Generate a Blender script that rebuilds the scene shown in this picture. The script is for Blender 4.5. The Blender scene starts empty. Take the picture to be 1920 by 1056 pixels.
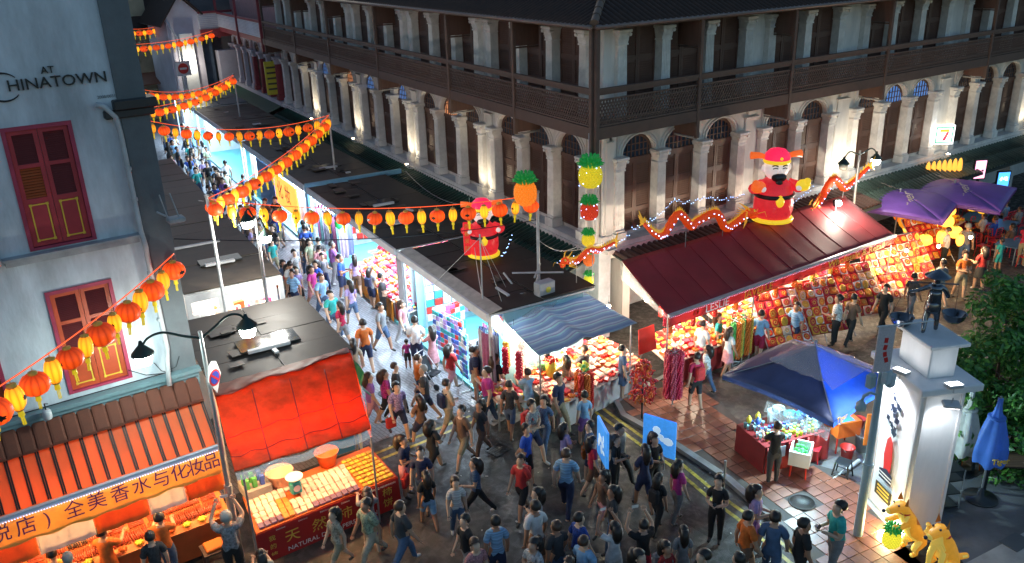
import bpy, bmesh, math, random
from mathutils import Matrix, Vector, Euler
S = bpy.context.scene
COL = S.collection
R = random.Random(11)
PI = math.pi
rad = math.radians

# ---------------------------------------------------------------- camera
CAM_H = 12.2
CR = Matrix(((0.81721748, 0.23466277, -0.52639241),
             (-0.57560737, 0.28662308, -0.76584813),
             (-0.02883983, 0.92885984, 0.36930701)))
FPX = 1580.3
cd = bpy.data.cameras.new('camera')
cam = bpy.data.objects.new('camera', cd)
COL.objects.link(cam)
cam.matrix_world = Matrix.Translation((0, 0, CAM_H)) @ CR.to_4x4()
cd.sensor_width = 36
cd.lens = 36 * FPX / 1920
cd.clip_end = 500
S.camera = cam

# ---------------------------------------------------------------- sky, moon-weak sun, exposure
SUN_EL, SUN_RZ = rad(7), 0.0
w = bpy.data.worlds.new('World')
S.world = w
w.use_nodes = True
nt = w.node_tree
bg = nt.nodes['Background']
sky = nt.nodes.new('ShaderNodeTexSky')
sky.sky_type = 'NISHITA'
sky.sun_disc = False
sky.sun_elevation = SUN_EL
sky.sun_rotation = SUN_RZ
sky.ozone_density = 2.4
nt.links.new(sky.outputs[0], bg.inputs[0])
bg.inputs[1].default_value = 0.08
sl = bpy.data.lights.new('sun', 'SUN')
sl.energy = 0.03
sl.angle = rad(12)
sl.color = (1, .9, .8)
so = bpy.data.objects.new('sun', sl)
COL.objects.link(so)
so.rotation_euler = (rad(87), 0, PI - SUN_RZ)
S.view_settings.view_transform = 'Standard'
S.view_settings.look = 'None'
S.view_settings.exposure = 1.5
S.view_settings.gamma = 1.0
S.view_settings.use_curve_mapping = False
S.cycles.use_denoising = True
S.cycles.sample_clamp_indirect = 4.0
S.cycles.max_bounces = 6
S.cycles.transparent_max_bounces = 12
S.cycles.caustics_reflective = False
S.cycles.caustics_refractive = False

# ---------------------------------------------------------------- picking helpers: a photo pixel to a place in the street
def ray(px, py):
    return CR @ Vector((px - 960, -(py - 528), -FPX))
def G(px, py, z=0.0):
    d = ray(px, py)
    t = (z - CAM_H) / d.z
    return Vector((d.x * t, d.y * t, z))
def GY(px, py, y):
    d = ray(px, py)
    t = y / d.y
    return Vector((d.x * t, y, CAM_H + d.z * t))
def PD(px, py, dist):
    d = ray(px, py).normalized()
    return Vector((0, 0, CAM_H)) + d * dist
def ZAT(P, py):
    lo, hi = -3.0, CAM_H * .999
    for _ in range(40):
        m = (lo + hi) / 2
        v = CR.transposed() @ (Vector((P[0], P[1], m)) - Vector((0, 0, CAM_H)))
        if 528 - FPX * v.y / -v.z > py: lo = m
        else: hi = m
    return lo

# ---------------------------------------------------------------- materials
def c8(r, g, b):
    f = lambda x: (x / 255 / 12.92) if x / 255 <= .04045 else ((x / 255 + .055) / 1.055) ** 2.4
    return (f(r), f(g), f(b))
MATS = {}
def mat(name, col=(.5, .5, .5), rough=.6, metal=0, var=.12, scale=4, bump=0, bscale=40, es=0, ecol=None, trans=0, alpha=1, coat=0, stretch=None):
    if name in MATS: return MATS[name]
    m = bpy.data.materials.new(name)
    MATS[name] = m
    m.use_nodes = True
    n = m.node_tree.nodes
    l = m.node_tree.links
    b = n['Principled BSDF']
    b.inputs['Roughness'].default_value = rough
    b.inputs['Metallic'].default_value = metal
    b.inputs['Base Color'].default_value = (*col, 1)
    if coat: b.inputs['Coat Weight'].default_value = coat
    tc = n.new('ShaderNodeTexCoord')
    src = tc.outputs['Object']
    if stretch:
        mp = n.new('ShaderNodeMapping')
        mp.inputs['Scale'].default_value = stretch
        l.new(src, mp.inputs[0]); src = mp.outputs[0]
    if var:
        nz = n.new('ShaderNodeTexNoise')
        nz.inputs['Scale'].default_value = scale
        nz.inputs['Detail'].default_value = 6
        nz.inputs['Roughness'].default_value = .65
        l.new(src, nz.inputs['Vector'])
        oi = n.new('ShaderNodeObjectInfo')
        mr = n.new('ShaderNodeMapRange')
        mr.inputs['From Min'].default_value = .3; mr.inputs['From Max'].default_value = .7
        mr.inputs['To Min'].default_value = 1 - var; mr.inputs['To Max'].default_value = 1 + var * .6
        l.new(nz.outputs[0], mr.inputs[0])
        mr2 = n.new('ShaderNodeMapRange')
        mr2.inputs['To Min'].default_value = 1 - var * .5; mr2.inputs['To Max'].default_value = 1 + var * .3
        l.new(oi.outputs['Random'], mr2.inputs[0])
        mu = n.new('ShaderNodeMath'); mu.operation = 'MULTIPLY'
        l.new(mr.outputs[0], mu.inputs[0]); l.new(mr2.outputs[0], mu.inputs[1])
        vm = n.new('ShaderNodeVectorMath'); vm.operation = 'SCALE'
        vm.inputs[0].default_value = col
        l.new(mu.outputs[0], vm.inputs['Scale'])
        l.new(vm.outputs[0], b.inputs['Base Color'])
        rr = n.new('ShaderNodeMapRange')
        rr.inputs['To Min'].default_value = max(.03, rough - .12); rr.inputs['To Max'].default_value = min(1, rough + .12)
        l.new(nz.outputs[0], rr.inputs[0]); l.new(rr.outputs[0], b.inputs['Roughness'])
    if bump:
        nb = n.new('ShaderNodeTexNoise'); nb.inputs['Scale'].default_value = bscale; nb.inputs['Detail'].default_value = 4
        l.new(src, nb.inputs['Vector'])
        bp = n.new('ShaderNodeBump'); bp.inputs['Strength'].default_value = bump; bp.inputs['Distance'].default_value = .02
        l.new(nb.outputs[0], bp.inputs['Height']); l.new(bp.outputs[0], b.inputs['Normal'])
    if es:
        b.inputs['Emission Color'].default_value = (*(ecol or col), 1)
        b.inputs['Emission Strength'].default_value = es
        m.cycles.emission_sampling = 'NONE' if es < 6 else 'AUTO'
    if trans:
        t = n.new('ShaderNodeBsdfTranslucent'); t.inputs[0].default_value = (*col, 1)
        if var: l.new(vm.outputs[0], t.inputs[0])
        mx = n.new('ShaderNodeMixShader'); mx.inputs[0].default_value = trans
        l.new(b.outputs[0], mx.inputs[1]); l.new(t.outputs[0], mx.inputs[2])
        l.new(mx.outputs[0], n['Material Output'].inputs[0])
    if alpha < 1: b.inputs['Alpha'].default_value = alpha
    return m

# ---------------------------------------------------------------- mesh builder and scene objects
class MB:
    def __init__(s, M=None):
        s.v = []; s.f = []; s.m = []; s.s = []; s.M = M
    def add(s, vs, fs, mi=0, sm=False, M=None):
        o = len(s.v)
        for p in vs:
            p = Vector(p)
            if M is not None: p = M @ p
            if s.M is not None: p = s.M @ p
            s.v.append(p)
        for f in fs:
            s.f.append(tuple(i + o for i in f)); s.m.append(mi); s.s.append(sm)
        return s
    def box(s, x0, y0, z0, x1, y1, z1, mi=0, M=None):
        return s.add([(x0, y0, z0), (x1, y0, z0), (x1, y1, z0), (x0, y1, z0), (x0, y0, z1), (x1, y0, z1), (x1, y1, z1), (x0, y1, z1)],
                     [(3, 2, 1, 0), (4, 5, 6, 7), (0, 1, 5, 4), (1, 2, 6, 5), (2, 3, 7, 6), (3, 0, 4, 7)], mi, False, M)
    def bevbox(s, x0, y0, z0, x1, y1, z1, b=.02, mi=0, M=None):
        # a box with chamfered vertical and top edges
        def ring(i, z): return [(x0 + i + b, y0 + i, z), (x1 - i - b, y0 + i, z), (x1 - i, y0 + i + b, z), (x1 - i, y1 - i - b, z), (x1 - i - b, y1 - i, z), (x0 + i + b, y1 - i, z), (x0 + i, y1 - i - b, z), (x0 + i, y0 + i + b, z)]
        rs = ring(b, z0) + ring(0, z0 + b) + ring(0, z1 - b) + ring(b, z1)
        fs = [tuple(range(7, -1, -1)), tuple(range(24, 32))]
        for k in range(3):
            for i in range(8):
                j = (i + 1) % 8; fs.append((k * 8 + i, k * 8 + j, k * 8 + 8 + j, k * 8 + 8 + i))
        return s.add(rs, fs, mi, False, M)
    def cyl(s, a, b, r0, r1=None, n=8, mi=0, cap=True, sm=True, M=None):
        a = Vector(a); b = Vector(b); r1 = r0 if r1 is None else r1
        d = (b - a)
        if d.length < 1e-6: return s
        q = d.to_track_quat('Z', 'Y').to_matrix()
        vs = []
        for p, r in ((a, r0), (b, r1)):
            for i in range(n):
                t = 2 * PI * i / n
                vs.append(p + q @ Vector((r * math.cos(t), r * math.sin(t), 0)))
        fs = [(i, (i + 1) % n, n + (i + 1) % n, n + i) for i in range(n)]
        s.add(vs, fs, mi, sm, M)
        if cap: s.add(vs, [tuple(range(n - 1, -1, -1)), tuple(range(n, 2 * n))], mi, False, M)
        return s
    def lathe(s, prof, n=12, c=(0, 0, 0), mi=0, sm=True, M=None, sx=1, sy=1):
        vs = []; k = len(prof)
        for r, z in prof:
            for i in range(n):
                t = 2 * PI * i / n
                vs.append((c[0] + sx * r * math.cos(t), c[1] + sy * r * math.sin(t), c[2] + z))
        fs = [(a * n + i, a * n + (i + 1) % n, (a + 1) * n + (i + 1) % n, (a + 1) * n + i) for a in range(k - 1) for i in range(n)]
        fs += [tuple(range(n - 1, -1, -1)), tuple(range((k - 1) * n, k * n))]
        return s.add(vs, fs, mi, sm, M)
    def tube(s, pts, r, n=6, mi=0, cap=True, M=None, sm=True):
        pts = [Vector(p) for p in pts]; k = len(pts); vs = []
        rs = r if isinstance(r, (list, tuple)) else [r] * k
        up = Vector((0, 0, 1))
        d0 = (pts[1] - pts[0]).normalized()
        nrm = d0.orthogonal().normalized() if abs(d0.z) > .95 else d0.cross(up).normalized()
        for i, p in enumerate(pts):
            d = (pts[min(i + 1, k - 1)] - pts[max(i - 1, 0)]).normalized()
            nrm = (nrm - d * nrm.dot(d)).normalized()
            b = d.cross(nrm)
            for j in range(n):
                t = 2 * PI * j / n
                vs.append(p + (nrm * math.cos(t) + b * math.sin(t)) * rs[i])
        fs = [(a * n + i, a * n + (i + 1) % n, (a + 1) * n + (i + 1) % n, (a + 1) * n + i) for a in range(k - 1) for i in range(n)]
        if cap: fs += [tuple(range(n - 1, -1, -1)), tuple(range((k - 1) * n, k * n))]
        return s.add(vs, fs, mi, sm, M)
    def prism(s, poly, y0, y1, mi=0, M=None, sm=False):
        # polygon in (x, z), extruded along y
        n = len(poly)
        vs = [(x, y0, z) for x, z in poly] + [(x, y1, z) for x, z in poly]
        fs = [tuple(range(n)), tuple(range(2 * n - 1, n - 1, -1))] + [((i + 1) % n, i, n + i, n + (i + 1) % n) for i in range(n)]
        return s.add(vs, fs, mi, sm, M)
    def slab(s, a, b, c, d, t=.01, mi=0):
        # a quad with thickness t below it
        a, b, c, d = map(Vector, (a, b, c, d))
        nn = (b - a).cross(d - a).normalized() * t
        return s.add([a, b, c, d, a - nn, b - nn, c - nn, d - nn], [(0, 1, 2, 3), (7, 6, 5, 4), (1, 0, 4, 5), (2, 1, 5, 6), (3, 2, 6, 7), (0, 3, 7, 4)], mi)
    def ball(s, c, r, n=10, k=6, mi=0, M=None, sm=True):
        rx, ry, rz = r if isinstance(r, (tuple, list)) else (r, r, r)
        pr = [(math.sin(PI * max(.02, min(.98, i / k))), -math.cos(PI * i / k)) for i in range(k + 1)]
        vs = [(c[0] + rx * p * math.cos(2 * PI * j / n), c[1] + ry * p * math.sin(2 * PI * j / n), c[2] + rz * z) for p, z in pr for j in range(n)]
        fs = [(a * n + i, a * n + (i + 1) % n, (a + 1) * n + (i + 1) % n, (a + 1) * n + i) for a in range(k) for i in range(n)]
        fs += [tuple(range(n - 1, -1, -1)), tuple(range(k * n, (k + 1) * n))]
        return s.add(vs, fs, mi, sm, M)
    def sheet(s, fn, nu, nv, mi=0, t=.006, sm=True, mfn=None):
        # a surface fn(u, v) with a little thickness
        P = [[Vector(fn(i / nu, j / nv)) for j in range(nv + 1)] for i in range(nu + 1)]
        vs = [p for r in P for p in r]
        N = len(vs)
        vs2 = [p - Vector((0, 0, t)) for p in vs]
        ix = lambda i, j: i * (nv + 1) + j
        for i in range(nu):
            for j in range(nv):
                mm = mfn(i / nu, j / nv) if mfn else mi
                q = (ix(i, j), ix(i + 1, j), ix(i + 1, j + 1), ix(i, j + 1))
                if not hasattr(s, '_q'): s._q = []
                s._q.append((q, mm))
        o = len(s.v)
        s.add(vs + vs2, [], mi)
        for q, mm in s._q:
            s.f.append(tuple(k + o for k in q)); s.m.append(mm); s.s.append(sm)
            s.f.append(tuple(k + o + N for k in reversed(q))); s.m.append(mm); s.s.append(sm)
        s._q = []
        ed = [ix(i, 0) for i in range(nu + 1)] + [ix(nu, j) for j in range(1, nv + 1)] + [ix(i, nv) for i in range(nu - 1, -1, -1)] + [ix(0, j) for j in range(nv - 1, 0, -1)]
        for a, b in zip(ed, ed[1:] + ed[:1]):
            s.f.append((b + o, a + o, a + o + N, b + o + N)); s.m.append(mi); s.s.append(False)
        return s
    def mesh(s, name, mats):
        me = bpy.data.meshes.new(name)
        me.from_pydata([tuple(p) for p in s.v], [], s.f)
        for m in (mats if isinstance(mats, (list, tuple)) else [mats]): me.materials.append(m)
        me.polygons.foreach_set('material_index', s.m)
        me.polygons.foreach_set('use_smooth', s.s)
        me.update()
        return me

T = Matrix.Translation
def RZ(a): return Matrix.Rotation(a, 4, 'Z')
def RX(a): return Matrix.Rotation(a, 4, 'X')
def RY(a): return Matrix.Rotation(a, 4, 'Y')
def SC(x, y=None, z=None): return Matrix.Diagonal((x, x if y is None else y, x if z is None else z, 1))
WM = {}
def put(name, me, parent=None, M=None, oms=None):
    M = Matrix() if M is None else M
    o = bpy.data.objects.new(name, me)
    COL.objects.link(o)
    WM[o.name] = M.copy()
    if parent is not None:
        o.parent = parent
        o.matrix_basis = WM[parent.name].inverted() @ M
    else:
        o.matrix_basis = M
    if oms:
        for i, mm in enumerate(oms):
            if mm is not None and i < len(o.material_slots):
                o.material_slots[i].link = 'OBJECT'; o.material_slots[i].material = mm
    return o
def tag(o, label, cat, group=None, kind=None):
    o['label'] = label; o['category'] = cat
    if group: o['group'] = group
    if kind: o['kind'] = kind
    return o
def thing(name, label, cat, M, group=None):
    if not isinstance(M, Matrix): M = T(M)
    return tag(put(name, None, None, M), label, cat, group)
def one(name, me, label, cat, M=None, group=None, oms=None):
    return tag(put(name, me, None, M, oms), label, cat, group)
def struct(name, me, M=None, kind='structure'):
    o = put(name, me, None, M); o['kind'] = kind
    return o
def lamp(name, kind, P, energy, col, parent=None, size=.1, spot=None, aim=None):
    ld = bpy.data.lights.new(name, kind)
    ld.energy = energy; ld.color = col
    if kind == 'AREA':
        ld.shape = 'RECTANGLE'
        ld.size, ld.size_y = size if isinstance(size, tuple) else (size, size)
    else: ld.shadow_soft_size = size
    if spot: ld.spot_size = spot; ld.spot_blend = .6
    o = bpy.data.objects.new(name, ld)
    COL.objects.link(o)
    M = T(P)
    if aim is not None:
        M = M @ (Vector(aim) - Vector(P)).to_track_quat('-Z', 'Y').to_matrix().to_4x4()
    WM[o.name] = M
    if parent is not None:
        o.parent = parent; o.matrix_basis = WM[parent.name].inverted() @ M
    else: o.matrix_basis = M
    return o
_fc = {}
TMP = bpy.data.scenes.new('workbench')
def bake(o):
    TMP.collection.objects.link(o)
    vl = TMP.view_layers[0]; vl.update()
    me = bpy.data.meshes.new_from_object(o.evaluated_get(vl.depsgraph))
    bpy.data.objects.remove(o)
    return me
def text_mesh(body, size, m, ext=.004, bold=0):
    k = (body, size, m.name, ext)
    if k in _fc: return _fc[k]
    cu = bpy.data.curves.new('t', 'FONT')
    cu.body = body; cu.size = size; cu.extrude = ext; cu.align_x = 'CENTER'; cu.align_y = 'CENTER'
    cu.offset = bold; cu.resolution_u = 3
    o = bpy.data.objects.new('t', cu)
    me = bake(o)
    me.materials.clear(); me.materials.append(m)
    for p in me.polygons: p.material_index = 0
    _fc[k] = me
    return me
def text(body, size, m, P, xdir, updir, parent, name='lettering', ext=.004, bold=0, xs=1):
    x = Vector(xdir).normalized(); u = Vector(updir); u = (u - x * u.dot(x)).normalized(); z = x.cross(u)
    M = Matrix(((x.x, u.x, z.x, P[0]), (x.y, u.y, z.y, P[1]), (x.z, u.z, z.z, P[2]), (0, 0, 0, 1)))
    return put(name, text_mesh(body, size, m, ext, bold), parent, M @ SC(xs, 1, 1))
ORD = 'first second third fourth fifth sixth seventh eighth ninth tenth eleventh twelfth thirteenth fourteenth fifteenth sixteenth seventeenth eighteenth nineteenth twentieth'.split()
ORD += ['twenty-' + x for x in ORD[:9]]
def smooth(pts, k=5):
    P = [Vector(p) for p in pts]; out = []
    for i in range(len(P) - 1):
        a, b, c, d = P[max(i - 1, 0)], P[i], P[i + 1], P[min(i + 2, len(P) - 1)]
        for j in range(k):
            s = j / k; out.append(.5 * ((2 * b) + (c - a) * s + (2 * a - 5 * b + 4 * c - d) * s ** 2 + (3 * b - a - 3 * c + d) * s ** 3))
    return out + [P[-1]]
def lerp(a, b, t): return a + (b - a) * t
def sag(a, b, n, d):
    a = Vector(a); b = Vector(b)
    return [a.lerp(b, i / n) - Vector((0, 0, d * 4 * (i / n) * (1 - i / n))) for i in range(n + 1)]
LV = Vector((0.08397584, 0.99646779, 0))      # direction of the side street
LA = math.atan2(LV.y, LV.x)
# ================================================================ SETTING
def paving_mat(name, c1, c2, mortar, sx, sy, ang=0.0, rough=.45, bump=.6):
    m = bpy.data.materials.new(name); m.use_nodes = True
    n = m.node_tree.nodes; l = m.node_tree.links; b = n['Principled BSDF']
    tc = n.new('ShaderNodeTexCoord'); mp = n.new('ShaderNodeMapping'); mp.inputs['Rotation'].default_value[2] = ang
    l.new(tc.outputs['Object'], mp.inputs[0])
    br = n.new('ShaderNodeTexBrick'); br.inputs['Scale'].default_value = 1
    br.inputs['Brick Width'].default_value = sx; br.inputs['Row Height'].default_value = sy
    br.inputs['Mortar Size'].default_value = .008
    br.inputs['Color1'].default_value = (*c1, 1); br.inputs['Color2'].default_value = (*c2, 1); br.inputs['Mortar'].default_value = (*mortar, 1)
    l.new(mp.outputs[0], br.inputs['Vector'])
    nz = n.new('ShaderNodeTexNoise'); nz.inputs['Scale'].default_value = 1.3; nz.inputs['Detail'].default_value = 7
    l.new(tc.outputs['Object'], nz.inputs['Vector'])
    mx = n.new('ShaderNodeMix'); mx.data_type = 'RGBA'; mx.blend_type = 'MULTIPLY'; mx.inputs['Factor'].default_value = .8
    rp = n.new('ShaderNodeMapRange'); rp.inputs['From Min'].default_value = .3; rp.inputs['From Max'].default_value = .7; rp.inputs['To Min'].default_value = .55; rp.inputs['To Max'].default_value = 1.1
    l.new(nz.outputs[0], rp.inputs[0])
    l.new(br.outputs[0], mx.inputs['A']); l.new(rp.outputs[0], mx.inputs['B']); l.new(mx.outputs['Result'], b.inputs['Base Color'])
    rr = n.new('ShaderNodeMapRange'); rr.inputs['From Min'].default_value = .35; rr.inputs['From Max'].default_value = .65; rr.inputs['To Min'].default_value = rough - .18; rr.inputs['To Max'].default_value = rough + .2
    l.new(nz.outputs[0], rr.inputs[0]); l.new(rr.outputs[0], b.inputs['Roughness'])
    bp = n.new('ShaderNodeBump'); bp.inputs['Strength'].default_value = bump; bp.inputs['Distance'].default_value = .01; bp.invert = True
    l.new(br.outputs['Fac'], bp.inputs['Height']); l.new(bp.outputs[0], b.inputs['Normal'])
    return m

M_ASPH = mat('asphalt', (.055, .053, .05), .45, var=.6, scale=.7, bump=.6, bscale=70)
def asphalt_mat(name, col):
    m = mat(name, col, .5, var=.3, scale=60, bump=.6, bscale=70)
    n = m.node_tree.nodes; l = m.node_tree.links; b = n['Principled BSDF']
    src = b.inputs['Base Color'].links[0].from_socket; tc = n.new('ShaderNodeTexCoord')
    for sc, lo, hi, a, z in ((.35, .42, .58, .6, 1.25), (1.6, .5, .62, 1.0, .55), (5, .3, .7, .8, 1.15)):
        q = n.new('ShaderNodeTexNoise'); q.inputs['Scale'].default_value = sc; q.inputs['Detail'].default_value = 5; q.inputs['Distortion'].default_value = .6; l.new(tc.outputs['Object'], q.inputs['Vector'])
        r = n.new('ShaderNodeMapRange'); r.inputs['From Min'].default_value = lo; r.inputs['From Max'].default_value = hi; r.inputs['To Min'].default_value = a; r.inputs['To Max'].default_value = z; l.new(q.outputs[0], r.inputs[0])
        s = n.new('ShaderNodeVectorMath'); s.operation = 'SCALE'; l.new(src, s.inputs[0]); l.new(r.outputs[0], s.inputs['Scale']); src = s.outputs[0]
    l.new(src, b.inputs['Base Color'])
    rr = n.new('ShaderNodeMapRange'); rr.inputs['From Min'].default_value = .45; rr.inputs['From Max'].default_value = .62; rr.inputs['To Min'].default_value = .62; rr.inputs['To Max'].default_value = .28; l.new(q.outputs[0], rr.inputs[0]); l.new(rr.outputs[0], b.inputs['Roughness'])
    return m
M_ASPH = asphalt_mat('worn_asphalt', (.062, .058, .054))
M_PAVER = paving_mat('grey_pavers', (.22, .22, .24), (.28, .28, .3), (.1, .1, .11), .2, .1, LA)
M_RED = mat('red_paving_tile', (.24, .085, .05), .38, var=.35, scale=2.2, bump=.15)
M_CONC = mat('concrete', (.2, .2, .2), .6, var=.3, scale=1.4, bump=.3)
M_CONCL = mat('pale_concrete', (.36, .35, .33), .6, var=.25, scale=2, bump=.2)
M_KERB = mat('kerb_stone', (.22, .22, .22), .6, var=.3, scale=3, bump=.2)
M_YEL = mat('yellow_road_paint', (.5, .4, .06), .5, var=.85, scale=5)
M_WHITE = mat('white_paint', (.74, .74, .71), .55, var=.14, scale=1.4)
M_IRON = mat('cast_iron', (.05, .05, .05), .5, .6, var=.3, scale=8, bump=.4)

def flat(pts, z, name, m, kind='structure'):
    mb = MB(); n = len(pts)
    mb.add([(p[0], p[1], z) for p in pts], [tuple(range(n))])
    return struct(name, mb.mesh(name, m), kind=kind)
gm = MB(); gm.add([(-60, -40, 0), (160, -40, 0), (160, 200, 0), (-60, 200, 0)], [(0, 1, 2, 3)])
struct('ground', gm.mesh('ground', M_ASPH))
# paved side street
q = lambda x, y: (x + (y - 17.4) * LV.x / LV.y, y)
flat([q(3.4, 18.1), q(13.8, 18.1), q(15.2, 90), q(3.4, 90)], .004, 'side_street', M_PAVER)
# pavement of red tiles with its kerb
TP = [(15.45, 15.7), (17.3, 15.9), (16.1, 12.8), (15.5, 11.6), (16.2, 9.9), (16.2, 8.9), (15.0, 7.4), (14.3, 5.8), (12.9, 5.8), (12.75, 7.8), (13.5, 9.1), (13.97, 11.2), (14.08, 13.3), (14.0, 15.0), (14.3, 15.6)]
pm = MB(); N = len(TP)
pm.add([(x, y, .004) for x, y in TP] + [(x, y, .10) for x, y in TP], [tuple(range(N)), tuple(range(2 * N - 1, N - 1, -1))][0:0] + [tuple(range(N, 2 * N))] + [(i, (i + 1) % N, N + (i + 1) % N, N + i) for i in range(N)])
pav = struct('pavement', pm.mesh('pavement', mat('dark_grout', (.06, .05, .045), .7, var=.3)))
def inside(x, y, P):
    r = False; j = len(P) - 1
    for i in range(len(P)):
        if (P[i][1] > y) != (P[j][1] > y) and x < (P[j][0] - P[i][0]) * (y - P[i][1]) / (P[j][1] - P[i][1]) + P[i][0]: r = not r
        j = i
    return r
tm = MB(); tm.bevbox(-.152, -.152, 0, .152, .152, .016, .005)
tme = tm.mesh('tile', M_RED)
ca, sa = math.cos(rad(-8)), math.sin(rad(-8))
cand = []
for i in range(-30, 40):
    for j in range(-40, 40):
        x = 14.6 + (i * ca - j * sa) * .316; y = 11 + (i * sa + j * ca) * .316
        if all(inside(x + a, y + b, TP) for a in (-.14, .14) for b in (-.14, .14)) and not (-.36 < x - 14.48 < .36 and -.36 < y - 9.56 < .36):
            cand.append((math.hypot(x, y), x, y))
cand.sort()
for k, (d, x, y) in enumerate(cand[:300]):
    put('tile', tme, pav, T((x, y, .1 + R.uniform(-.003, .004))) @ RZ(rad(-8)) @ RX(R.uniform(-.008, .008)))
if len(cand) > 300:
    rm = MB()
    for d, x, y in cand[300:]: rm.bevbox(-.152, -.152, 0, .152, .152, .016, .005, M=T((x, y, .1)) @ RZ(rad(-8)))
    o = put('far_tiles', rm.mesh('far_tiles', M_RED), pav); o['kind'] = 'stuff'
km = MB()
kp = [(12.75, 5.8), (12.72, 7.8), (13.5, 9.1), (13.97, 11.2), (14.08, 13.3), (14.0, 15.0), (14.3, 15.62), (15.45, 15.72), (17.3, 15.92)]
def offs(P, d):
    out = []
    for i, p in enumerate(P):
        a = Vector(P[max(i - 1, 0)]); b = Vector(P[min(i + 1, len(P) - 1)]); t = (b - a).normalized()
        out.append((p[0] + t.y * d, p[1] - t.x * d))
    return out
oo = offs(kp, -.17)
for i in range(len(kp) - 1):
    a, b, c, d = kp[i], kp[i + 1], oo[i + 1], oo[i]
    km.add([(*a, .125), (*b, .125), (*c, .11), (*d, .11), (*a, 0), (*b, 0), (*c, 0), (*d, 0)], [(0, 1, 2, 3), (3, 2, 6, 7), (1, 0, 4, 5)])
struct('kerb', km.mesh('kerb', M_KERB))
# concrete yard right of the tiles
flat([(16.1, 12.8), (40, 10.5), (40, -5), (14.35, -5), (14.35, 5.7), (15.05, 7.4), (16.25, 8.9), (16.25, 9.9), (15.55, 11.6)], .005, 'yard', mat('yard_concrete', (.14, .14, .145), .5, var=.45, scale=.9, bump=.4))
flat([(15.9, 5.6), (15.3, 6.35), (19.0, 5.9), (19, 4.5), (15.9, 4.5)], .010, 'footpath', M_CONCL)
fm = MB(); fm.box(-.3, -.2, 0, .3, .2, .012)
struct('footpath_cover', fm.mesh('footpath_cover', mat('steel_cover', (.1, .11, .12), .5, .3)), T((17.05, 6.02, .012)) @ RZ(-.1))
fm = MB(); fm.box(-.25, -.3, 0, .5, .3, .01)
struct('footpath_panel', fm.mesh('footpath_panel', mat('terracotta', (.3, .1, .04), .6)), T((18.0, 5.75, .012)) @ RZ(-.1))
# painted lines
def stripe(a, b, w, name='line'):
    a = Vector((*a, 0)); b = Vector((*b, 0)); d = (b - a).normalized(); nn = Vector((-d.y, d.x, 0)) * w / 2
    return [a + nn, b + nn, b - nn, a - nn]
lm = MB()
for P in ([(13.55, 16.1), (13.49, 15.6), (13.32, 13.5), (13.29, 12.6), (13.05, 11.1), (12.98, 10.2), (12.72, 8.55), (12.4, 6)],):
    for off in (0, .28):
        Q = offs(P, -off)
        for a, b in zip(Q[:-1], Q[1:]):
            v = stripe(a, b, .1); lm.add([(p.x, p.y, .006) for p in v], [(3, 2, 1, 0)])
for y in (17.28, 17.6):
    v = stripe((7.2, y), (10.6, y + .1), .1); lm.add([(p.x, p.y, .009) for p in v], [(3, 2, 1, 0)])
struct('road_lines', lm.mesh('road_lines', M_YEL))
# slabs, drain covers
for (x, y, a) in ((11.0, 17.3, .2), (11.55, 17.05, .2)):
    s_ = MB(); s_.box(-.27, -.42, 0, .27, .42, .02)
    struct('pavement_slab', s_.mesh('pavement_slab', M_CONCL), T((x, y, .006)) @ RZ(a))
def cover(P, rnd):
    s_ = MB()
    if rnd: s_.lathe([(.31, 0), (.31, .012), (.27, .012), (.27, .008), (.02, .008)], 24)
    else:
        s_.box(-.27, -.22, 0, .27, .22, .008)
        for i in range(6): s_.box(-.25, -.2 + i * .07, .008, .25, -.16 + i * .07, .014)
    return struct('drain_cover', s_.mesh('drain_cover', M_IRON), T(P) @ RZ(.2))
cover((10.25, 15.77, .006), 0); cover((14.48, 9.56, .12), 1)
cover((9.4, 20.3, .01), 1)
flat([(11.2, 15.0), (12.6, 15.3), (12.5, 15.9), (11.1, 15.7)], .008, 'road_patch', asphalt_mat('road_patch', (.11, .1, .085)))
for pts in ([(8.6, 13.0), (9.7, 13.1), (9.6, 14.6), (8.5, 14.4)], [(12.0, 9.8), (12.6, 9.9), (12.4, 12.4), (11.8, 12.3)], [(9.8, 10.2), (11.0, 10.6), (10.8, 11.3), (9.7, 11.0)]):
    flat(pts, .0035, 'road_patch', asphalt_mat('dark_road_patch', (.04, .04, .04)))
ck = MB()
for i in range(9):
    p = Vector((R.uniform(7.5, 13), R.uniform(8, 17), .0045)); a = R.uniform(0, 6.28); P_ = [p]
    for k in range(8): a += R.uniform(-.6, .6); p = p + Vector((math.cos(a), math.sin(a), 0)) * .22; P_.append(p)
    for u_, v_ in zip(P_[:-1], P_[1:]):
        w_ = R.uniform(.004, .012); d_ = (v_ - u_).normalized(); nn_ = Vector((-d_.y, d_.x, 0)) * w_; ck.add([u_ - nn_, v_ - nn_, v_ + nn_, u_ + nn_], [(0, 1, 2, 3)])
struct('road_cracks', ck.mesh('road_cracks', mat('crack_tar', (.018, .018, .018), .5)))
lit = MB()
for i in range(90):
    x, y = R.uniform(7, 16), R.uniform(8, 20); a = R.uniform(0, 6); s_ = R.uniform(.012, .04)
    lit.box(-s_, -s_ * .6, 0, s_, s_ * .6, .004, M=T((x, y, .012)) @ RZ(a))
struct('litter', lit.mesh('litter', mat('litter_paper', (.6, .58, .52), .8)), kind='stuff')

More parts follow.
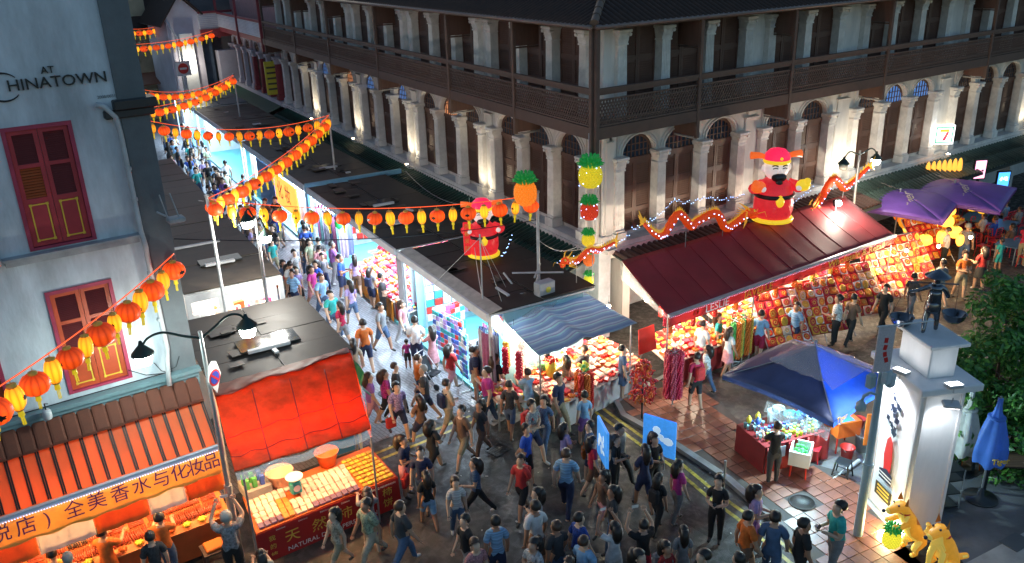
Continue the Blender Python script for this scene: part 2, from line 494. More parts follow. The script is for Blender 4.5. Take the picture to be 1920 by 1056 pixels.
# ================================================================ CORNER BUILDING
M_PLAST = mat('white_plaster', (.74, .71, .67), .7, var=.3, scale=1.1, bump=.25, bscale=25, stretch=(1, 1, .25))
M_PLAST2 = mat('white_column_plaster', (.78, .75, .71), .6, var=.24, scale=2.5, bump=.2, bscale=30)
M_BROWN = mat('brown_timber', (.12, .062, .045), .5, var=.22, scale=3, stretch=(3, 3, .4))
M_BROWN2 = mat('brown_rail_timber', (.12, .072, .055), .65, var=.22, scale=4)
M_DARKDOOR = mat('dark_door_timber', (.13, .065, .048), .5, var=.25, scale=3)
M_GLASS = mat('fanlight_glass', (.05, .08, .12), .12, var=.3, scale=2)
M_ROOF = mat('brown_roof_tile', (.045, .022, .016), .8, var=.5, scale=5)
M_GREEN = mat('green_glazed_tile', (.012, .06, .042), .35, var=.45, scale=3)
M_GUT = mat('gutter_metal', (.2, .16, .15), .45, .3)
CW = Vector((16.65, 19.26, 0))
FB = T(CW)
FA = T(CW) @ RZ(math.atan2(-LV.y, -LV.x))
bld = thing('corner_building', 'old white colonnaded corner building with brown shutters and lattice balcony', 'building', CW)

# --- prototypes (local: x along the front, -y outward, z up)
mb = MB(); mb.bevbox(-.24, -.34, 0, .24, .1, .3, .015); mb.bevbox(-.2, -.3, .3, .2, .1, .38, .02)
P_BASE = mb.mesh('base', M_PLAST2)
mb = MB()
fl = []          # fluted outline
for i in range(5):
    x = -.145 + i * .0725 - .02
    fl += [(x - .012, -.26), (x + .004, -.235), (x + .036, -.235), (x + .052, -.26)]
outl = [(-.19, .1), (-.19, -.26)] + fl[1:-1] + [(.19, -.26), (.19, .1)]
n_ = len(outl)
def taper(z, k): return [(x * k, y * (k if y < 0 else 1), z) for x, y in outl]
mb.add(taper(0, 1) + taper(1.95, .9), [(i, (i + 1) % n_, n_ + (i + 1) % n_, n_ + i) for i in range(n_)])
P_SHAFT = mb.mesh('column', M_PLAST2)
mb = MB()
mb.box(-.2, -.27, 0, .2, .1, .05)
for k, (w0, z0, z1) in enumerate(((.18, .05, .2), (.2, .2, .36))):
    for i in range(4):
        x = -.15 + i * .1 + (.05 if k else 0)
        if k and i == 3: continue
        mb.add([(x - .05, -.24, z0), (x + .05, -.24, z0), (x + .06, -.27 - .05 * k, z1 - .04), (x - .06, -.27 - .05 * k, z1 - .04), (x, -.33 - .04 * k, z1), (x, -.22, z1 - .06)],
               [(0, 1, 2, 3), (3, 2, 4), (3, 4, 5), (4, 2, 5), (0, 3, 5), (2, 1, 5)])
mb.add([(-.17, -.24, .05), (.17, -.24, .05), (.17, .1, .05), (-.17, .1, .05), (-.24, -.32, .36), (.24, -.32, .36), (.24, .1, .36), (-.24, .1, .36)], [(0, 1, 5, 4), (1, 2, 6, 5), (3, 0, 4, 7)])
for sx in (-1, 1): mb.cyl((sx * .2, -.36, .3), (sx * .2, -.2, .3), .055, n=8)
mb.bevbox(-.27, -.37, .36, .27, .1, .45, .015)
P_CAP = mb.mesh('capital', M_PLAST2)

def arch_pts(hw, z0, rise, n=10): return [(-hw * math.cos(PI * i / n), z0 + rise * math.sin(PI * i / n)) for i in range(n + 1)]
# spandrel over a window, unit clear width 1.9 between column axes
def spandrel(W, hw, y0=-.08, y1=.22, z0=5.95, ztop=7.02, rise=.62):
    m_ = MB(); a = arch_pts(hw, z0 + .08, rise); n = len(a)
    fr = [(-W / 2, z0)] + [(-hw, z0)] + a + [(hw, z0)] + [(W / 2, z0)]
    # front strip: arch to the top
    for (ax, az), (bx, bz) in zip(a[:-1], a[1:]):
        m_.add([(ax, y0, az), (bx, y0, bz), (bx, y0, ztop), (ax, y0, ztop)], [(0, 1, 2, 3)])
        m_.add([(ax, y0, az), (bx, y0, bz), (bx, y1, bz), (ax, y1, az)], [(3, 2, 1, 0)])
    for sx in (-1, 1):
        x0, x1 = sorted((sx * hw, sx * W / 2))
        m_.box(x0, y0, z0, x1, y1, ztop)
    # two raised rings
    for rr, yy, ww in ((1.03, -.13, .07), (1.18, -.11, .06)):
        for i in range(n - 1):
            p0 = Vector((a[i][0] * rr, a[i][1] + (rr - 1) * .5)); p1 = Vector((a[i + 1][0] * rr, a[i + 1][1] + (rr - 1) * .5))
            o0 = Vector((a[i][0] * (rr + ww), a[i][1] + (rr + ww - 1) * .55)); o1 = Vector((a[i + 1][0] * (rr + ww), a[i + 1][1] + (rr + ww - 1) * .55))
            m_.add([(p0.x, yy, p0.y), (p1.x, yy, p1.y), (o1.x, yy, o1.y), (o0.x, yy, o0.y), (p0.x, y0, p0.y), (p1.x, y0, p1.y), (o1.x, y0, o1.y), (o0.x, y0, o0.y)],
                   [(0, 1, 2, 3), (1, 0, 4, 5), (3, 2, 6, 7)])
    return m_.mesh('arch', M_PLAST)
P_ARCH = spandrel(1.9, .74)
def leaf(wd, z0, z1, m, name):
    m_ = MB()
    m_.box(0, .10, z0, wd, .14, z1)
    st = .09
    for a, b in ((0, st), (wd - st, wd)): m_.box(a + .004, .07, z0, b - .004, .10, z1)
    zs = [z0, lerp(z0, z1, .3), lerp(z0, z1, .62), z1]
    for zz in zs: m_.box(st, .072, max(z0, zz - .07), wd - st, .10, min(z1, zz + .07))
    for a, b in zip(zs[:-1], zs[1:]):
        k = int((b - a - .18) / .07)
        for i in range(k):
            z = a + .1 + i * .07
            m_.add([(st, .10, z), (wd - st, .10, z), (wd - st, .08, z + .05), (st, .08, z + .05)], [(0, 1, 2, 3)])
    return m_.mesh(name, m)
P_LEAF = leaf(.74, 3.5, 5.78, M_BROWN, 'shutter')
mb = MB()
a_ = arch_pts(.74, 6.03, .62)
mb.box(-.74, .05, 5.78, .74, .14, 5.9)
for i in range(len(a_) - 1):
    (ax, az), (bx, bz) = a_[i], a_[i + 1]
    mb.add([(ax, .06, az), (bx, .06, bz), (bx * .87, .06, 5.95 + (bz - 5.95) * .87), (ax * .87, .06, 5.95 + (az - 5.95) * .87)], [(3, 2, 1, 0)])
for i in range(-3, 4):
    x = i * .185; h = 6.03 + .6 * math.sqrt(max(0, 1 - (x / .74) ** 2))
    mb.box(x - .016, .06, 5.9, x + .016, .09, h - .05)
for z in (6.1, 6.32): mb.box(-.6, .062, z - .014, .6, .088, z + .014)
P_FAN = mb.mesh('fanlight', M_BROWN)
mb = MB(); mb.add([(x, .12, z) for x, z in a_] + [(.74, .12, 5.9), (-.74, .12, 5.9)], [tuple(range(12, -1, -1))])
P_PANE = mb.mesh('pane', M_GLASS)
M_PANEL = mat('lit_blue_pane', (.06, .1, .2), .2, es=.25, ecol=(.12, .3, .75))
M_PANEW = mat('lit_warm_pane', (.3, .15, .08), .3, es=.3, ecol=(.9, .35, .15))
P_DOOR = leaf(.8, 7.34, 9.95, M_DARKDOOR, 'door')
mb = MB(); mb.bevbox(-.19, -.26, 0, .19, .1, .2, .01)
P_UBASE = mb.mesh('base', M_PLAST2)

def facade(F, bays, posts, x_end, blue=(), warm=(), upper=True):
    sgn = 1 if x_end > 0 else -1
    lo, hi = (0, x_end) if sgn > 0 else (x_end, 0)
    def X(u): return sgn * u
    # sill band, piers between bays, frieze
    w_ = MB()
    w_.box(lo, -.42, 3.06, hi, .2, 3.2); w_.box(lo, -.34, 3.2, hi, .2, 3.34)
    w_.box(lo, .16, 3.2, hi, .5, 7.2)
    w_.box(lo, .16, 7.2, hi, .5, 10.0)
    put('wall', w_.mesh('wall', M_PLAST), bld, F)
    edges = [0]
    for b in bays: edges += [b[0], b[-1]]
    edges.append(abs(x_end))
    for a, b in zip(edges[0::2], edges[1::2]):
        if b - a < .15: continue
        p_ = MB(); x0, x1 = sorted((X(a), X(b)))
        p_.box(x0, -.04, 3.34, x1, .16, 7.02)
        if b - a > .5:
            mm = (x0 + x1) / 2; h = min(.3, (x1 - x0) / 2 - .22)
            if h > .08:
                p_.bevbox(mm - h, -.1, 3.34, mm + h, 0, 6.45, .02); p_.bevbox(mm - h - .05, -.16, 6.45, mm + h + .05, 0, 6.52, .015)
                p_.bevbox(mm - h * .7, -.12, 6.58, mm + h * .7, 0, 6.9, .02)
        put('pier', p_.mesh('pier', M_PLAST), bld, F)
        if upper:
            p_ = MB(); p_.box(x0 + .02, -.04, 7.3, x1 - .02, .16, 10.0); put('pier', p_.mesh('pier', M_PLAST), bld, F)
    k = 0
    for b in bays:
        for u in b:
            c_ = put('column', P_SHAFT, bld, F @ T((X(u), 0, 3.7)))
            put('base', P_BASE, c_, F @ T((X(u), 0, 3.34)))
            put('capital', P_CAP, c_, F @ T((X(u), 0, 5.62)))
            if upper:
                c_ = put('column', P_SHAFT, bld, F @ T((X(u), 0, 7.5)))
                put('base', P_UBASE, c_, F @ T((X(u), 0, 7.31)))
                put('capital', P_CAP, c_, F @ T((X(u), 0, 9.42)))
        for u0, u1 in zip(b[:-1], b[1:]):
            uc = (u0 + u1) / 2; W = u1 - u0; s = W / 1.9
            MM = F @ T((X(uc), 0, 0)) @ SC(s, 1, 1)
            put('arch', P_ARCH, bld, MM)
            fo = put('fanlight', P_FAN, bld, MM)
            put('pane', P_PANE, fo, MM, [M_PANEL if k in blue else M_PANEW if k in warm else None])
            put('shutter', P_LEAF, bld, F @ T((X(uc), 0, 0)) @ T((-.74 * s, 0, 0)) @ SC(s, 1, 1))
            put('shutter', P_LEAF, bld, F @ T((X(uc), 0, 0)) @ T((.74 * s, 0, 0)) @ SC(-s, 1, 1))
            if upper:
                for sx in (1, -1):
                    put('door', P_DOOR, bld, F @ T((X(uc) - sx * (W / 2 - .16), 0, 0)) @ SC(sx * (W / 2 - .16) / .8, 1, 1))
            k += 1
    # balcony
    f_ = MB()
    f_.box(lo if sgn > 0 else lo, -1.0 + .002, 7.06, hi, .16, 7.3)
    put('balcony_floor', f_.mesh('balcony_floor', M_BROWN2), bld, F)
    f_ = MB(); f_.box(lo, -1.08, 6.98, hi + (0 if sgn > 0 else 1.08) , -1.0, 7.32)
    if sgn > 0: f_ = MB(); f_.box(lo - 1.0, -1.08, 6.98, hi, -1.0, 7.32)
    put('balcony_beam', f_.mesh('balcony_beam', M_BROWN2), bld, F)
    for p0, p1 in zip(posts[:-1], posts[1:]):
        x0, x1 = sorted((X(p0), X(p1)))
        x0 += .06; x1 -= .06; L = x1 - x0
        g_ = MB(); z0, z1 = 7.34, 8.12; hh = z1 - z0
        g_.box(x0, -1.06, z0, x1, -1.01, z0 + .05); g_.box(x0, -1.06, z1 - .04, x1, -1.01, z1)
        g_.box(x0, -1.055, z0 + .14, x1, -1.02, z0 + .17); g_.box(x0, -1.055, z1 - .17, x1, -1.02, z1 - .14)
        st = .115; n = int(L / st)
        for i in range(-int(hh / st / 1.6) - 1, n + 1):
            for sg in (1, -1):
                a = x0 + i * st if sg > 0 else x1 - i * st
                b = a + sg * hh * .62
                ca_, cb_ = a, b; za, zb = z0, z1
                if sg > 0:
                    if ca_ < x0: za = z0 + (x0 - ca_) / (cb_ - ca_) * hh; ca_ = x0
                    if cb_ > x1: zb = z0 + (x1 - a) / (b - a) * hh; cb_ = x1
                else:
                    if ca_ > x1: za = z0 + (ca_ - x1) / (ca_ - cb_) * hh; ca_ = x1
                    if cb_ < x0: zb = z0 + (a - x0) / (a - b) * hh; cb_ = x0
                if zb - za < .03: continue
                yy = -1.05 if sg > 0 else -1.035
                g_.add([(ca_ - .022, yy, za), (ca_ + .022, yy, za), (cb_ + .022, yy, zb), (cb_ - .022, yy, zb), (ca_ - .022, yy + .02, za), (ca_ + .022, yy + .02, za), (cb_ + .022, yy + .02, zb), (cb_ - .022, yy + .02, zb)],
                       [(0, 1, 2, 3), (7, 6, 5, 4), (1, 5, 6, 2), (0, 3, 7, 4)])
        lp = put('lattice_panel', g_.mesh('lattice_panel', M_BROWN2), bld, F)
        r_ = MB(); r_.box(x0, -1.1, 8.32, x1, -.98, 8.42); r_.box(x0, -1.07, 8.24, x1, -1.01, 8.32)
        put('handrail', r_.mesh('handrail', M_BROWN2), bld, F)
    for p in posts:
        x = X(p)
        o_ = MB(); o_.bevbox(x - .065, -1.11, 6.45, x + .065, -.98, 10.02, .015)
        po = put('post', o_.mesh('post', M_BROWN2), bld, F)
        if p > .5:
            o_ = MB(); o_.box(x - .03, -.98, 6.5, x + .03, -.1, 6.98); put('bracket', o_.mesh('bracket', M_BROWN), po, F)
            o_ = MB(); o_.cyl((x, -1.05, 6.44), (x, -.1, 6.44), .035, n=6); put('strut', o_.mesh('strut', M_CONCL), po, F)
            o_ = MB(); o_.box(x - .03, -.98, 9.25, x + .03, -.1, 9.98); put('bracket', o_.mesh('bracket', M_BROWN), po, F)
            o_ = MB(); o_.cyl((x, -1.05, 9.2), (x, -.1, 9.2), .03, n=6); put('strut', o_.mesh('strut', M_BROWN2), po, F)
    # ceiling of the balcony, gutter
    e_ = MB(); e_.box(lo - (1.2 if sgn > 0 else 0), -1.2, 10.02, hi + (0 if sgn > 0 else 1.2), .2, 10.08)
    put('soffit', e_.mesh('soffit', M_BROWN), bld, F)
    e_ = MB(); e_.tube([(lo - (1.3 if sgn > 0 else 0), -1.3, 10.12), (hi + (0 if sgn > 0 else 1.3), -1.3, 10.12)], .06, 8)
    put('gutter', e_.mesh('gutter', M_GUT), bld, F)

baysB = [[.62, 2.41, 4.34, 6.2], [7.37, 9.29, 11.21], [12.75, 14.5, 16.43, 18.37], [19.89, 21.66, 23.65, 25.68], [27.2, 29.1, 31, 32.9]]
baysA = [[.62 + 6.75 * k + d for d in (0, 1.85, 3.85, 5.82)] for k in range(5)]
facade(FB, baysB, [-1.05, 3.05, 7.45, 12.95, 20.4, 27.5, 34.0], 36.0, blue=(6, 7), warm=())
facade(FA, baysA, [-1.0, 3.3, 8.05, 15.1, 21.5, 27.3, 33.7], -34.2, blue=(6, 8, 11), warm=(4, 9))
# corner pilaster
c_ = MB(); c_.bevbox(0, -.12, 3.34, .55, .15, 7.02, .02); c_.bevbox(.1, -.17, 3.6, .45, 0, 6.6, .03); c_.bevbox(-.08, -.2, 6.75, .6, 0, 6.9, .02); c_.bevbox(-.06, -.18, 3.34, .6, 0, 3.6, .02)
c_.bevbox(0, -.1, 7.3, .5, .15, 10.0, .02)
put('corner_pier', c_.mesh('corner_pier', M_PLAST), bld, FB)
c_ = MB(); c_.bevbox(-.5, -.12, 3.34, -.03, .15, 7.02, .02); c_.bevbox(-.45, -.17, 3.6, -.12, 0, 6.6, .03)
put('corner_pier', c_.mesh('corner_pier', M_PLAST), bld, FA)
# roof: two slopes meeting in a hip over the corner, each with rows of barrel tiles
def roofslope(F, sgn, ln):
    m_ = MB(); r_ = MB(); tan = math.tan(rad(24))
    z = lambda y: 10.14 + (y + 1.34) * tan
    N = int((ln + 1.3) / .22)
    for i in range(N):
        u = -1.3 + i * .22
        d = min(9.0, 1.34 + 9)
        y0 = max(-1.34, u) if u < 0 else -1.34
        yend = min(7.5, u + .02) if u < 7.5 else 7.5
        y0 = -1.34
        if yend - y0 < .1: continue
        x = sgn * u; w_ = .075
        for k in range(4):
            pass
        pr = [(-w_, 0), (-w_ * .7, .05), (0, .07), (w_ * .7, .05), (w_, 0)]
        m_.add([(x + a, y0, z(y0) + b) for a, b in pr] + [(x + a, yend, z(yend) + b) for a, b in pr], [(j, j + 1, j + 6, j + 5) if sgn > 0 else (j, j + 1, j + 6, j + 5) for j in range(4)] + [(4, 3, 2, 1, 0)], 0, True)
    a, b = sgn * -1.34, sgn * ln
    r_.add([(a, -1.34, z(-1.34)), (b, -1.34, z(-1.34)), (b, 7.5, z(7.5)), (sgn * 7.5, 7.5, z(7.5))], [(0, 1, 2, 3) if sgn > 0 else (3, 2, 1, 0)])
    o = put('roof', r_.mesh('roof', M_ROOF), bld, F)
    t_ = put('roof_tiles', m_.mesh('roof_tiles', M_ROOF), o, F); t_['kind'] = 'stuff'
roofslope(FB, 1, 36); roofslope(FA, -1, 34.2)
h_ = MB()
inA = FA.to_3x3() @ Vector((0, 1, 0)); dirh = (Vector((0, 1, 0)) + inA).normalized()
hp0 = CW + dirh * -1.75; hp0.z = 10.2
hp1 = CW + dirh * 9; hp1.z = 10.2 + 10.75 * math.tan(rad(24)) * .72
for i in range(24):
    p0 = hp0.lerp(hp1, i / 24); p1 = hp0.lerp(hp1, (i + 1.1) / 24)
    h_.cyl(p0, p1, .13, .11, 8)
put('roof_hip', h_.mesh('roof_hip', mat('hip_mortar', (.16, .1, .07), .7, var=.3)), bld)
# ground floor, five-foot way wall and pillars
g_ = MB(); g_.box(.3, 1.5, 0, 36, 1.8, 3.2); g_.box(0, .2, 2.75, 36, 1.5, 3.06)
for u in (.1, 6.8, 12, 19.2, 26.5, 33): g_.box(u - .2, -.1, 0, u + .3, .4, 3.06)
put('ground_floor', g_.mesh('ground_floor', mat('shop_plaster', (.42, .46, .5), .6, var=.2)), bld, FB)
g_ = MB(); g_.box(-34.2, 1.2, 0, -.3, 1.5, 3.2); g_.box(-34.2, .2, 2.75, 0, 1.2, 3.06)
for u in (.35, 6.95, 13.7, 20.4, 27.2, 33.9): g_.box(-u - .25, -.1, 0, -u + .25, .4, 3.06)
put('ground_floor', g_.mesh('ground_floor', M_PLAST), bld, FA)
# tiled canopy over the five-foot way
pr = [(-.085, 0), (-.06, .05), (0, .07), (.06, .05), (.085, 0)]
def tilestrip(L, drop):
    m_ = MB()
    for a, (y0, y1) in enumerate(((0, .5), (.5, 1.0))):
        z = lambda t: -drop * t
        m_.add([(x, -L * y0, z(y0) + b + .012 * a) for x, b in pr] + [(x * 1.06, -L * y1, z(y1) + b * 1.1 + .025 - .012 * a) for x, b in pr],
               [(j + 1, j, j + 5, j + 6) for j in range(4)] + [(5, 6, 7, 8, 9)], 0, True)
    return m_.mesh('tile', M_GREEN)
def canopy(F, u0, u1, sgn, L, drop, m=None):
    b_ = MB(); x0, x1 = sorted((sgn * u0, sgn * u1))
    b_.slab((x0, -.4, 3.06), (x0, -.4 - L, 3.06 - drop), (x1, -.4 - L, 3.06 - drop), (x1, -.4, 3.06), .05)
    b_.box(x0, -.4 - L, 2.94 - drop, x1, -.36 - L, 3.02 - drop)
    o = put('canopy', b_.mesh('canopy', mat('canopy_board', (.03, .04, .035), .7)), bld, F)
    me = tilestrip(L, drop)
    if m: me.materials[0] = m
    n = int((x1 - x0) / .24)
    for i in range(n): put('tile', me, o, F @ T((x0 + .12 + i * .24, -.4, 3.075 + R.uniform(-.006, .006))))
canopy(FB, 12.2, 35, 1, 1.35, .5, mat('pale_green_sheet', (.07, .11, .085), .45, var=.35, scale=2))
canopy(FA, -.2, 33, -1, 1.5, .55)
canopy(FB, .2, 12.2, 1, 1.7, .3, mat('brown_awning_tile', (.09, .04, .03), .5, var=.3, scale=2))
# uplights standing on the sill
M_BULB_W = mat('warm_bulb', (1, .85, .55), es=30, ecol=(1, .8, .45))
def uplight(F, u, sgn, label):
    t = thing('uplight', label, 'floodlight', F @ T((sgn * u, -.5, 3.2)), 'uplights along the sill')
    M = F @ T((sgn * u, -.5, 3.2))
    m_ = MB(); m_.tube([(0, .1, -.1), (0, -.15, -.02), (0, -.2, .06)], .02); put('arm', m_.mesh('arm', M_WHITE), t, M)
    m_ = MB(); m_.bevbox(-.09, -.27, .04, .09, -.13, .16, .02); put('housing', m_.mesh('housing', M_WHITE), t, M)
    m_ = MB(); m_.box(-.07, -.25, .161, .07, -.15, .166); put('lens', m_.mesh('lens', M_BULB_W), t, M)
    lamp('uplight_beam', 'SPOT', M @ Vector((0, -.35, .22)), 48, (1, .86, .62), t, .08, rad(120), M @ Vector((0, .25, 2.6)))
for u, s_ in ((6.75, 'fourth'), (13.55, 'fifth'), (20.3, 'sixth'), (27.1, 'seventh')):
    uplight(FA, u, -1, f'small uplight at the foot of the {dict(fourth="first", fifth="second", sixth="third", seventh="fourth")[s_]} pier up the side street')
for u, s_ in ((12.0, 'small uplight on the sill behind the hanging dragon'), (19.1, 'small uplight on the sill under the convenience store sign'), (26.4, 'small uplight on the sill farthest along the front')):
    uplight(FB, u, 1, s_)
# ================================================================ LEFT HOUSE
M_LW = mat('pale_blue_wall', (.6, .66, .72), .75, var=.36, scale=1.2, bump=.25, bscale=14, stretch=(1.3, 1, .4))
M_LG = mat('dark_grey_pilaster', (.12, .14, .155), .7, var=.25, scale=1.5, bump=.15)
M_LEDGE = mat('grey_ledge', (.42, .43, .44), .7, var=.3, scale=3)
M_TEAL = mat('teal_ledge', (.16, .27, .3), .6, var=.3, scale=2)
M_RSH = mat('red_shutter_paint', (.42, .035, .05), .5, var=.18, scale=3)
M_OSH = mat('orange_shutter_paint', (.5, .07, .02), .5, var=.18, scale=3)
M_PKFR = mat('crimson_frame_paint', (.4, .04, .09), .5, var=.2, scale=3)
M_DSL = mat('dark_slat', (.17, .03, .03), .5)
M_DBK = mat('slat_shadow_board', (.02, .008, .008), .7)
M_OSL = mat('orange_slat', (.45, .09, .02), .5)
M_GOLD = mat('yellow_trim_paint', (.75, .5, .05), .5)
M_PIPE = mat('grey_pipe', (.5, .52, .54), .5, var=.2)
lh = thing('shophouse', 'pale blue shophouse with red shuttered windows and dark grey corner pilaster', 'building', (3.0, 17, 0))
m_ = MB()
# front with window openings left as recesses (frames sit proud of a 0.12 m reveal)
def wall_with_holes(x0, x1, z0, z1, y, holes, depth, name, m, par):
    xs = sorted({x0, x1, *[h[0] for h in holes], *[h[1] for h in holes]}); zs = sorted({z0, z1, *[h[2] for h in holes], *[h[3] for h in holes]})
    w_ = MB()
    for a, b in zip(xs[:-1], xs[1:]):
        for c, d in zip(zs[:-1], zs[1:]):
            if any(h[0] <= a and b <= h[1] and h[2] <= c and d <= h[3] for h in holes):
                w_.add([(a, y + depth, c), (b, y + depth, c), (b, y + depth, d), (a, y + depth, d)], [(0, 1, 2, 3)])
            else: w_.add([(a, y, c), (b, y, c), (b, y, d), (a, y, d)], [(0, 1, 2, 3)])
    for (a, b, c, d) in holes:
        w_.add([(a, y, c), (b, y, c), (b, y, d), (a, y, d), (a, y + depth, c), (b, y + depth, c), (b, y + depth, d), (a, y + depth, d)], [(0, 1, 5, 4), (1, 2, 6, 5), (2, 3, 7, 6), (3, 0, 4, 7)])
    return put(name, w_.mesh(name, m), par)
HW = [(1.04, 2.17, 7.28, 9.53), (1.09, 2.26, 4.3, 6.45), (-1.05, .12, 4.3, 6.45), (-1.1, .03, 7.28, 9.53)]
wall_with_holes(-8, 3.0, 3.7, 14, 17, HW, .1, 'wall', M_LW, lh)
m_ = MB(); m_.box(-8, 17.12, 3.7, 3.45, 30, 14); m_.box(-8, 19.4, 0, 3.45, 19.6, 3.7); put('wall', m_.mesh('wall', M_LW), lh)
m_ = MB(); m_.box(3.0, 16.93, 0, 3.5, 17.4, 14); put('pilaster', m_.mesh('pilaster', M_LG), lh)
m_ = MB(); m_.bevbox(2.72, 16.86, 9.47, 3.6, 17.3, 9.62, .02); m_.bevbox(2.9, 16.8, 9.62, 3.66, 17.3, 9.8, .02); put('capital', m_.mesh('capital', mat('black_moulding', (.03, .032, .035), .5)), lh)
m_ = MB(); m_.box(.6, 16.84, 7.1, 2.88, 17.0, 7.2); m_.box(.56, 16.8, 7.2, 2.9, 17.0, 7.25); m_.box(-2, 16.86, 7.1, .5, 17, 7.22); put('ledge', m_.mesh('ledge', M_LEDGE), lh)
m_ = MB(); m_.box(-8, 16.8, 4.02, 3.5, 16.93, 4.12); m_.box(-8, 16.74, 4.12, 3.54, 16.93, 4.2); m_.box(-8, 16.86, 3.8, 3.5, 16.93, 4.02); put('ledge', m_.mesh('ledge', M_TEAL), lh)
def shutter_window(x0, x1, z0, z1, leafc, frc, slats):
    fr = MB(); y = 17
    t = .07
    fr.box(x0, y - .03, z0, x0 + t, y + .1, z1); fr.box(x1 - t, y - .03, z0, x1, y + .1, z1); fr.box(x0 + t, y - .03, z1 - t, x1 - t, y + .1, z1); fr.box(x0 + t, y - .03, z0, x1 - t, y + .1, z0 + .05)
    put('window_frame', fr.mesh('window_frame', frc), lh)
    xm = (x0 + x1) / 2
    for k, (a, b) in enumerate(((x0 + t + .006, xm - .004), (xm + .004, x1 - t - .006))):
        lz0, lz1 = z0 + .06, z1 - t - .01; H = lz1 - lz0
        lf = MB(); s_ = .075
        zr = [lz0, lz0 + H * .40, lz0 + H * .70, lz1]
        lf.box(a, y + .02, lz0, a + s_, y + .06, lz1); lf.box(b - s_, y + .02, lz0, b, y + .06, lz1)
        lf.box(a + s_, y + .02, lz0, b - s_, y + .06, lz0 + .06); lf.box(a + s_, y + .02, zr[1] - .04, b - s_, y + .06, zr[1] + .04)
        lf.box(a + s_, y + .02, zr[2] - .035, b - s_, y + .06, zr[2] + .035); lf.box(a + s_, y + .02, lz1 - .07, b - s_, y + .06, lz1)
        lf.box(a + s_, y + .035, lz0 + .06, b - s_, y + .05, zr[1] - .04)
        lo_ = put('shutter', lf.mesh('shutter', leafc[k]), lh)
        # gold line with cut corners
        gl = MB(); gx0, gx1, gz0, gz1 = a + s_ + .03, b - s_ - .03, lz0 + .1, zr[1] - .08; w_ = .012
        for (p, q_) in (((gx0, gz0), (gx1, gz0)), ((gx1, gz0), (gx1, gz1)), ((gx1, gz1), (gx0, gz1)), ((gx0, gz1), (gx0, gz0))):
            gl.box(min(p[0], q_[0]) - w_, y + .027, min(p[1], q_[1]) - w_, max(p[0], q_[0]) + w_, y + .034, max(p[1], q_[1]) + w_)
        for cx in (gx0, gx1):
            for cz in (gz0, gz1): gl.box(cx - .024, y + .024, cz - .024, cx + .024, y + .0265, cz + .024)
        put('trim_line', gl.mesh('trim_line', M_GOLD), lo_)
        for j, (c, d) in enumerate(((zr[1] + .04, zr[2] - .035), (zr[2] + .035, lz1 - .07))):
            col = slats[k][j]; n = 14 if col is not M_OSL else 11
            sm_ = MB(); ww = b - a - 2 * s_
            sm_.add([(0, .03, 0), (ww, .03, 0), (ww, .062, .034), (0, .062, .034), (0, .036, -.004), (ww, .036, -.004), (ww, .068, .03), (0, .068, .03)], [(0, 1, 2, 3), (7, 6, 5, 4), (1, 0, 4, 5)])
            me = sm_.mesh('slat', col)
            for i in range(n): put('slat', me, lo_, T((a + s_, y, c + (d - c) * (i + .15) / n)))
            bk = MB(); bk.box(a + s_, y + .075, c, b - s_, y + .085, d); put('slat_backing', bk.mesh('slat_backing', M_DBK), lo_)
D_, O_ = M_DSL, M_OSL
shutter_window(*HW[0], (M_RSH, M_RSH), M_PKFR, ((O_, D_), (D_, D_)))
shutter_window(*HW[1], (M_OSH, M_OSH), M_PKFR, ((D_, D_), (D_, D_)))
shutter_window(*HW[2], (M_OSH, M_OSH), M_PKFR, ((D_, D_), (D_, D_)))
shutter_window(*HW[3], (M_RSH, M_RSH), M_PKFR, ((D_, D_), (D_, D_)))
m_ = MB(); m_.tube([(2.62, 16.9, 9.76), (2.74, 16.88, 9.72), (2.9, 16.88, 9.5), (2.93, 16.88, 9.2), (2.94, 16.88, 7.3), (2.94, 16.78, 7.15), (2.95, 16.76, 7.0), (2.96, 16.86, 6.8), (2.99, 16.88, 4.75), (2.93, 16.82, 4.5), (2.86, 16.7, 4.02)], .05, 10)
for z in (8.5, 7.9, 6.4, 5.4): m_.cyl((2.94 + (.02 if z < 7 else 0), 16.88, z), (2.94 + (.02 if z < 7 else 0), 16.88, z + .06), .062, n=10)
put('drainpipe', m_.mesh('drainpipe', M_PIPE), lh)
M_LET = mat('black_steel_letters', (.03, .035, .04), .4, .5)
M_LET2 = mat('grey_small_letters', (.1, .12, .14), .6)
fx, fz = (1, 0, 0), (0, 0, 1)
text('AT', .17, M_LET, (1.98, 16.97, 10.43), fx, fz, lh, ext=.02)
text('HINATOWN', .27, M_LET, (2.11, 16.97, 10.22), fx, fz, lh, ext=.02, xs=1.05)
m_ = MB()
cp = [(1.27 + .27 * math.cos(t) - .02, 16.97, 10.215 + .235 * math.sin(t)) for t in [rad(38 + i * 284 / 24) for i in range(25)]]
m_.tube(cp, [.008 + .016 * math.sin(PI * i / 24) for i in range(25)], 6); put('lettering', m_.mesh('lettering', M_LET), lh)
text('2008/0031', .075, M_LET2, (2.84, 16.995, 9.87), fx, fz, lh, ext=.003)
for i in range(3):
    m_ = MB(); p = [Vector((2.2 + i * .5, 16.93, 4.5)), Vector((2.5 + i * .3, 16.9, 4.3)), Vector((2.9, 16.9, 4.22 + i * .02))]
    m_.tube(p, .008, 4); put('cable', m_.mesh('cable', M_LET), lh)
m_ = MB(); m_.tube([(-1, 16.9, 4.24), (0, 16.9, 4.22), (1.2, 16.9, 4.23), (3.0, 16.9, 4.23)], .012, 4); put('cable', m_.mesh('cable', M_LET), lh)
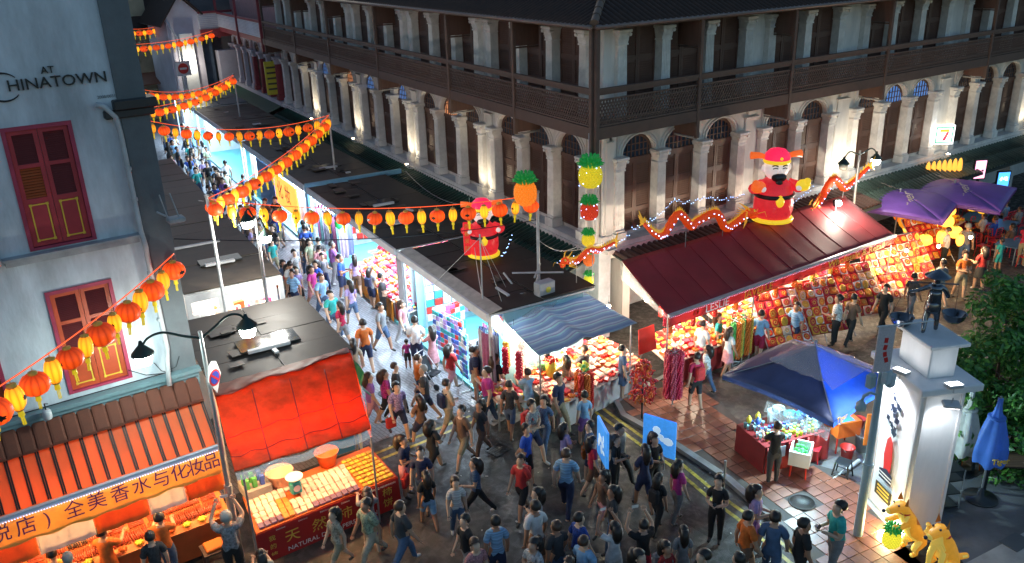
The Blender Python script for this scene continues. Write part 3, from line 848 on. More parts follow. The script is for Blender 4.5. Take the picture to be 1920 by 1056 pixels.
# floodlight on the pilaster, small camera by the ledge
t = thing('wall_floodlight', 'unlit grey floodlight fixed to the dark corner pilaster', 'floodlight', (3.5, 16.9, 7.5))
m_ = MB(); m_.bevbox(3.4, 16.5, 7.42, 3.72, 16.75, 7.52, .02); put('housing', m_.mesh('housing', M_LEDGE), t)
m_ = MB(); m_.cyl((3.42, 16.62, 7.52), (3.36, 16.72, 7.98), .012); m_.cyl((3.62, 16.6, 7.52), (3.55, 16.7, 7.98), .012); m_.cyl((3.3, 16.92, 7.6), (3.5, 16.7, 7.48), .02); put('bracket', m_.mesh('bracket', M_LEDGE), t)
t = thing('wall_spotlight', 'small grey cylinder spotlight on the ledge above the corrugated awning', 'spotlight', (.6, 16.8, 4.2))
m_ = MB(); m_.lathe([(.07, 0), (.08, .02), (.08, .16), (.06, .2), (.02, .2)], 12, (.62, 16.62, 4.1)); put('housing', m_.mesh('housing', M_PIPE), t)
m_ = MB(); m_.tube([(.62, 16.62, 4.3), (.62, 16.72, 4.38), (.68, 16.85, 4.3)], .012); put('bracket', m_.mesh('bracket', M_LET), t)
t = thing('wall_spotlight', 'small grey box lamp at the end of the upper window ledge', 'spotlight', (.5, 16.8, 7.2))
m_ = MB(); m_.bevbox(.34, 16.66, 7.18, .54, 16.84, 7.34, .03); m_.cyl((.44, 16.75, 7.34), (.44, 16.8, 7.42), .03); put('housing', m_.mesh('housing', M_LEDGE), t)

# ================================================================ HOUSES AT THE END OF THE SIDE STREET
M_PKW = mat('pink_plaster', (.42, .22, .22), .7, var=.2)
M_PKR = mat('dull_red_paint', (.3, .05, .06), .5, var=.2)
M_PALE = mat('pale_lilac_plaster', (.55, .52, .58), .7, var=.2, scale=.7)
M_TAN = mat('tan_plaster', (.4, .33, .22), .75, var=.3, scale=.7)
rh = thing('red_house', 'dull red shophouse with white balcony boards beyond the colonnade', 'building', CW + LV * 34.2)
def LF(x0, y0, z0, x1, y1, z1, m, name, par, F=FA):
    m_ = MB(); m_.box(x0, y0, z0, x1, y1, z1); return put(name, m_.mesh(name, m), par, F)
LF(-47, .1, 0, -34.25, 3, 10.2, M_PKW, 'wall', rh)
for k in range(2):
    b0 = -35.0 - 6.3 * k
    for d in (0, 1.9, 3.8, 5.6):
        c_ = put('column', P_SHAFT, rh, FA @ T((b0 - d, -.05, 3.7)), [M_PKR if k == 0 else M_PALE])
        put('base', P_BASE, c_, FA @ T((b0 - d, -.05, 3.34)), [M_PKR if k == 0 else M_PALE]); put('capital', P_CAP, c_, FA @ T((b0 - d, -.05, 5.62)), [M_PALE])
    for d in (.95, 2.85, 4.7):
        MM = FA @ T((b0 - d, -.05, 0))
        put('arch', P_ARCH, rh, MM, [M_PALE]); put('fanlight', P_FAN, rh, MM @ T((0, -.08, 0)))
        for sx in (1, -1): put('shutter', P_LEAF, rh, MM @ T((-.74 * sx, -.08, 0)) @ SC(sx, 1, 1))
LF(-47, -1.0, 7.0, -34.3, .1, 7.3, M_PKR, 'balcony_floor', rh)
LF(-47, -.4, 3.0, -34.3, .1, 3.3, M_PALE, 'ledge', rh)
for k in range(2):
    LF(-46.6 + k * 6.2, -1.02, 7.32, -40.8 + k * 6.2, -.96, 8.2, M_WHITE, 'balcony_boards', rh)
    for i in range(9): LF(-46.6 + k * 6.2, -1.035, 7.38 + i * .09, -40.8 + k * 6.2, -1.021, 7.43 + i * .09, M_PALE, 'board', rh)
    LF(-46.6 + k * 6.2, -1.06, 8.22, -40.8 + k * 6.2, -.92, 8.36, M_PKR, 'handrail', rh)
for u in (-34.5, -40.7, -46.8): LF(u - .08, -1.1, 6.5, u + .08, -.94, 10.2, M_PKR, 'post', rh)
sb = put('sign', MB().box(-.06, -.9, 0, .06, -.1, 2.1).mesh('sign', mat('yellow_sign', (.7, .6, .05), .5)), rh, FA @ T((-35.2, -.05, 3.7)))
for i in range(5): put('sign_mark', MB().box(-.07, -.8, 0, -.062, -.2, .12).mesh('sign_mark', mat('sign_dark', (.1, .08, .05), .5)), sb, FA @ T((-35.2 + .132, -.05, 4.0 + i * .34)))
canopy_m = MB(); canopy_m.slab((-47, -.4, 3.05), (-47, -1.9, 2.5), (-34.3, -1.9, 2.5), (-34.3, -.4, 3.05), .05); put('canopy', canopy_m.mesh('canopy', mat('green_canopy', (.015, .08, .05), .5, var=.3)), rh, FA)
eh = thing('end_house', 'pale gabled house with pitched roof closing the end of the side street', 'building', (18.5, 66, 0))
m_ = MB(); m_.prism([(15.9, 0), (15.9, 8.1), (17.0, 9.6), (18.2, 8.4), (18.2, 0)], 66, 72); put('wall', m_.mesh('wall', M_PALE), eh)
m_ = MB(); m_.box(18.2, 67.4, 0, 24, 72, 11); put('wall', m_.mesh('wall', mat('dim_inner_wall', (.12, .11, .12), .7)), eh)
m_ = MB(); m_.slab((15.3, 65.5, 7.6), (17.0, 65.5, 9.85), (17.0, 72, 9.85), (15.3, 72, 7.6), .1); m_.slab((17.0, 65.5, 9.85), (18.5, 65.5, 8.3), (18.5, 72, 8.3), (17, 72, 9.85), .1); put('roof', m_.mesh('roof', M_ROOF), eh)
m_ = MB(); m_.box(16.6, 65.6, 2.5, 17.5, 66.2, 7.0); m_.box(16.4, 65.5, 2.2, 17.7, 66.3, 2.6); put('pillar', m_.mesh('pillar', M_WHITE), eh)
m_ = MB(); m_.box(19.2, 65.6, 2.3, 21.6, 66.4, 5.6); put('pillar', m_.mesh('pillar', M_PALE), eh)
m_ = MB(); m_.box(18.2, 65.8, 7.2, 24, 66, 8.3); put('balcony_boards', m_.mesh('balcony_boards', M_WHITE), eh)
for i in range(8): put('board', MB().box(18.2, 65.76, 7.25 + i * .13, 24, 65.797, 7.31 + i * .13).mesh('board', M_PALE), eh)
m_ = MB(); m_.box(18.2, 65.7, 6.6, 24, 66, 7.2); m_.box(18.2, 65.7, 8.3, 24, 66, 8.45); put('balcony_beam', m_.mesh('balcony_beam', M_PKR), eh)
m_ = MB(); m_.box(18.3, 66.6, 2.2, 19.1, 67.2, 6.4); put('window', m_.mesh('window', M_GLASS), eh)
m_ = MB(); m_.tube([(15.85, 65.6, 8.0), (16.1, 65.6, 7.4), (16.4, 65.6, 6.8), (16.3, 65.6, 2.6)], .06); put('drainpipe', m_.mesh('drainpipe', M_PIPE), eh)
lamp('pillar_lamp', 'POINT', (17.0, 64.9, 5.0), 45, (1, .93, .8), eh, .1)
th = thing('tan_house', 'tan house behind the lanterns at the far end of the side street', 'building', (13, 73, 0))
m_ = MB(); m_.box(4, 73, 0, 16.2, 80, 14); put('wall', m_.mesh('wall', M_TAN), th)
m_ = MB(); m_.slab((4, 71.6, 7.0), (16.2, 71.6, 7.2), (16.2, 73, 8.0), (4, 73, 8.0), .1); put('eave', m_.mesh('eave', M_ROOF), th)
m_ = MB(); m_.slab((4, 70.8, 2.9), (16.4, 70.8, 3.1), (16.4, 73, 3.7), (4, 73, 3.7), .1); put('awning', m_.mesh('awning', mat('rust_awning', (.2, .08, .05), .6)), th)
for i in range(5):
    m_ = MB(); m_.box(6 + i * 2, 72.9, 4.6, 7.1 + i * 2, 72.99, 6.4); f = put('window', m_.mesh('window', M_BROWN), th)
    m_ = MB(); m_.box(6.1 + i * 2, 72.86, 4.7, 7.0 + i * 2, 72.895, 6.3)
    put('pane', m_.mesh('pane', mat('lit_far_pane', (.4, .6, .7), .3, es=.8, ecol=(.6, .85, 1)) if i == 4 else M_GLASS), f)
fh = thing('far_house', 'plain dark house seen between the tan house and the gable', 'building', (20, 84, 0))
m_ = MB(); m_.box(8, 84, 0, 36, 90, 16); put('wall', m_.mesh('wall', mat('dim_plaster', (.2, .17, .15), .8, var=.2)), fh)
m_ = MB(); m_.slab((8, 82.5, 8), (36, 82.5, 8), (36, 84, 9), (8, 84, 9), .1); put('eave', m_.mesh('eave', M_ROOF), fh)
lh2 = thing('neighbour_house', 'shophouse beyond the near one on the same side of the street', 'building', (4, 30.2, 0))
m_ = MB(); m_.add([(-8, 30.2, 0), (3.6, 30.2, 0), (7.3, 70, 0), (-8, 70, 0), (-8, 30.2, 11), (3.6, 30.2, 11), (7.3, 70, 11), (-8, 70, 11)], [(4, 5, 6, 7), (0, 1, 5, 4), (1, 2, 6, 5)]); put('wall', m_.mesh('wall', M_LW), lh2)
# no-entry board, striped awnings at the far end
t = thing('road_sign', 'far square road sign with red disc and white bar', 'sign', (15.9, 63, 0))
m_ = MB(); m_.cyl((15.9, 63, 0), (15.9, 63, 5.2), .05); put('pole', m_.mesh('pole', M_PIPE), t)
m_ = MB(); m_.box(15.3, 62.9, 4.4, 16.3, 62.94, 5.4); put('board', m_.mesh('board', M_WHITE), t)
m_ = MB(); m_.cyl((15.8, 62.89, 4.9), (15.8, 62.87, 4.9), .36, n=20); put('disc', m_.mesh('disc', mat('sign_red', (.55, .04, .03), .4)), t)
m_ = MB(); m_.box(15.56, 62.85, 4.83, 16.04, 62.868, 4.97); put('bar', m_.mesh('bar', M_WHITE), t)
# ================================================================ MARKET STALLS
M_RFD = mat('dark_roof_sheet', (.034, .029, .025), .6, var=.6, scale=1.6, bump=.15, bscale=6)
M_RFB = mat('brown_roof_sheet', (.062, .05, .038), .55, var=.6, scale=1.6, bump=.15, bscale=6)
M_STEEL = mat('galvanised_steel', (.42, .43, .44), .4, .6, var=.2, scale=5)
M_WPOLE = mat('white_pole', (.6, .62, .62), .45, .2, var=.15)
M_FASC = mat('white_fascia', (.62, .64, .66), .5, var=.15, scale=2)
M_BLUEW = mat('cyan_stall_wall', (.3, .52, .58), .5, var=.15, scale=2)
M_BLUEP = mat('blue_panel', (.05, .2, .42), .5, var=.15)
M_TUBE_C = mat('cool_tube', (.9, .97, 1), es=9, ecol=(.82, .95, 1))
M_TUBE_W = mat('warm_tube', (1, .85, .6), es=9, ecol=(1, .78, .48))
M_REDT = mat('red_tarp', (.9, .115, .022), .7, var=.3, scale=2.5, trans=.65, bump=.5, bscale=7)
M_BRT = mat('brown_plastic', (.22, .05, .03), .5, var=.35, scale=3, trans=.3)
M_CLEAR = mat('clear_plastic_sheet', (.8, .82, .84), .15, var=.1, alpha=.3)
M_MAROON = mat('maroon_canvas', (.4, .04, .046), .6, var=.22, scale=1.2, trans=.12)
M_DRED = mat('deep_red_cloth', (.3, .02, .02), .7, var=.2)
RED = [mat('red_goods', (.6, .03, .02), .45), mat('orange_goods', (.7, .16, .02), .45), mat('gold_goods', (.7, .42, .06), .4, .2), mat('crimson_goods', (.5, .01, .05), .5), mat('pale_goods', (.7, .55, .45), .5)]
MULTI = [mat('teal_goods', (.05, .4, .42), .5), mat('blue_goods', (.05, .12, .5), .5), mat('white_goods', (.7, .72, .74), .5), mat('pink_goods', (.7, .1, .3), .5), mat('yellow_goods', (.75, .6, .05), .5), mat('black_goods', (.03, .03, .035), .5), mat('lilac_goods', (.35, .25, .55), .5), mat('green_goods', (.08, .4, .1), .5)] 
def tube_light(P0, P1, m, energy, col, label, group, drop=.02, aim=(0, 0, -1)):
    P0 = Vector(P0); P1 = Vector(P1); c = (P0 + P1) / 2
    t = thing('tube_light', label, 'light', c, group)
    b = MB(); b.cyl(P0 + Vector((0, 0, .05)), P1 + Vector((0, 0, .05)), .035, n=4, sm=False); put('housing', b.mesh('housing', M_FASC), t)
    b = MB(); b.cyl(P0, P1, .02, n=6); put('tube', b.mesh('tube', m), t)
    L = (P1 - P0).length
    o = lamp('tube_lamp', 'AREA', c - Vector((0, 0, drop + .03)), energy, col, t, (L, .12))
    d = (P1 - P0).normalized(); z = -Vector(aim).normalized(); x = (d - z * d.dot(z)).normalized(); y = z.cross(x)
    Mm = Matrix(((x.x, y.x, z.x, 0), (x.y, y.y, z.y, 0), (x.z, y.z, z.z, 0), (0, 0, 0, 1)))
    o.matrix_basis = WM[t.name].inverted() @ T(c + Vector(aim).normalized() * .07) @ Mm
def bulb(P, energy, col, label, group, m=None, r=.05, ht=.3):
    t = thing('bulb', label, 'light', P, group)
    P = Vector(P)
    b = MB(); b.ball(P, r, 10, 6); put('globe', b.mesh('globe', m or M_BULB_W), t)
    b = MB(); b.cyl(P + Vector((0, 0, r * .8)), P + Vector((0, 0, r + .07)), .025); b.cyl(P + Vector((0, 0, r + .07)), P + Vector((0, 0, ht)), .006, n=4); put('holder', b.mesh('holder', M_LET), t)
    lamp('bulb_lamp', 'POINT', P - Vector((0, 0, r + .03)), energy, col, t, .06)

def flat_roof(par, F, x0, x1, y0, y1, z, nx, ny, m, tilt=0.0):
    dx, dy = (x1 - x0) / nx, (y1 - y0) / ny
    me = MB().box(.008, .008, 0, dx - .008, dy - .008, .03).mesh('roof_panel', m)
    for i in range(nx):
        for j in range(ny): put('roof_panel', me, par, F @ T((x0 + i * dx, y0 + j * dy, z + tilt * i / max(1, nx) + R.uniform(0, .012))) @ RX(R.uniform(-.006, .006)) @ RY(R.uniform(-.006, .006)))
    u = MB(); u.box(x0 + .02, y0 + .02, z - .07, x1 - .02, y1 - .02, z - .012); put('roof_deck', u.mesh('roof_deck', mat('stall_soffit', (.55, .56, .56), .6)), par, F)
def roof_bits(par, F, x0, x1, y0, y1, z, n):
    m_ = [mat('roof_patch', (.1, .085, .07), .6, var=.4), mat('roof_strip', (.03, .028, .026), .4), M_FASC]
    for i in range(n):
        b = MB(); w_, d_ = R.uniform(.1, .9), R.uniform(.05, .5); b.box(-w_ / 2, -d_ / 2, 0, w_ / 2, d_ / 2, .012 if i % 4 else .05)
        put('roof_patch', b.mesh('roof_patch', m_[0] if i % 3 == 0 else m_[1] if i % 4 else m_[2]), par, F @ T((R.uniform(x0 + .4, x1 - .4), R.uniform(y0 + .4, y1 - .4), z + .085)) @ RZ(R.choice((0, PI / 2, .1))))
def hatch(par, F, x, y, z, w=1.5, d=.75):
    b = MB(); b.box(x, y, z, x + w, y + d, z + .05); o = put('hatch', b.mesh('hatch', mat('hatch_glass', (.02, .025, .025), .12)), par, F)
    b = MB(); b.box(x + w * .1, y - .13, z + .02, x + w * .8, y - .01, z + .1); put('hatch_bar', b.mesh('hatch_bar', M_FASC), par, F)

# ---- left row, near stall
FL1 = T((3.95, 18.1, 0)) @ RZ(rad(-4))
st1 = thing('market_stall', 'market stall with dark flat roof behind the red tarp', 'stall', FL1, 'stalls of the side street market')
FLr = T((3.95, 18.0, 0)) @ RZ(LA - PI / 2)
flat_roof(st1, FLr, 0, 3.45, .1, 4.35, 2.98, 2, 4, M_RFD, .05)
hatch(st1, FLr, 1.0, 1.3, 3.05); roof_bits(st1, FLr, .2, 3.2, .3, 4.1, 2.98, 7)
for x, y in ((.05, .15), (3.4, .15), (.05, 4.25), (3.4, 4.25)):
    b = MB(); b.box(x - .03, y - .03, 0, x + .03, y + .03, 2.92); put('post', b.mesh('post', M_WPOLE), st1, FLr)
b = MB(); b.box(.1, 4.15, 0, 3.35, 4.2, 2.85); put('back_wall', b.mesh('back_wall', M_FASC), st1, FLr)
b = MB(); b.box(2.5, .4, 0, 3.3, 4.0, .85); put('counter', b.mesh('counter', M_BLUEP), st1, FLr)
# green tarp corner at the stall's street side
gt = MB(); a, b_ = Vector((7.35, 18.0, 2.95)), Vector((7.5, 17.2, 2.4))
gt.sheet(lambda u, v: (7.30 + .25 * v + .1 * math.sin(v * 7) * u, 18.2 - .75 * u, 3.0 - 1.0 * v - .25 * u + .05 * math.sin(u * 9)), 8, 8)
one('green_tarp', gt.mesh('green_tarp', mat('green_tarp', (.01, .16, .11), .35, var=.3, scale=3, trans=.2)), 'small green tarp hanging at the street end of the dark stall roof', 'tarp')
# ---- left row, second stall, and the low glazed front between
FL2 = T((5.05, 24.35, 0)) @ RZ(LA - PI / 2)
st2 = thing('market_stall', 'long market stall with brown sheet roof along the left of the side street', 'stall', FL2, 'stalls of the side street market')
flat_roof(st2, FL2, 0, 2.9, 0, 19, 2.98, 1, 16, M_RFB)
hatch(st2, FL2, .9, 2.0, 3.03, 1.3, .6)
b = MB(); b.box(.3, 4.3, 3.02, 2.0, 4.42, 3.08); put('ridge_bar', b.mesh('ridge_bar', M_FASC), st2, FL2)
b = MB()
for x0, x1, z0, z1 in ((0, 2.9, 2.7, 2.95), (0, 2.9, 1.95, 2.1), (0, .15, 2.1, 2.7), (.92, 1.07, 2.1, 2.7), (1.82, 1.98, 2.1, 2.7), (2.75, 2.9, 2.1, 2.7)): b.box(x0, -.06, z0, x1, 0, z1)
put('end_frame', b.mesh('end_frame', M_WPOLE), st2, FL2)
b = MB(); b.box(0, .9, 0, 2.9, .95, 2.9); put('partition', b.mesh('partition', M_FASC), st2, FL2)
for y in (0.1, 5, 10, 15, 18.9):
    b = MB(); b.box(2.83, y - .03, 0, 2.9, y + .03, 2.9); put('post', b.mesh('post', M_WPOLE), st2, FL2)
b = MB(); b.box(2.1, 1.2, 0, 2.8, 18.8, .85); put('counter', b.mesh('counter', M_FASC), st2, FL2)
for i in range(22):
    x = R.uniform(.1, 2.7); s_ = R.uniform(.08, .16)
    b = MB(); b.bevbox(-s_, -.08, 0, s_, .08, s_ * 1.6, .015)
    one('gift_box', b.mesh('gift_box', R.choice(RED + MULTI[2:5])), 'small bright gift box behind the low glazed stall front', 'box', FL2 @ T((x, R.uniform(.2, .7), 2.0)) @ RZ(R.uniform(-.4, .4)), 'gift boxes behind the glazed front')
b = MB(); b.box(.1, .05, 1.94, 2.8, .85, 1.985); put('shelf', b.mesh('shelf', M_FASC), st2, FL2)
tube_light(FL2 @ Vector((.3, .5, 2.82)), FL2 @ Vector((2.6, .5, 2.82)), M_TUBE_W, 30, (1, .9, .75), 'tube light behind the low glazed stall front', 'stall tube lights')
# sloping clear sheet in front of the glazed front
b = MB(); b.sheet(lambda u, v: FL2 @ Vector((2.9 * u, -.08 - 1.2 * v, 2.0 - .35 * v + .03 * math.sin(u * 25))), 20, 4, t=.01); one('plastic_sheet', b.mesh('plastic_sheet', mat('milky_corrugated_sheet', (.5, .53, .56), .35, var=.2)), 'milky sheet sloping down below the low glazed stall front', 'sheet')

# ---- red tarp stall
rt = thing('dried_fruit_stall', 'dried fruit stall with glowing red tarp roof and red printed skirt', 'stall', (5.3, 16, 0))
BLc, BRc, FRc, FLc = Vector((4.0, 18.2, 2.93)), Vector((7.32, 18.0, 2.98)), G(695, 805, 2.6), G(440, 885, 2.6)
def tarp(u, v):
    p = BLc.lerp(BRc, u).lerp(FLc.lerp(FRc, u), v)
    return p + Vector((0, 0, .3 * math.sin(PI * min(1, v * 1.6)) * (1 - v * .6) - .02 * abs(math.sin(PI * u * 3)) * v + .012 * abs(math.sin(u * 21 + v * 9)) + .014 * abs(math.sin(v * 13 + u * 7)) + .01 * math.sin(u * 47 - v * 31) * math.sin(v * 19)))
b = MB(); b.sheet(tarp, 80, 50, t=.012); tp = put('tarp', b.mesh('tarp', M_REDT), rt)
b = MB(); b.sheet(lambda u, v: tarp(u, v * (.27 - .1 * u + .025 * math.sin(u * 13)) + .01) + Vector((0, 0, .035 + .025 * abs(math.sin(u * 19 + v * 4)) * v)), 34, 8, t=.008); put('tarp_cover', b.mesh('tarp_cover', M_BRT), rt)
b = MB()
for v0 in (.64, .86): b.tube([tarp(i / 30, v0 + .012 * math.sin(i)) + Vector((0, 0, .012)) for i in range(31)], .008, 4)
for u0 in (.25, .52, .78): b.tube([tarp(u0, .3 + .7 * i / 16) + Vector((0, 0, .012)) for i in range(17)], .012, 4)
put('seam', b.mesh('seam', M_DRED), tp)
b = MB(); b.sheet(lambda u, v: tarp(u, 1) + Vector((.02 * math.sin(u * 30), -.02 - .1 * v, -.03 - .12 * v - .02 * math.sin(u * 17))), 30, 3, t=.006); put('plastic_valance', b.mesh('plastic_valance', M_CLEAR), rt)
b = MB(); b.sheet(lambda u, v: tarp(1, u) + Vector((.02 + .06 * math.sin(u * 12) * v, 0, -.25 * v)), 16, 3, t=.006); put('tarp_side', b.mesh('tarp_side', M_REDT), rt)
for (x, y) in ((3.62, 15.1), (6.42, 15.0), (7.25, 17.9)):
    b = MB(); b.cyl((x, y, 0), (x, y, 2.6), .025); put('post', b.mesh('post', M_STEEL), rt)
b = MB(); b.cyl((3.62, 15.1, 2.55), (6.42, 15.0, 2.55), .02); put('rail', b.mesh('rail', M_STEEL), rt)
TT = [(3.69, 15.15), (7.02, 15.2), (7.08, 16.75), (3.89, 16.62)]
b = MB(); b.add([(x, y, .88) for x, y in TT] + [(x, y, .82) for x, y in TT], [(0, 1, 2, 3), (0, 4, 5, 1), (1, 5, 6, 2), (2, 6, 7, 3), (3, 7, 4, 0)]); put('tabletop', b.mesh('tabletop', mat('orange_tabletop', (.6, .14, .03), .5)), rt)
b = MB(); b.slab((3.66, 15.12, .86), (3.66, 15.06, .12), (7.04, 15.1, .12), (7.04, 15.16, .86), .01); sk = put('skirt', b.mesh('skirt', mat('red_printed_skirt', (.4, .015, .015), .45, var=.2, scale=1)), rt)
b = MB(); b.slab((7.05, 15.16, .86), (7.05, 15.1, .12), (7.1, 16.7, .12), (7.1, 16.76, .86), .01); sk2 = put('skirt', b.mesh('skirt', MATS['red_printed_skirt']), rt)
M_GOLDT = mat('gold_print', (.75, .5, .08), .5); M_WT = mat('white_print', (.8, .75, .72), .5)
for i, ch in enumerate('天然柿'): text(ch, .36, M_GOLDT, (4.42 + i * .62, 15.085, .52), fx, (0, -.08, 1), sk, ext=.002)
text('NATURAL DRIED PERSIMMON', .16, M_WT, (5.35, 15.07, .24), fx, (0, -.08, 1), sk, ext=.002)
for i, z in enumerate((.66, .45, .24)): text('我的柿'[i], .15, M_GOLDT, (3.98, 15.075 + .0, z), fx, (0, -.08, 1), put('label_strip', MB().box(3.88, 15.066 + i * .0, z - .1, 4.08, 15.07, z + .1).mesh('label_strip', M_WT), rt) if False else sk, ext=.002)
for i, ch in enumerate('柿饼'): text(ch, .26, M_GOLDT, (6.72, 15.1, .62 - i * .28), fx, (0, -.08, 1), sk, ext=.002)
text('DRIED PERSIMMON', .07, M_WT, (6.65, 15.115, .8), fx, (0, -.08, 1), sk, ext=.002)
for i in range(5): text('Delicious', .055, M_WT, (4.2 + i * .5, 15.118, .8), fx, (0, -.08, 1), sk, ext=.002)
# packs in rows on the table
pk = MB(); pk.bevbox(-.06, -.085, 0, .06, .085, .05, .012); PK = pk.mesh('fruit_pack', RED[4])
M_PKS = [mat('pale_pink_pack', (.75, .55, .46), .3), mat('cream_pack', (.8, .68, .55), .3), mat('plum_pack', (.2, .12, .2), .4), mat('orange_pack', (.75, .3, .06), .4)]
for i in range(17):
    for j in range(6):
        x = 3.85 + i * .138; y = 15.3 + j * .19
        if (i, j) in ((6, 3), (6, 4), (7, 3), (7, 4)): continue
        m = M_PKS[2] if j == 0 and (i < 4 or i > 8) else M_PKS[3] if (i in (4, 5) and j < 4) else R.choice(M_PKS[:2])
        one('fruit_pack', PK, f'dried fruit pack {ORD[i]} from left in {ORD[j]} row from front on the red stall', 'pack', T((x + j * .02, y, .885 + R.uniform(0, .02))) @ RZ(R.uniform(-.2, .2)) @ RX(.1), 'dried fruit packs', [m])
tr = MB(); tr.bevbox(-.055, -.055, 0, .055, .055, .045, .012); TR = tr.mesh('yellow_box', RED[2])
for i in range(6):
    for j in range(8): one('yellow_box', TR, f'little yellow box {ORD[i]} from left in {ORD[j]} row from front on the red stall', 'box', T((6.28 + i * .13, 15.3 + j * .165, .885)) @ RZ(R.uniform(-.1, .1)), 'little yellow boxes', [MULTI[4] if (i + j) % 3 else RED[2]])
def basin(P, r, h, m, label):
    b = MB(); b.lathe([(r * .7, 0), (r, h), (r + .02, h), (r + .02, h - .02), (r * .98, h * .95), (r * .66, .02)], 20); return one('basin', b.mesh('basin', m), label, 'basin', T(P))
basin((4.75, 16.5, .9), .3, .38, mat('peach_plastic', (.75, .45, .33), .4), 'large peach basin at the back of the dried fruit stall')
basin((5.95, 16.62, .9), .27, .36, mat('orange_plastic', (.75, .2, .06), .4), 'orange basin at the back of the dried fruit stall')
b = MB(); b.bevbox(3.9, 16.3, .88, 4.5, 16.9, 1.15, .02); one('crate', b.mesh('crate', M_CONCL), 'grey crate of drink packs behind the dried fruit', 'crate')
for i in range(6):
    b = MB(); b.bevbox(-.05, -.05, 0, .05, .05, .24, .01)
    one('drink_pack', b.mesh('drink_pack', MULTI[7] if i % 3 < 2 else MULTI[1]), 'green or blue drink pack standing on the grey crate', 'drink', T((3.98 + (i % 3) * .17, 16.42 + (i // 3) * .22, 1.152)), 'drink packs on the crate')
sc = thing('weighing_scale', 'teal weighing scale with white dish on the dried fruit table', 'scale', (4.9, 15.9, .89))
b = MB(); b.bevbox(-.12, -.1, 0, .12, .1, .3, .03); put('body', b.mesh('body', mat('teal_enamel', (.02, .35, .33), .35)), sc, T((4.9, 15.95, .935)))
b = MB(); b.cyl((0, -.105, .16), (0, -.115, .16), .08, n=16); put('dial', b.mesh('dial', M_WT), sc, T((4.9, 15.95, .935)))
b = MB(); b.lathe([(.05, .3), (.06, .36), (.19, .4), (.2, .43), (.18, .42), (.05, .38)], 18); put('dish', b.mesh('dish', M_WHITE), sc, T((4.9, 15.95, .935)))
for i in range(5):
    p = tarp(.12 + i * .19, .68) - Vector((0, 0, .13))
    bulb(p, 24, (1, .66, .3), f'{ORD[i]} bare bulb from the left glowing under the red tarp', 'bulbs under the red tarp', M_BULB_W, .035, .1)

# ---- corrugated awning and sausage stall in front of the left house
aw = thing('corrugated_awning', 'corrugated orange awning with brown tile top above the yellow banner', 'awning', (1.5, 16, 0))
M_COR = mat('orange_fibreglass', (.6, .21, .08), .6, var=.18, scale=2, trans=.6, stretch=(1, .2, .2))
M_CORT = mat('brown_flashing_tile', (.13, .04, .022), .85, var=.25, scale=4)
M_RIB = mat('dark_rib', (.02, .008, .005), .6)
A0, A1 = Vector((0, 16.9, 3.66)), Vector((0, 16.0, 2.76))
pp = .262
pan = MB()
for k, (x0, x1) in enumerate(((0, pp - .002),)):
    pan.slab((x0, A1.y, A1.z), (x1, A1.y, A1.z), (x1, A0.y, A0.z), (x0, A0.y, A0.z), .008)
PAN = pan.mesh('awning_panel', M_COR)
ribm = MB()
for x0 in (pp - .07, pp - .03): ribm.slab((x0 + .002, A1.y, A1.z + .018), (x0 + .032, A1.y, A1.z + .018), (x0 + .032, A0.y, A0.z + .018), (x0 + .002, A0.y, A0.z + .018), .025)
RIB = ribm.mesh('rib', M_RIB)
til = MB()
prf = [(0, 0), (.02, .05), (.06, .065), (.22, .065), (.25, .04), (pp, 0)]
t0, t1 = Vector((0, 16.9, 3.98)), Vector((0, 16.62, 3.5))
til.add([(x, t1.y, t1.z + h) for x, h in prf] + [(x, t0.y, t0.z + h) for x, h in prf], [(i, i + 1, i + 7, i + 6) for i in range(5)] + [(5, 4, 3, 2, 1, 0)])
TIL = til.mesh('tile', M_CORT)
for i in range(22):
    x = 3.46 - (i + 1) * pp
    put('awning_panel', PAN, aw, T((x, 0, 0))); put('rib', RIB, aw, T((x, 0, 0))); put('tile', TIL, aw, T((x, 0, R.uniform(-.01, .01))))
b = MB(); b.box(-2.4, 15.93, 2.66, 3.48, 16.02, 2.745); gut = put('gutter', b.mesh('gutter', mat('pale_blue_gutter', (.4, .5, .6), .4)), aw)
b = MB()
for i in range(118): b.ball((-2.35 + i * .049, 15.915, 2.655), .011, 5, 3)
put('fairy_lights', b.mesh('fairy_lights', mat('violet_led', (.8, .75, 1), es=1.3, ecol=(.65, .6, 1))), aw)
bn = thing('banner', 'yellow cloth banner with purple Chinese lettering under the corrugated awning', 'banner', (1.5, 15.95, 2.4))
b = MB(); b.sheet(lambda u, v: (-2.4 + 5.86 * u, 15.94 + .02 * math.sin(u * 60), 2.64 - (.46 + .025 * math.sin(u * 55)) * v), 80, 6, t=.0)
M_BAN = mat('yellow_banner_cloth', (.85, .55, .12), .6, var=.3, scale=1.5, trans=.45)
b = MB(); b.sheet(lambda u, v: (-2.4 + 5.86 * u, 15.94 + .012 * math.sin(u * 40) - .12 * v, 2.64 - (.46 + .022 * math.sin(u * 60)) * v), 90, 6, t=.006); put('cloth', b.mesh('cloth', M_BAN), bn)
M_PURP = mat('purple_lettering', (.1, .01, .14), .6)
for i, ch in enumerate('税店)全美香水与化妆品'):
    xx = (-.62, -.2, .16, .62, 1.02, 1.44, 1.84, 2.22, 2.58, 2.9, 3.22)[i]
    text(ch, .36, M_PURP, (xx, 15.85, 2.46 + (0 if i % 2 else .015)), fx, (0, .25, 1), bn, ext=.003)
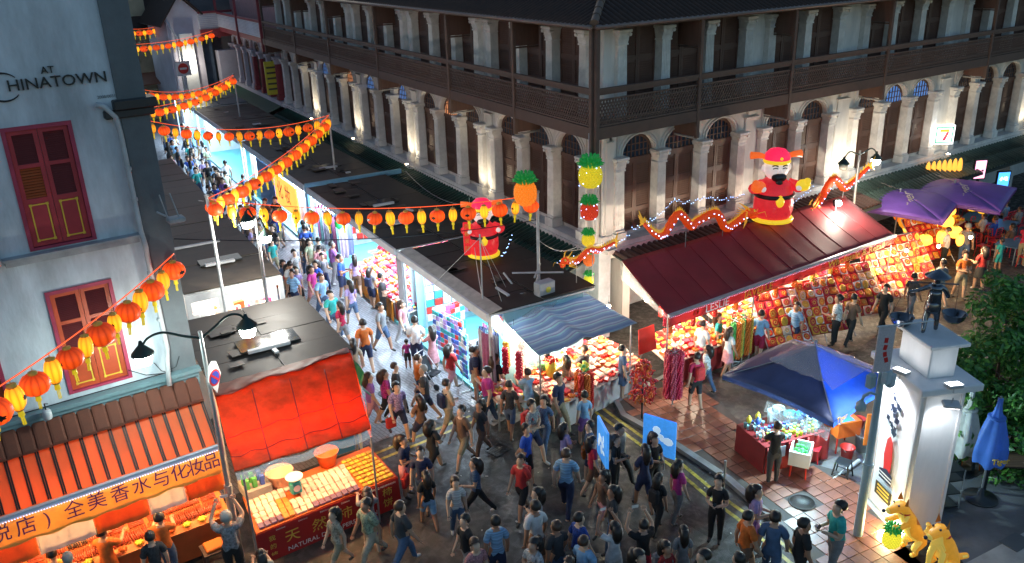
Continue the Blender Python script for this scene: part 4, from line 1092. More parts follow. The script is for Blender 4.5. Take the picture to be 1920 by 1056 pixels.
# hanging valance panels behind the banner: orange and white
for i, (x0, x1, w_) in enumerate(((-2.4, -.12, 0), (-.1, .88, 1), (.9, 1.88, 0), (1.9, 2.62, 1), (2.64, 3.46, 0))):
    b = MB(); b.sheet(lambda u, v, x0=x0, x1=x1: (lerp(x0, x1, u), 15.99 - .16 * v + .02 * math.sin(u * 14), 2.3 - .52 * v), 8, 5, t=.006)
    o = one('valance', b.mesh('valance', mat('white_valance', (.8, .78, .74), .5, trans=.6) if w_ else mat('orange_valance', (.72, .2, .03), .5, trans=.5, var=.15)), ('white cloth valance ' if w_ else 'orange cloth valance ') + ('at the far end of the banner', 'under the bracket of the banner', 'between the two white ones', 'over the sausage table', 'at the pole end of the banner')[i], 'valance')
sg = thing('sausage_stall', 'long counter of dried sausages under the yellow banner', 'stall', (1.5, 16.6, 0))
b = MB(); b.box(-2.4, 16.2, .1, 3.4, 17.8, .9); put('counter', b.mesh('counter', mat('orange_counter', (.55, .12, .03), .5)), sg)
b = MB(); b.slab((-2.4, 16.05, .95), (3.45, 16.05, .95), (3.45, 17.85, 1.4), (-2.4, 17.85, 1.4), .04); put('slope', b.mesh('slope', mat('counter_lining', (.6, .2, .06), .5)), sg)
for x in (3.42,):
    b = MB(); b.cyl((x, 16.0, 0), (x, 16.0, 2.7), .03); put('post', b.mesh('post', M_STEEL), sg)
sz = MB()
for i in range(9): sz.tube([(-.16 + i * .04, -.15, .02), (-.165 + i * .04 + R.uniform(-.01, .01), 0, .03), (-.16 + i * .04, .15, .02)], .018, 5)
SZ = sz.mesh('sausage_bundle', mat('sausage_red', (.4, .07, .03), .4, var=.3))
M_BLK = mat('black_sausage', (.05, .025, .02), .4)
for i in range(14):
    for j in range(4):
        y = 16.42 + j * .36
        dk = (i, j) in ((12, 3), (9, 2), (6, 1), (13, 2))
        one('sausage_bundle', SZ, ('black cured meat bundle ' if dk else 'red sausage bundle ') + f'{ORD[13 - i]} from the pole end in {ORD[j]} row up the sloping counter', 'sausage', T((-1.7 + i * .375, y, .985 + (y - 16.05) * .25)) @ RX(math.atan(.25)) @ RZ(R.choice((0, PI / 2)) * (j % 2) + R.uniform(-.1, .1)), 'black cured meat' if dk else 'dried sausages', [M_BLK] if dk else None)
fb = MB(); fb.ball((0, 0, .05), (.07, .07, .05), 8, 5)
for i in range(6): fb.ball((.06 * math.cos(i), .06 * math.sin(i), .05), .035, 6, 4)
FBm = fb.mesh('sausage_pack', MULTI[4])
for i in range(16): one('sausage_pack', FBm, f'{ORD[15 - i]} small round pack from the pole along the front of the sausage counter', 'pack', T((-1.6 + i * .32, 16.16, .98)), 'yellow packs', [MULTI[4] if i % 3 else RED[1]])
bx = MB(); bx.bevbox(-.17, -.13, 0, .17, .13, .22, .02); BX = bx.mesh('orange_bag', RED[1])
for i in range(11): one('orange_bag', BX, 'orange carton stacked in front of the sausage counter', 'carton', T((-1.5 + (i % 8) * .5 + R.uniform(-.08, .08), 15.85 + R.uniform(-.06, .06), .004 + .225 * (i // 8))) @ RZ(R.uniform(-.3, .3)), 'orange cartons')
tb = thing('low_table', 'small low table with a folded orange cloth beside the photographer', 'table', (3.05, 15.65, 0))
b = MB(); b.box(2.65, 15.4, .58, 3.2, 15.85, .62); put('tabletop', b.mesh('tabletop', M_BROWN), tb)
for x in (2.7, 3.15):
    for y in (15.45, 15.8): b = MB(); b.box(x - .025, y - .025, 0, x + .025, y + .025, .58); put('leg', b.mesh('leg', M_BROWN), tb)
b = MB(); b.bevbox(2.72, 15.45, .622, 3.1, 15.8, .7, .02); one('folded_cloth', b.mesh('folded_cloth', RED[1]), 'folded orange cloth on the small low table', 'cloth')
for k_, x in enumerate((-1.2, .5, 1.6, 2.9)): bulb((x, 16.45, 2.6), 60, (1, .5, .18), f'{ORD[k_]} warm bulb from the left behind the yellow banner', 'bulbs over the sausages', M_BULB_W, .05, .25)
# ================================================================ RIGHT ROW OF THE SIDE STREET MARKET
FR = T((11.3, 17.4, 0)) @ RZ(LA - PI / 2)
def RP(x, y, z): return FR @ Vector((x, y, z))
def right_stall(y0, y1, label, roofm, nx, ny, wallm, z=2.98, hat=()):
    t = thing('market_stall', label, 'stall', FR @ T((0, y0, 0)), 'stalls of the side street market')
    flat_roof(t, FR, -.05, 3.45, y0, y1, z, nx, ny, roofm, .06)
    b = MB(); b.box(-.14, y0, z - .2, -.06, y1, z + .04); put('fascia', b.mesh('fascia', M_FASC), t, FR)
    b = MB(); b.box(3.0, y0 + .05, 0, 3.06, y1 - .05, z - .1); put('back_wall', b.mesh('back_wall', wallm), t, FR)
    for y in (y0 + .06, y1 - .06):
        b = MB(); b.box(-.05, y - .035, 0, .03, y + .035, z - .08); put('post', b.mesh('post', M_WPOLE), t, FR)
        b = MB(); b.box(.4, y - .02, 0, 3.0, y + .02, z - .1); put('side_wall', b.mesh('side_wall', wallm), t, FR)
    b = MB(); b.box(.0, y0 + .1, .004, 3.0, y1 - .1, .12); put('platform', b.mesh('platform', mat('teal_platform', (.1, .38, .42), .5, var=.2)), t, FR)
    for x, y in hat: hatch(t, FR, x, y, z + .05, 1.2, .7)
    roof_bits(t, FR, .1, 3.3, y0, y1, z, int((y1 - y0) * 1.3))
    return t
sA = right_stall(.1, 6.2, 'nearest dark roofed stall of the right row with cyan walls', M_RFD, 2, 6, M_BLUEW)
sB = right_stall(6.5, 15.9, 'dark roofed stall with red festive goods in the right row', M_RFD, 2, 8, M_FASC, hat=((1.0, 11.5),))
sC = right_stall(16.4, 27.3, 'stall with orange sign and blue wall in the right row', M_RFB, 2, 9, M_FASC, hat=((1.2, 18.6), (1.0, 23)))
sD = right_stall(27.8, 39.5, 'far stall with ribbed brown roof in the right row', M_RFB, 1, 30, M_FASC)
sE = right_stall(40, 47.5, 'farthest stall with blue grey roof in the right row', mat('bluegrey_roof', (.08, .13, .15), .4, var=.3), 2, 5, M_FASC)
b = MB(); b.box(-.1, 16.1, 2.92, 4.3, 16.24, 3.12); b.box(-.08, 16.08, 0, .1, 16.26, 2.95); one('blue_beam', b.mesh('blue_beam', mat('light_blue_steel', (.2, .45, .62), .4)), 'light blue steel frame between two roofs of the right row', 'beam', FR)
b = MB(); b.slab((-.12, .1, 2.98), (-.12, 6.2, 2.98), (.35, 6.2, 3.06), (.35, .1, 3.06), .03); one('roof_gutter', b.mesh('roof_gutter', mat('pale_gutter', (.5, .47, .42), .45, .3, var=.3)), 'pale worn gutter along the front of the nearest right stall', 'gutter', FR)
COOL = (.62, .82, 1)
for i, (y0, y1, e) in enumerate(((.5, 2.8, 75), (3.3, 5.9, 80), (6.9, 9.6, 95), (10, 12.6, 95), (13.2, 15.6, 95), (16.8, 19.5, 110), (20.5, 23.5, 110), (24.3, 27, 110), (28.3, 33, 170), (34, 39, 190), (40.5, 47, 220))):
    tube_light(RP(.25, y0, 2.78), RP(.25, y1, 2.78), M_TUBE_C, e, COOL, f'{ORD[i]} cool tube light up the front edge of the right row roofs', 'stall tube lights', aim=FR.to_3x3() @ Vector((-.25, 0, -1)))
    if i < 8: tube_light(RP(1.9, y0, 2.8), RP(1.9, y1, 2.8), M_TUBE_C, e * .7, (.8, .9, 1), f'{ORD[i]} cool tube light up the street deep inside the right row', 'inner tube lights')
# ---- goods of the nearest stall: wire racks of packets, sunglasses spinner, hanging scarves
def wire_rack(M, w, h, nx, nz, cols, label, pieces, bx=True):
    t = thing('display_rack', label, 'rack', M)
    b = MB()
    for x in (-w / 2, w / 2): b.box(x - .012, -.012, 0, x + .012, .012, h)
    for i in range(nz + 1): b.box(-w / 2, -.006, .35 + (h - .35) * i / nz - .006, w / 2, .006, .35 + (h - .35) * i / nz + .006)
    for s_ in (-1, 1): b.box(s_ * w / 2 - .012, -.3, 0, s_ * w / 2 + .012, .3, .03)
    for i in range(nx + 1): b.box(-w / 2 + w * i / nx - .004, .0, .35, -w / 2 + w * i / nx + .004, .008, h)
    put('frame', b.mesh('frame', M_WPOLE), t, M)
    cw, chh = w / nx, (h - .4) / nz
    pm_ = MB(); pm_.bevbox(-cw * .43, -.06, 0, cw * .43, -.015, chh * .86, .008); pme = pm_.mesh('packet', cols[0])
    for i in range(nx):
        for j in range(nz): put('packet', pme, t, M @ T((-w / 2 + cw * (i + .5), R.uniform(-.02, 0), .38 + j * chh)) @ RX(R.uniform(-.05, .1)), [R.choice(cols)])
    return t
BLU = [MULTI[0], MULTI[1], MULTI[2], MULTI[2], RED[0], MULTI[6]]
def FRm(x, y, rz=0): return FR @ T((x, y, .02)) @ RZ(rz)
wire_rack(FRm(.2, 3.3, -PI / 2 + .2), 1.5, 1.75, 8, 8, BLU, 'white wire rack of small blue and white packets at the nearest right stall', 1)
wire_rack(FRm(.75, 4.15, .1), .9, 1.7, 5, 8, [RED[0], MULTI[2], MULTI[0], MULTI[3]], 'end rack of red and white packets facing up the side street', 1)
wire_rack(FRm(-.05, 1.75, -PI / 2), .5, 1.8, 3, 9, [MULTI[0], MULTI[1], MULTI[2]], 'narrow wire rack of blue cards beside the sunglasses spinner', 1)
t = thing('sunglasses_spinner', 'black and white spinner rack of sunglasses at the nearest right stall', 'rack', FRm(.05, 1.1))
b = MB(); b.cyl((0, 0, 0), (0, 0, 1.75), .03); b.cyl((0, 0, 0), (0, 0, .03), .25, n=12); put('stand', b.mesh('stand', M_LET), t, FRm(.05, 1.1))
gl = MB()
for s_ in (-1, 1): gl.ball((s_ * .04, -.01, 0), (.035, .012, .026), 8, 4)
gl.box(-.015, -.012, -.004, .015, 0, .008)
GLm = gl.mesh('glasses', M_LET)
for a in range(4):
    for i in range(9):
        for k in (-1, 1): put('glasses', GLm, t, FRm(.05, 1.1) @ RZ(a * PI / 2) @ T((k * .085, -.2, .45 + i * .145)), [R.choice([MULTI[5], MULTI[5], MULTI[2]])])
    b = MB(); b.box(-.17, -.185, .38, .17, -.175, 1.72); put('panel', b.mesh('panel', MULTI[2]), t, FRm(.05, 1.1) @ RZ(a * PI / 2))
wire_rack(FRm(2.85, 3.1, -PI / 2), 5.2, 2.5, 16, 8, BLU + [MULTI[4], MULTI[3]], 'wall rack of small colourful packets at the back of the nearest right stall', 1)
wire_rack(FRm(1.75, 6.0, 0), 2.2, 2.5, 7, 8, [MULTI[2], MULTI[0], MULTI[2], MULTI[6], RED[0]], 'side rack of pale packets dividing the two nearest right stalls', 1)
wire_rack(FRm(2.85, 11.2, -PI / 2), 8.4, 2.4, 20, 6, [RED[0], MULTI[3], MULTI[2], RED[2], RED[3]], 'wall rack of red and pink packets at the back of the second right stall', 1)
wire_rack(FRm(1.6, 15.7, 0), 2.2, 2.4, 7, 6, [RED[0], MULTI[3], MULTI[2]], 'side rack of red packets at the far end of the second right stall', 1)
wire_rack(FRm(2.4, 21.8, -PI / 2), 9.5, 2.4, 20, 6, [MULTI[2], MULTI[0], MULTI[1], MULTI[6]], 'wall rack of pale packets behind the orange sign', 1)
def scarf(M, w, h, m, name='scarf', seed=0):
    b = MB(); b.sheet(lambda u, v: ((u - .5) * w, .03 * math.sin(u * 14 + seed) * (.3 + v), -h * v), 10, 6, t=.004)
    return b.mesh(name, m)
SCM = [mat(f'stripe_cloth_{i}', c, .8, var=.5, scale=9, stretch=(4, 4, .6)) for i, c in enumerate(((.3, .26, .36), (.5, .5, .56), (.12, .15, .3), (.4, .12, .25), (.2, .4, .4)))]
SCF = [scarf(None, .32, 1.5, m_, seed=i) for i, m_ in enumerate(SCM)]
for i in range(9): one('scarf', SCF[i % 5], f'{ORD[i]} patterned cloth from the corner of the nearest right stall', 'scarf', FR @ T((-.02 + .14 * (i % 3), .12 + .16 * i / 1.5, 2.3)) @ RZ(-PI / 2 + .3 * (i % 2)), 'cloths at the near corner')
for i in range(16): one('garment', SCF[(i * 2) % 5], f'{ORD[i]} garment up the street in the row of hanging clothes', 'clothes', FR @ T((.05 + .3 * (i % 2), 12.2 + .2 * i, 2.45)) @ RZ(-.2 + .15 * (i % 3)), 'hanging clothes')
for i in range(14): one('white_garment', SCF[(1, 4, 1)[i % 3]], f'{ORD[i]} pale garment up the street in the stall beyond the blue frame', 'clothes', FR @ T((.3 + .5 * (i % 2), 16.9 + .2 * i, 2.4)) @ RZ(.2), 'pale clothes', [MULTI[2] if i % 3 else SCM[1]])
bl = MB(); bl.ball((0, 0, .12), (.17, .17, .2), 12, 8); one('green_balloon', bl.mesh('green_balloon', mat('green_balloon', (.02, .6, .12), .3)), 'bright green round toy above the hanging clothes', 'toy', FR @ T((-.1, 12.1, 2.3)))
# ---- red goods on sloping tables
HP = []
for k, mm in enumerate(RED):
    b = MB(); b.bevbox(-.11, -.08, 0, .11, .08, .05 + .02 * k, .015)
    b.box(-.085, -.055 + .01 * k, .0505 + .02 * k, .06 + .005 * k, .03 + .008 * k, .0525 + .02 * k, mi=1); b.box(-.05, -.082, .015, .05, -.0805, .035 + .015 * k, mi=1)
    HP.append(b.mesh('packet', [mm, (RED[2], MULTI[2], RED[0], RED[2], RED[3])[k]]))
b = MB(); b.lathe([(.02, 0), (.1, .01), (.13, .05), (.1, .09), (.03, .11)], 10); HP.append(b.mesh('packet', RED[0]))
b = MB()
for i in range(7): b.ball((.07 * math.cos(i * .9), .07 * math.sin(i * .9), .04 + .012 * i), .045, 6, 4)
HP.append(b.mesh('packet', RED[2]))
def heap(M, w, d, nx, ny, slope, what, of, group, cat='packet', cols=None, name='festive_packet', zoff=0, end='left'):
    for i in range(nx):
        for j in range(ny):
            me = R.choice(HP)
            one(name, me, f'{what} {ORD[i]} from {end} in {ORD[j]} row from front {of}', cat, M @ T((-w / 2 + w * (i + .5) / nx + R.uniform(-.03, .03), d * (j + .5) / ny + R.uniform(-.03, .03), zoff + slope * (d * (j + .5) / ny) + .015)) @ RX(math.atan(slope)) @ RZ(R.uniform(-.6, .6)), group, [R.choice(cols or RED)])
def table(M, w, d, h, m, label, slope=0.0, skirt=None):
    t = thing('display_table', label, 'table', M)
    b = MB(); b.add([(-w / 2, 0, h), (w / 2, 0, h), (w / 2, d, h + slope * d), (-w / 2, d, h + slope * d), (-w / 2, 0, h - .04), (w / 2, 0, h - .04), (w / 2, d, h - .04 + slope * d), (-w / 2, d, h - .04 + slope * d)], [(0, 1, 2, 3), (7, 6, 5, 4), (0, 4, 5, 1), (1, 5, 6, 2), (2, 6, 7, 3), (3, 7, 4, 0)]); put('tabletop', b.mesh('tabletop', m), t, M)
    if skirt:
        b = MB(); b.sheet(lambda u, v: (-w / 2 + w * u, -.02 - .02 * math.sin(u * 40) * v, h - .01 - (h - .06) * v), 24, 3, t=.004); put('skirt', b.mesh('skirt', skirt), t, M)
    for sx in (-1, 1):
        for yy in (.06, d - .06):
            b = MB(); b.box(sx * (w / 2 - .06) - .02, yy - .02, 0, sx * (w / 2 - .06) + .02, yy + .02, h - .03 + slope * yy); put('leg', b.mesh('leg', M_STEEL), t, M)
    return t
MT = FR @ T((.0, 9.4, .0)) @ RZ(-PI / 2)      # local x along the row (down the street), y into the stall
table(MT, 4.2, 1.4, .8, RED[4], 'table of red festive goods with orange skirt in the right row', .25, mat('orange_skirt', (.75, .3, .03), .6, var=.2, trans=.2))
heap(MT @ T((0, 0, .8)), 4.1, 1.35, 18, 6, .25, 'festive packet', 'of the second right stall', 'festive packets of the second right stall', cols=RED + [MULTI[3], RED[3]], name='gift_packet')
b = MB()
for i in range(4):
    for j in range(4): pass
PC = MB(); PC.bevbox(-.3, -.01, -.3, .3, .01, .3, .004); PCM = PC.mesh('paper_cut', MULTI[3])
ring = MB(); ring.lathe([(.16, 0), (.24, .006), (.26, .012), (.2, .014), (.14, .01)], 16)
for i in range(8): ring.ball((.1 * math.cos(i * PI / 4), .1 * math.sin(i * PI / 4), .005), (.05, .05, .014), 6, 4, mi=1)
for i in range(12): ring.ball((.21 * math.cos(i * PI / 6), .21 * math.sin(i * PI / 6), .012), (.022, .022, .01), 5, 3, mi=1)
RNG = ring.mesh('medallion', [RED[0], RED[2]])
def paper_cut(M, label, group, c1=None, c2=None):
    o = one('paper_ornament', PCM, label, 'ornament', M, group, [c1 or R.choice([MULTI[2], MULTI[3], RED[0], RED[4]])])
    put('medallion', RNG, o, M @ T((0, -.012, 0)) @ RX(PI / 2), [c2 or R.choice([RED[0], RED[3], RED[2]])])
for i in range(7):
    for j in range(3): paper_cut(FR @ T((1.6 + .3 * j, 7.4 + i * .68, 1.15 + j * .6)) @ RZ(-PI / 2) @ RX(-.45), f'square paper cut {ORD[6 - i]} from left in {ORD[j]} row up at the second right stall', 'paper cuts of the second right stall', R.choice([RED[4], MULTI[3], MULTI[2]]), R.choice([RED[0], RED[3], MULTI[3]]))
MT2 = FR @ T((.1, 7.0, 0)) @ RZ(-PI / 2)
table(MT2, 1.5, .8, .75, RED[4], 'small metal table of trinkets beside the man with crossed arms', .15, M_DRED)
heap(MT2 @ T((0, 0, .75)), 1.4, .75, 8, 4, .15, 'trinket', 'on the metal table', 'trinkets', 'trinket', RED + MULTI, 'trinket')
b = MB(); b.sheet(lambda u, v: (.06 * math.sin(u * 18), .55 * u, -2.2 * v), 14, 8, t=.005); one('curtain', b.mesh('curtain', mat('white_curtain', (.7, .72, .75), .6, trans=.3)), 'white curtain tied at the post between the two nearest right stalls', 'curtain', FR @ T((-.02, 6.0, 2.75)))
for i in range(12): one('white_packet', HP[i % 5], 'white packet on the shelves of the far right stalls', 'packet', FR @ T((.35 + .1 * (i % 2), 23 + .35 * i, .95)), 'white packets', [MULTI[(2, 0, 2)[i % 3]]])
MT3 = FR @ T((.2, 24.8, 0)) @ RZ(-PI / 2); table(MT3, 4.6, .7, .9, MULTI[2], 'white counter of the stall beyond the orange sign', 0, MULTI[0])
# orange sign and blue wall
t = thing('shop_sign', 'orange shop sign with dark Chinese lettering in the right row', 'sign', FR @ T((-.1, 19.5, 2)))
b = MB(); b.box(-.12, 17.6, 1.15, -.06, 21.2, 2.6); put('board', b.mesh('board', mat('lit_orange_sign', (.8, .22, .03), .5, es=.9, ecol=(1, .28, .05))), t, FR)
for i, ch in enumerate('化妆'): text(ch, .9, M_BLK, RP(-.125, 20.3 - i * 1.2, 1.9), -LV, (0, 0, 1), t, ext=.003)
b = MB(); b.box(-.1, 21.4, .1, -.04, 24.4, 2.7); one('blue_panel', b.mesh('blue_panel', M_BLUEP), 'plain blue wall panel beyond the orange sign', 'panel', FR)

# ================================================================ BLUE STRIPED TARP STALL AT THE CORNER
M_STR = bpy.data.materials.new('striped_tarp'); M_STR.use_nodes = True
n = M_STR.node_tree.nodes; l = M_STR.node_tree.links; bs = n['Principled BSDF']; bs.inputs['Roughness'].default_value = .35
tcn = n.new('ShaderNodeTexCoord'); sp = n.new('ShaderNodeSeparateXYZ'); l.new(tcn.outputs['UV'], sp.inputs[0])
mu = n.new('ShaderNodeMath'); mu.operation = 'MULTIPLY'; mu.inputs[1].default_value = 7.5; l.new(sp.outputs['Y'], mu.inputs[0])
fr_ = n.new('ShaderNodeMath'); fr_.operation = 'FRACT'; l.new(mu.outputs[0], fr_.inputs[0])
cr = n.new('ShaderNodeValToRGB'); cr.color_ramp.interpolation = 'CONSTANT'
for i, (p, c) in enumerate(((0, (.24, .33, .5)), (.3, (.4, .5, .62)), (.5, (.3, .3, .48)), (.62, (.36, .54, .6)), (.8, (.28, .38, .56)))):
    e = cr.color_ramp.elements[i] if i < 2 else cr.color_ramp.elements.new(p)
    e.position = p; e.color = (*c, 1)
l.new(fr_.outputs[0], cr.inputs[0]); l.new(cr.outputs[0], bs.inputs['Base Color'])
tr_ = n.new('ShaderNodeBsdfTranslucent'); l.new(cr.outputs[0], tr_.inputs[0]); mx = n.new('ShaderNodeMixShader'); mx.inputs[0].default_value = .45
l.new(bs.outputs[0], mx.inputs[1]); l.new(tr_.outputs[0], mx.inputs[2]); l.new(mx.outputs[0], n['Material Output'].inputs[0])
cs = thing('corner_stall', 'corner stall under a blue striped tarp on poles', 'stall', (13, 16.8, 0))
ca_, cb_, cc_, cd_ = G(925, 578, 2.75), G(1080, 535, 2.9), G(1195, 606, 2.5), G(1012, 668, 2.35)
def ctarp(u, v):
    p = ca_.lerp(cb_, u).lerp(cd_.lerp(cc_, u), v)
    return p + Vector((0, 0, .08 * math.sin(PI * u) * (1 - v) + .12 * math.exp(-((u - .35 - .1 * v) / .07) ** 2) - .05 * math.sin(PI * v) + .012 * math.sin(u * 21 + v * 13)))
b = MB(); b.sheet(ctarp, 30, 24, t=.008)
me = b.mesh('tarp', M_STR)
uv = me.uv_layers.new(name='UVMap'); nv_ = 25
co = {}
for i in range(31):
    for j in range(25): co[i * 25 + j] = co[775 + i * 25 + j] = (i / 30, j / 24)
for lp in me.loops: uv.data[lp.index].uv = co[lp.vertex_index]
put('tarp', me, cs)
b = MB(); b.sheet(lambda u, v: ctarp(0, u) + Vector((-.02, 0, -.03)) + Vector((-.12, -.05, -.45)) * v * (1 - .3 * u) + Vector((.04 * math.sin(u * 20) * v, 0, 0)), 16, 4, t=.005); put('plastic_side', b.mesh('plastic_side', M_CLEAR), cs)
b = MB(); b.sheet(lambda u, v: ctarp(u * .9, .0).lerp(ctarp(.2 + u * .3, .35), v) + Vector((0, 0, .06 + .05 * math.sin(u * 9 + v * 6))), 14, 8, t=.005); put('plastic_cover', b.mesh('plastic_cover', M_CLEAR), cs)
for p in (ctarp(0, 0), ctarp(.98, .03), ctarp(.96, .96), ctarp(.02, .96)):
    b = MB(); b.cyl((p.x, p.y, 0), (p.x, p.y, p.z - .03), .022); put('post', b.mesh('post', M_STEEL), cs)
TM = T((13.75, 15.7, 0)) @ RZ(rad(7))
table(TM, 3.6, 1.7, .78, RED[4], 'large sloping table of red packets under the blue striped tarp', .22, mat('pale_skirt', (.55, .5, .48), .6))
heap(TM @ T((0, 0, .78)), 3.5, 1.65, 15, 9, .22, 'packet', 'under the striped tarp', 'packets under the striped tarp', cols=[RED[0], RED[1], RED[4], RED[4], RED[0], mat('salmon_goods', (.75, .3, .2), .45)], name='snack_packet')
TM2 = T((11.75, 17.1, 0)) @ RZ(rad(80)) 
table(TM2, 1.6, .9, .75, RED[4], 'side table of red ornaments at the pole of the blue striped tarp', .2)
heap(TM2 @ T((0, 0, .75)), 1.5, .85, 7, 5, .2, 'red ornament', 'on the side table', 'ornaments by the tarp pole', 'ornament', name='festive_ornament', end='the near end')
WARMW = (1, .84, .62)
M_BULB_N = mat('neutral_bulb', (1, .95, .85), es=40, ecol=(1, .9, .72))
for P, e, lb in (((13.1, 16.6, 1.75), 36, 'bare bulb low over the packets under the striped tarp'), ((12.4, 17.0, 1.9), 36, 'bare bulb near the pole of the striped tarp'), ((14.7, 16.9, 2.2), 40, 'bare bulb at the inner corner of the striped tarp'), ((15.35, 17.3, 2.2), 90, 'bright bulb between the striped tarp and the maroon awning'), ((11.9, 17.3, 2.4), 22, 'bulb at the outer corner of the striped tarp')):
    bulb(P, e, WARMW, lb, 'bulbs at the corner stall', M_BULB_N, .055, .35)
t = thing('sign_box', 'white meter box with round yellow sticker on the roof', 'box', (13.2, 17.75, 3.02))
b = MB(); b.bevbox(13.0, 17.55, 2.95, 13.55, 17.85, 3.4, .02); put('body', b.mesh('body', M_LEDGE), t)
b = MB(); b.cyl((13.3, 17.545, 3.18), (13.3, 17.54, 3.18), .09, n=14); put('sticker', b.mesh('sticker', MULTI[4]), t)
# yellow and black bollard drum at the mouth of the street
P = G(965, 745, 0)
t = thing('bollard', 'yellow bollard with black band beside the corner stall', 'bollard', P)
b = MB(); b.lathe([(.16, 0), (.17, .02), (.17, .36)], 16); b.lathe([(.17, .68), (.17, 1.08), (.15, 1.1), (.02, 1.1)], 16); put('body', b.mesh('body', MULTI[4]), t, T(P))
b = MB(); b.lathe([(.172, .36), (.172, .68)], 16); put('band', b.mesh('band', M_LET), t, T(P))
P = G(1018, 690, .0)
b = MB(); b.lathe([(.12, 0), (.14, .3), (.15, .5), (.13, .5), (.11, .3)], 14); o = one('yellow_pot', b.mesh('yellow_pot', MULTI[4]), 'yellow pot heaped with red ornaments on the corner stall', 'pot', T((12.62, 16.6, 1.0)))
b = MB()
for i in range(30): b.ball((R.uniform(-.14, .14), R.uniform(-.14, .14), .52 + R.uniform(0, .12)), .04, 6, 4)
put('ornament_heap', b.mesh('ornament_heap', RED[0]), o, T((12.62, 16.6, 1.0)))

# ================================================================ MAROON AWNING AND ITS STALL
ma = thing('maroon_awning', 'long maroon canvas awning with lettered valance along the cross street', 'awning', (21, 16, 0))
x0, x1 = 15.55, 26.4
def maw(u, v):
    x = lerp(x0, x1, u)
    return Vector((x + .45 * (1 - v) * 1, lerp(17.5, 15.1, v), lerp(3.42, 2.62, v) - .03 * math.sin(PI * v) + .01 * math.sin(u * 60) * v + .008 * math.sin(u * 17 + v * 8)))
b = MB(); b.sheet(maw, 70, 12, t=.01); put('canvas', b.mesh('canvas', M_MAROON), ma)
for i in range(1, 12):
    b = MB(); b.tube([maw(i / 12, k / 8) + Vector((0, 0, .004)) for k in range(9)], .012, 4); put('seam', b.mesh('seam', M_MAROON), ma)
b = MB(); b.box(x0, 15.02, 2.56, x1, 15.1, 2.635); put('rail', b.mesh('rail', mat('pale_rail', (.5, .52, .55), .4, .3)), ma)
b = MB(); b.sheet(lambda u, v: (lerp(x0 + .03, x1 - .03, u), 15.05 + .008 * math.sin(u * 90), 2.555 - .31 * v), 80, 3, t=.004); va = put('valance', b.mesh('valance', M_MAROON), ma)
M_YT = mat('yellow_print', (.8, .55, .05), .5)
text('LESLIE', .34, M_WT, (17.5, 15.025, 2.4), fx, fz, va, ext=.003, xs=1.1)
text('JAVELLE', .34, M_YT, (19.3, 15.025, 2.4), fx, fz, va, ext=.003, xs=1.1)
text('Wholesale & Retail', .32, M_YT, (24.2, 15.025, 2.4), fx, fz, va, ext=.003, xs=1.25)
b = MB(); b.sheet(lambda u, v: (16.62 + .1 * math.cos(u * 6.28) * (1 - v * .5), 15.03, 2.42 + .1 * math.sin(u * 6.28)), 8, 2, t=.004); put('emblem', b.mesh('emblem', M_YT), va)
for u_ in (0, 1):
    b = MB(); b.sheet(lambda u, v: maw(u_, u) + Vector((-.02 if u_ == 0 else .02, 0, -.02 - (.2 + .9 * (1 - u)) * v * .5)), 10, 4, t=.005); put('side_flap', b.mesh('side_flap', M_CLEAR), ma)
for x in (15.6, 19.2, 22.8, 26.3):
    b = MB(); b.cyl((x, 15.12, 0), (x, 15.12, 2.56), .025); put('post', b.mesh('post', M_STEEL), ma)
b = MB()
for i in range(150): b.ball((lerp(x0, x1, i / 149), 15.0, 2.545 + .01 * math.sin(i)), .007, 5, 3)
put('fairy_lights', b.mesh('fairy_lights', mat('violet_led', (1, 1, 1))), ma)
# tables, garlands, racks
for i, (xc, w_) in enumerate(((17.3, 2.6), (20.4, 3.0), (23.8, 3.2))):
    M_ = T((xc, 15.35, 0))
    table(M_, w_, 1.3, .8, RED[4], ('first', 'second', 'third')[i] + ' table of festive goods under the maroon awning, counted from the corner', .3, M_DRED)
    heap(M_ @ T((0, 0, .8)), w_ - .1, 1.25, int(w_ * 4), 6, .3, 'packet', 'of the ' + ('first', 'second', 'third')[i] + ' maroon awning table', 'packets under the maroon awning')
for i, x in enumerate((16.4, 17.8, 19.2, 20.6, 22, 23.4, 24.8, 26.0)):
    bulb((x, 15.9, 2.3), 62, WARMW, f'{ORD[i]} bulb from the corner under the maroon awning', 'bulbs under the maroon awning', M_BULB_N, .05, .4)
gs_ = MB()
for k in range(16):
    for j in range(4): gs_.ball((.06 * math.cos(j * 1.57 + k), .06 * math.sin(j * 1.57 + k), -.09 * k), (.045, .045, .055), 5, 4)
GAR_S = gs_.mesh('hanging_ornament', RED[0])
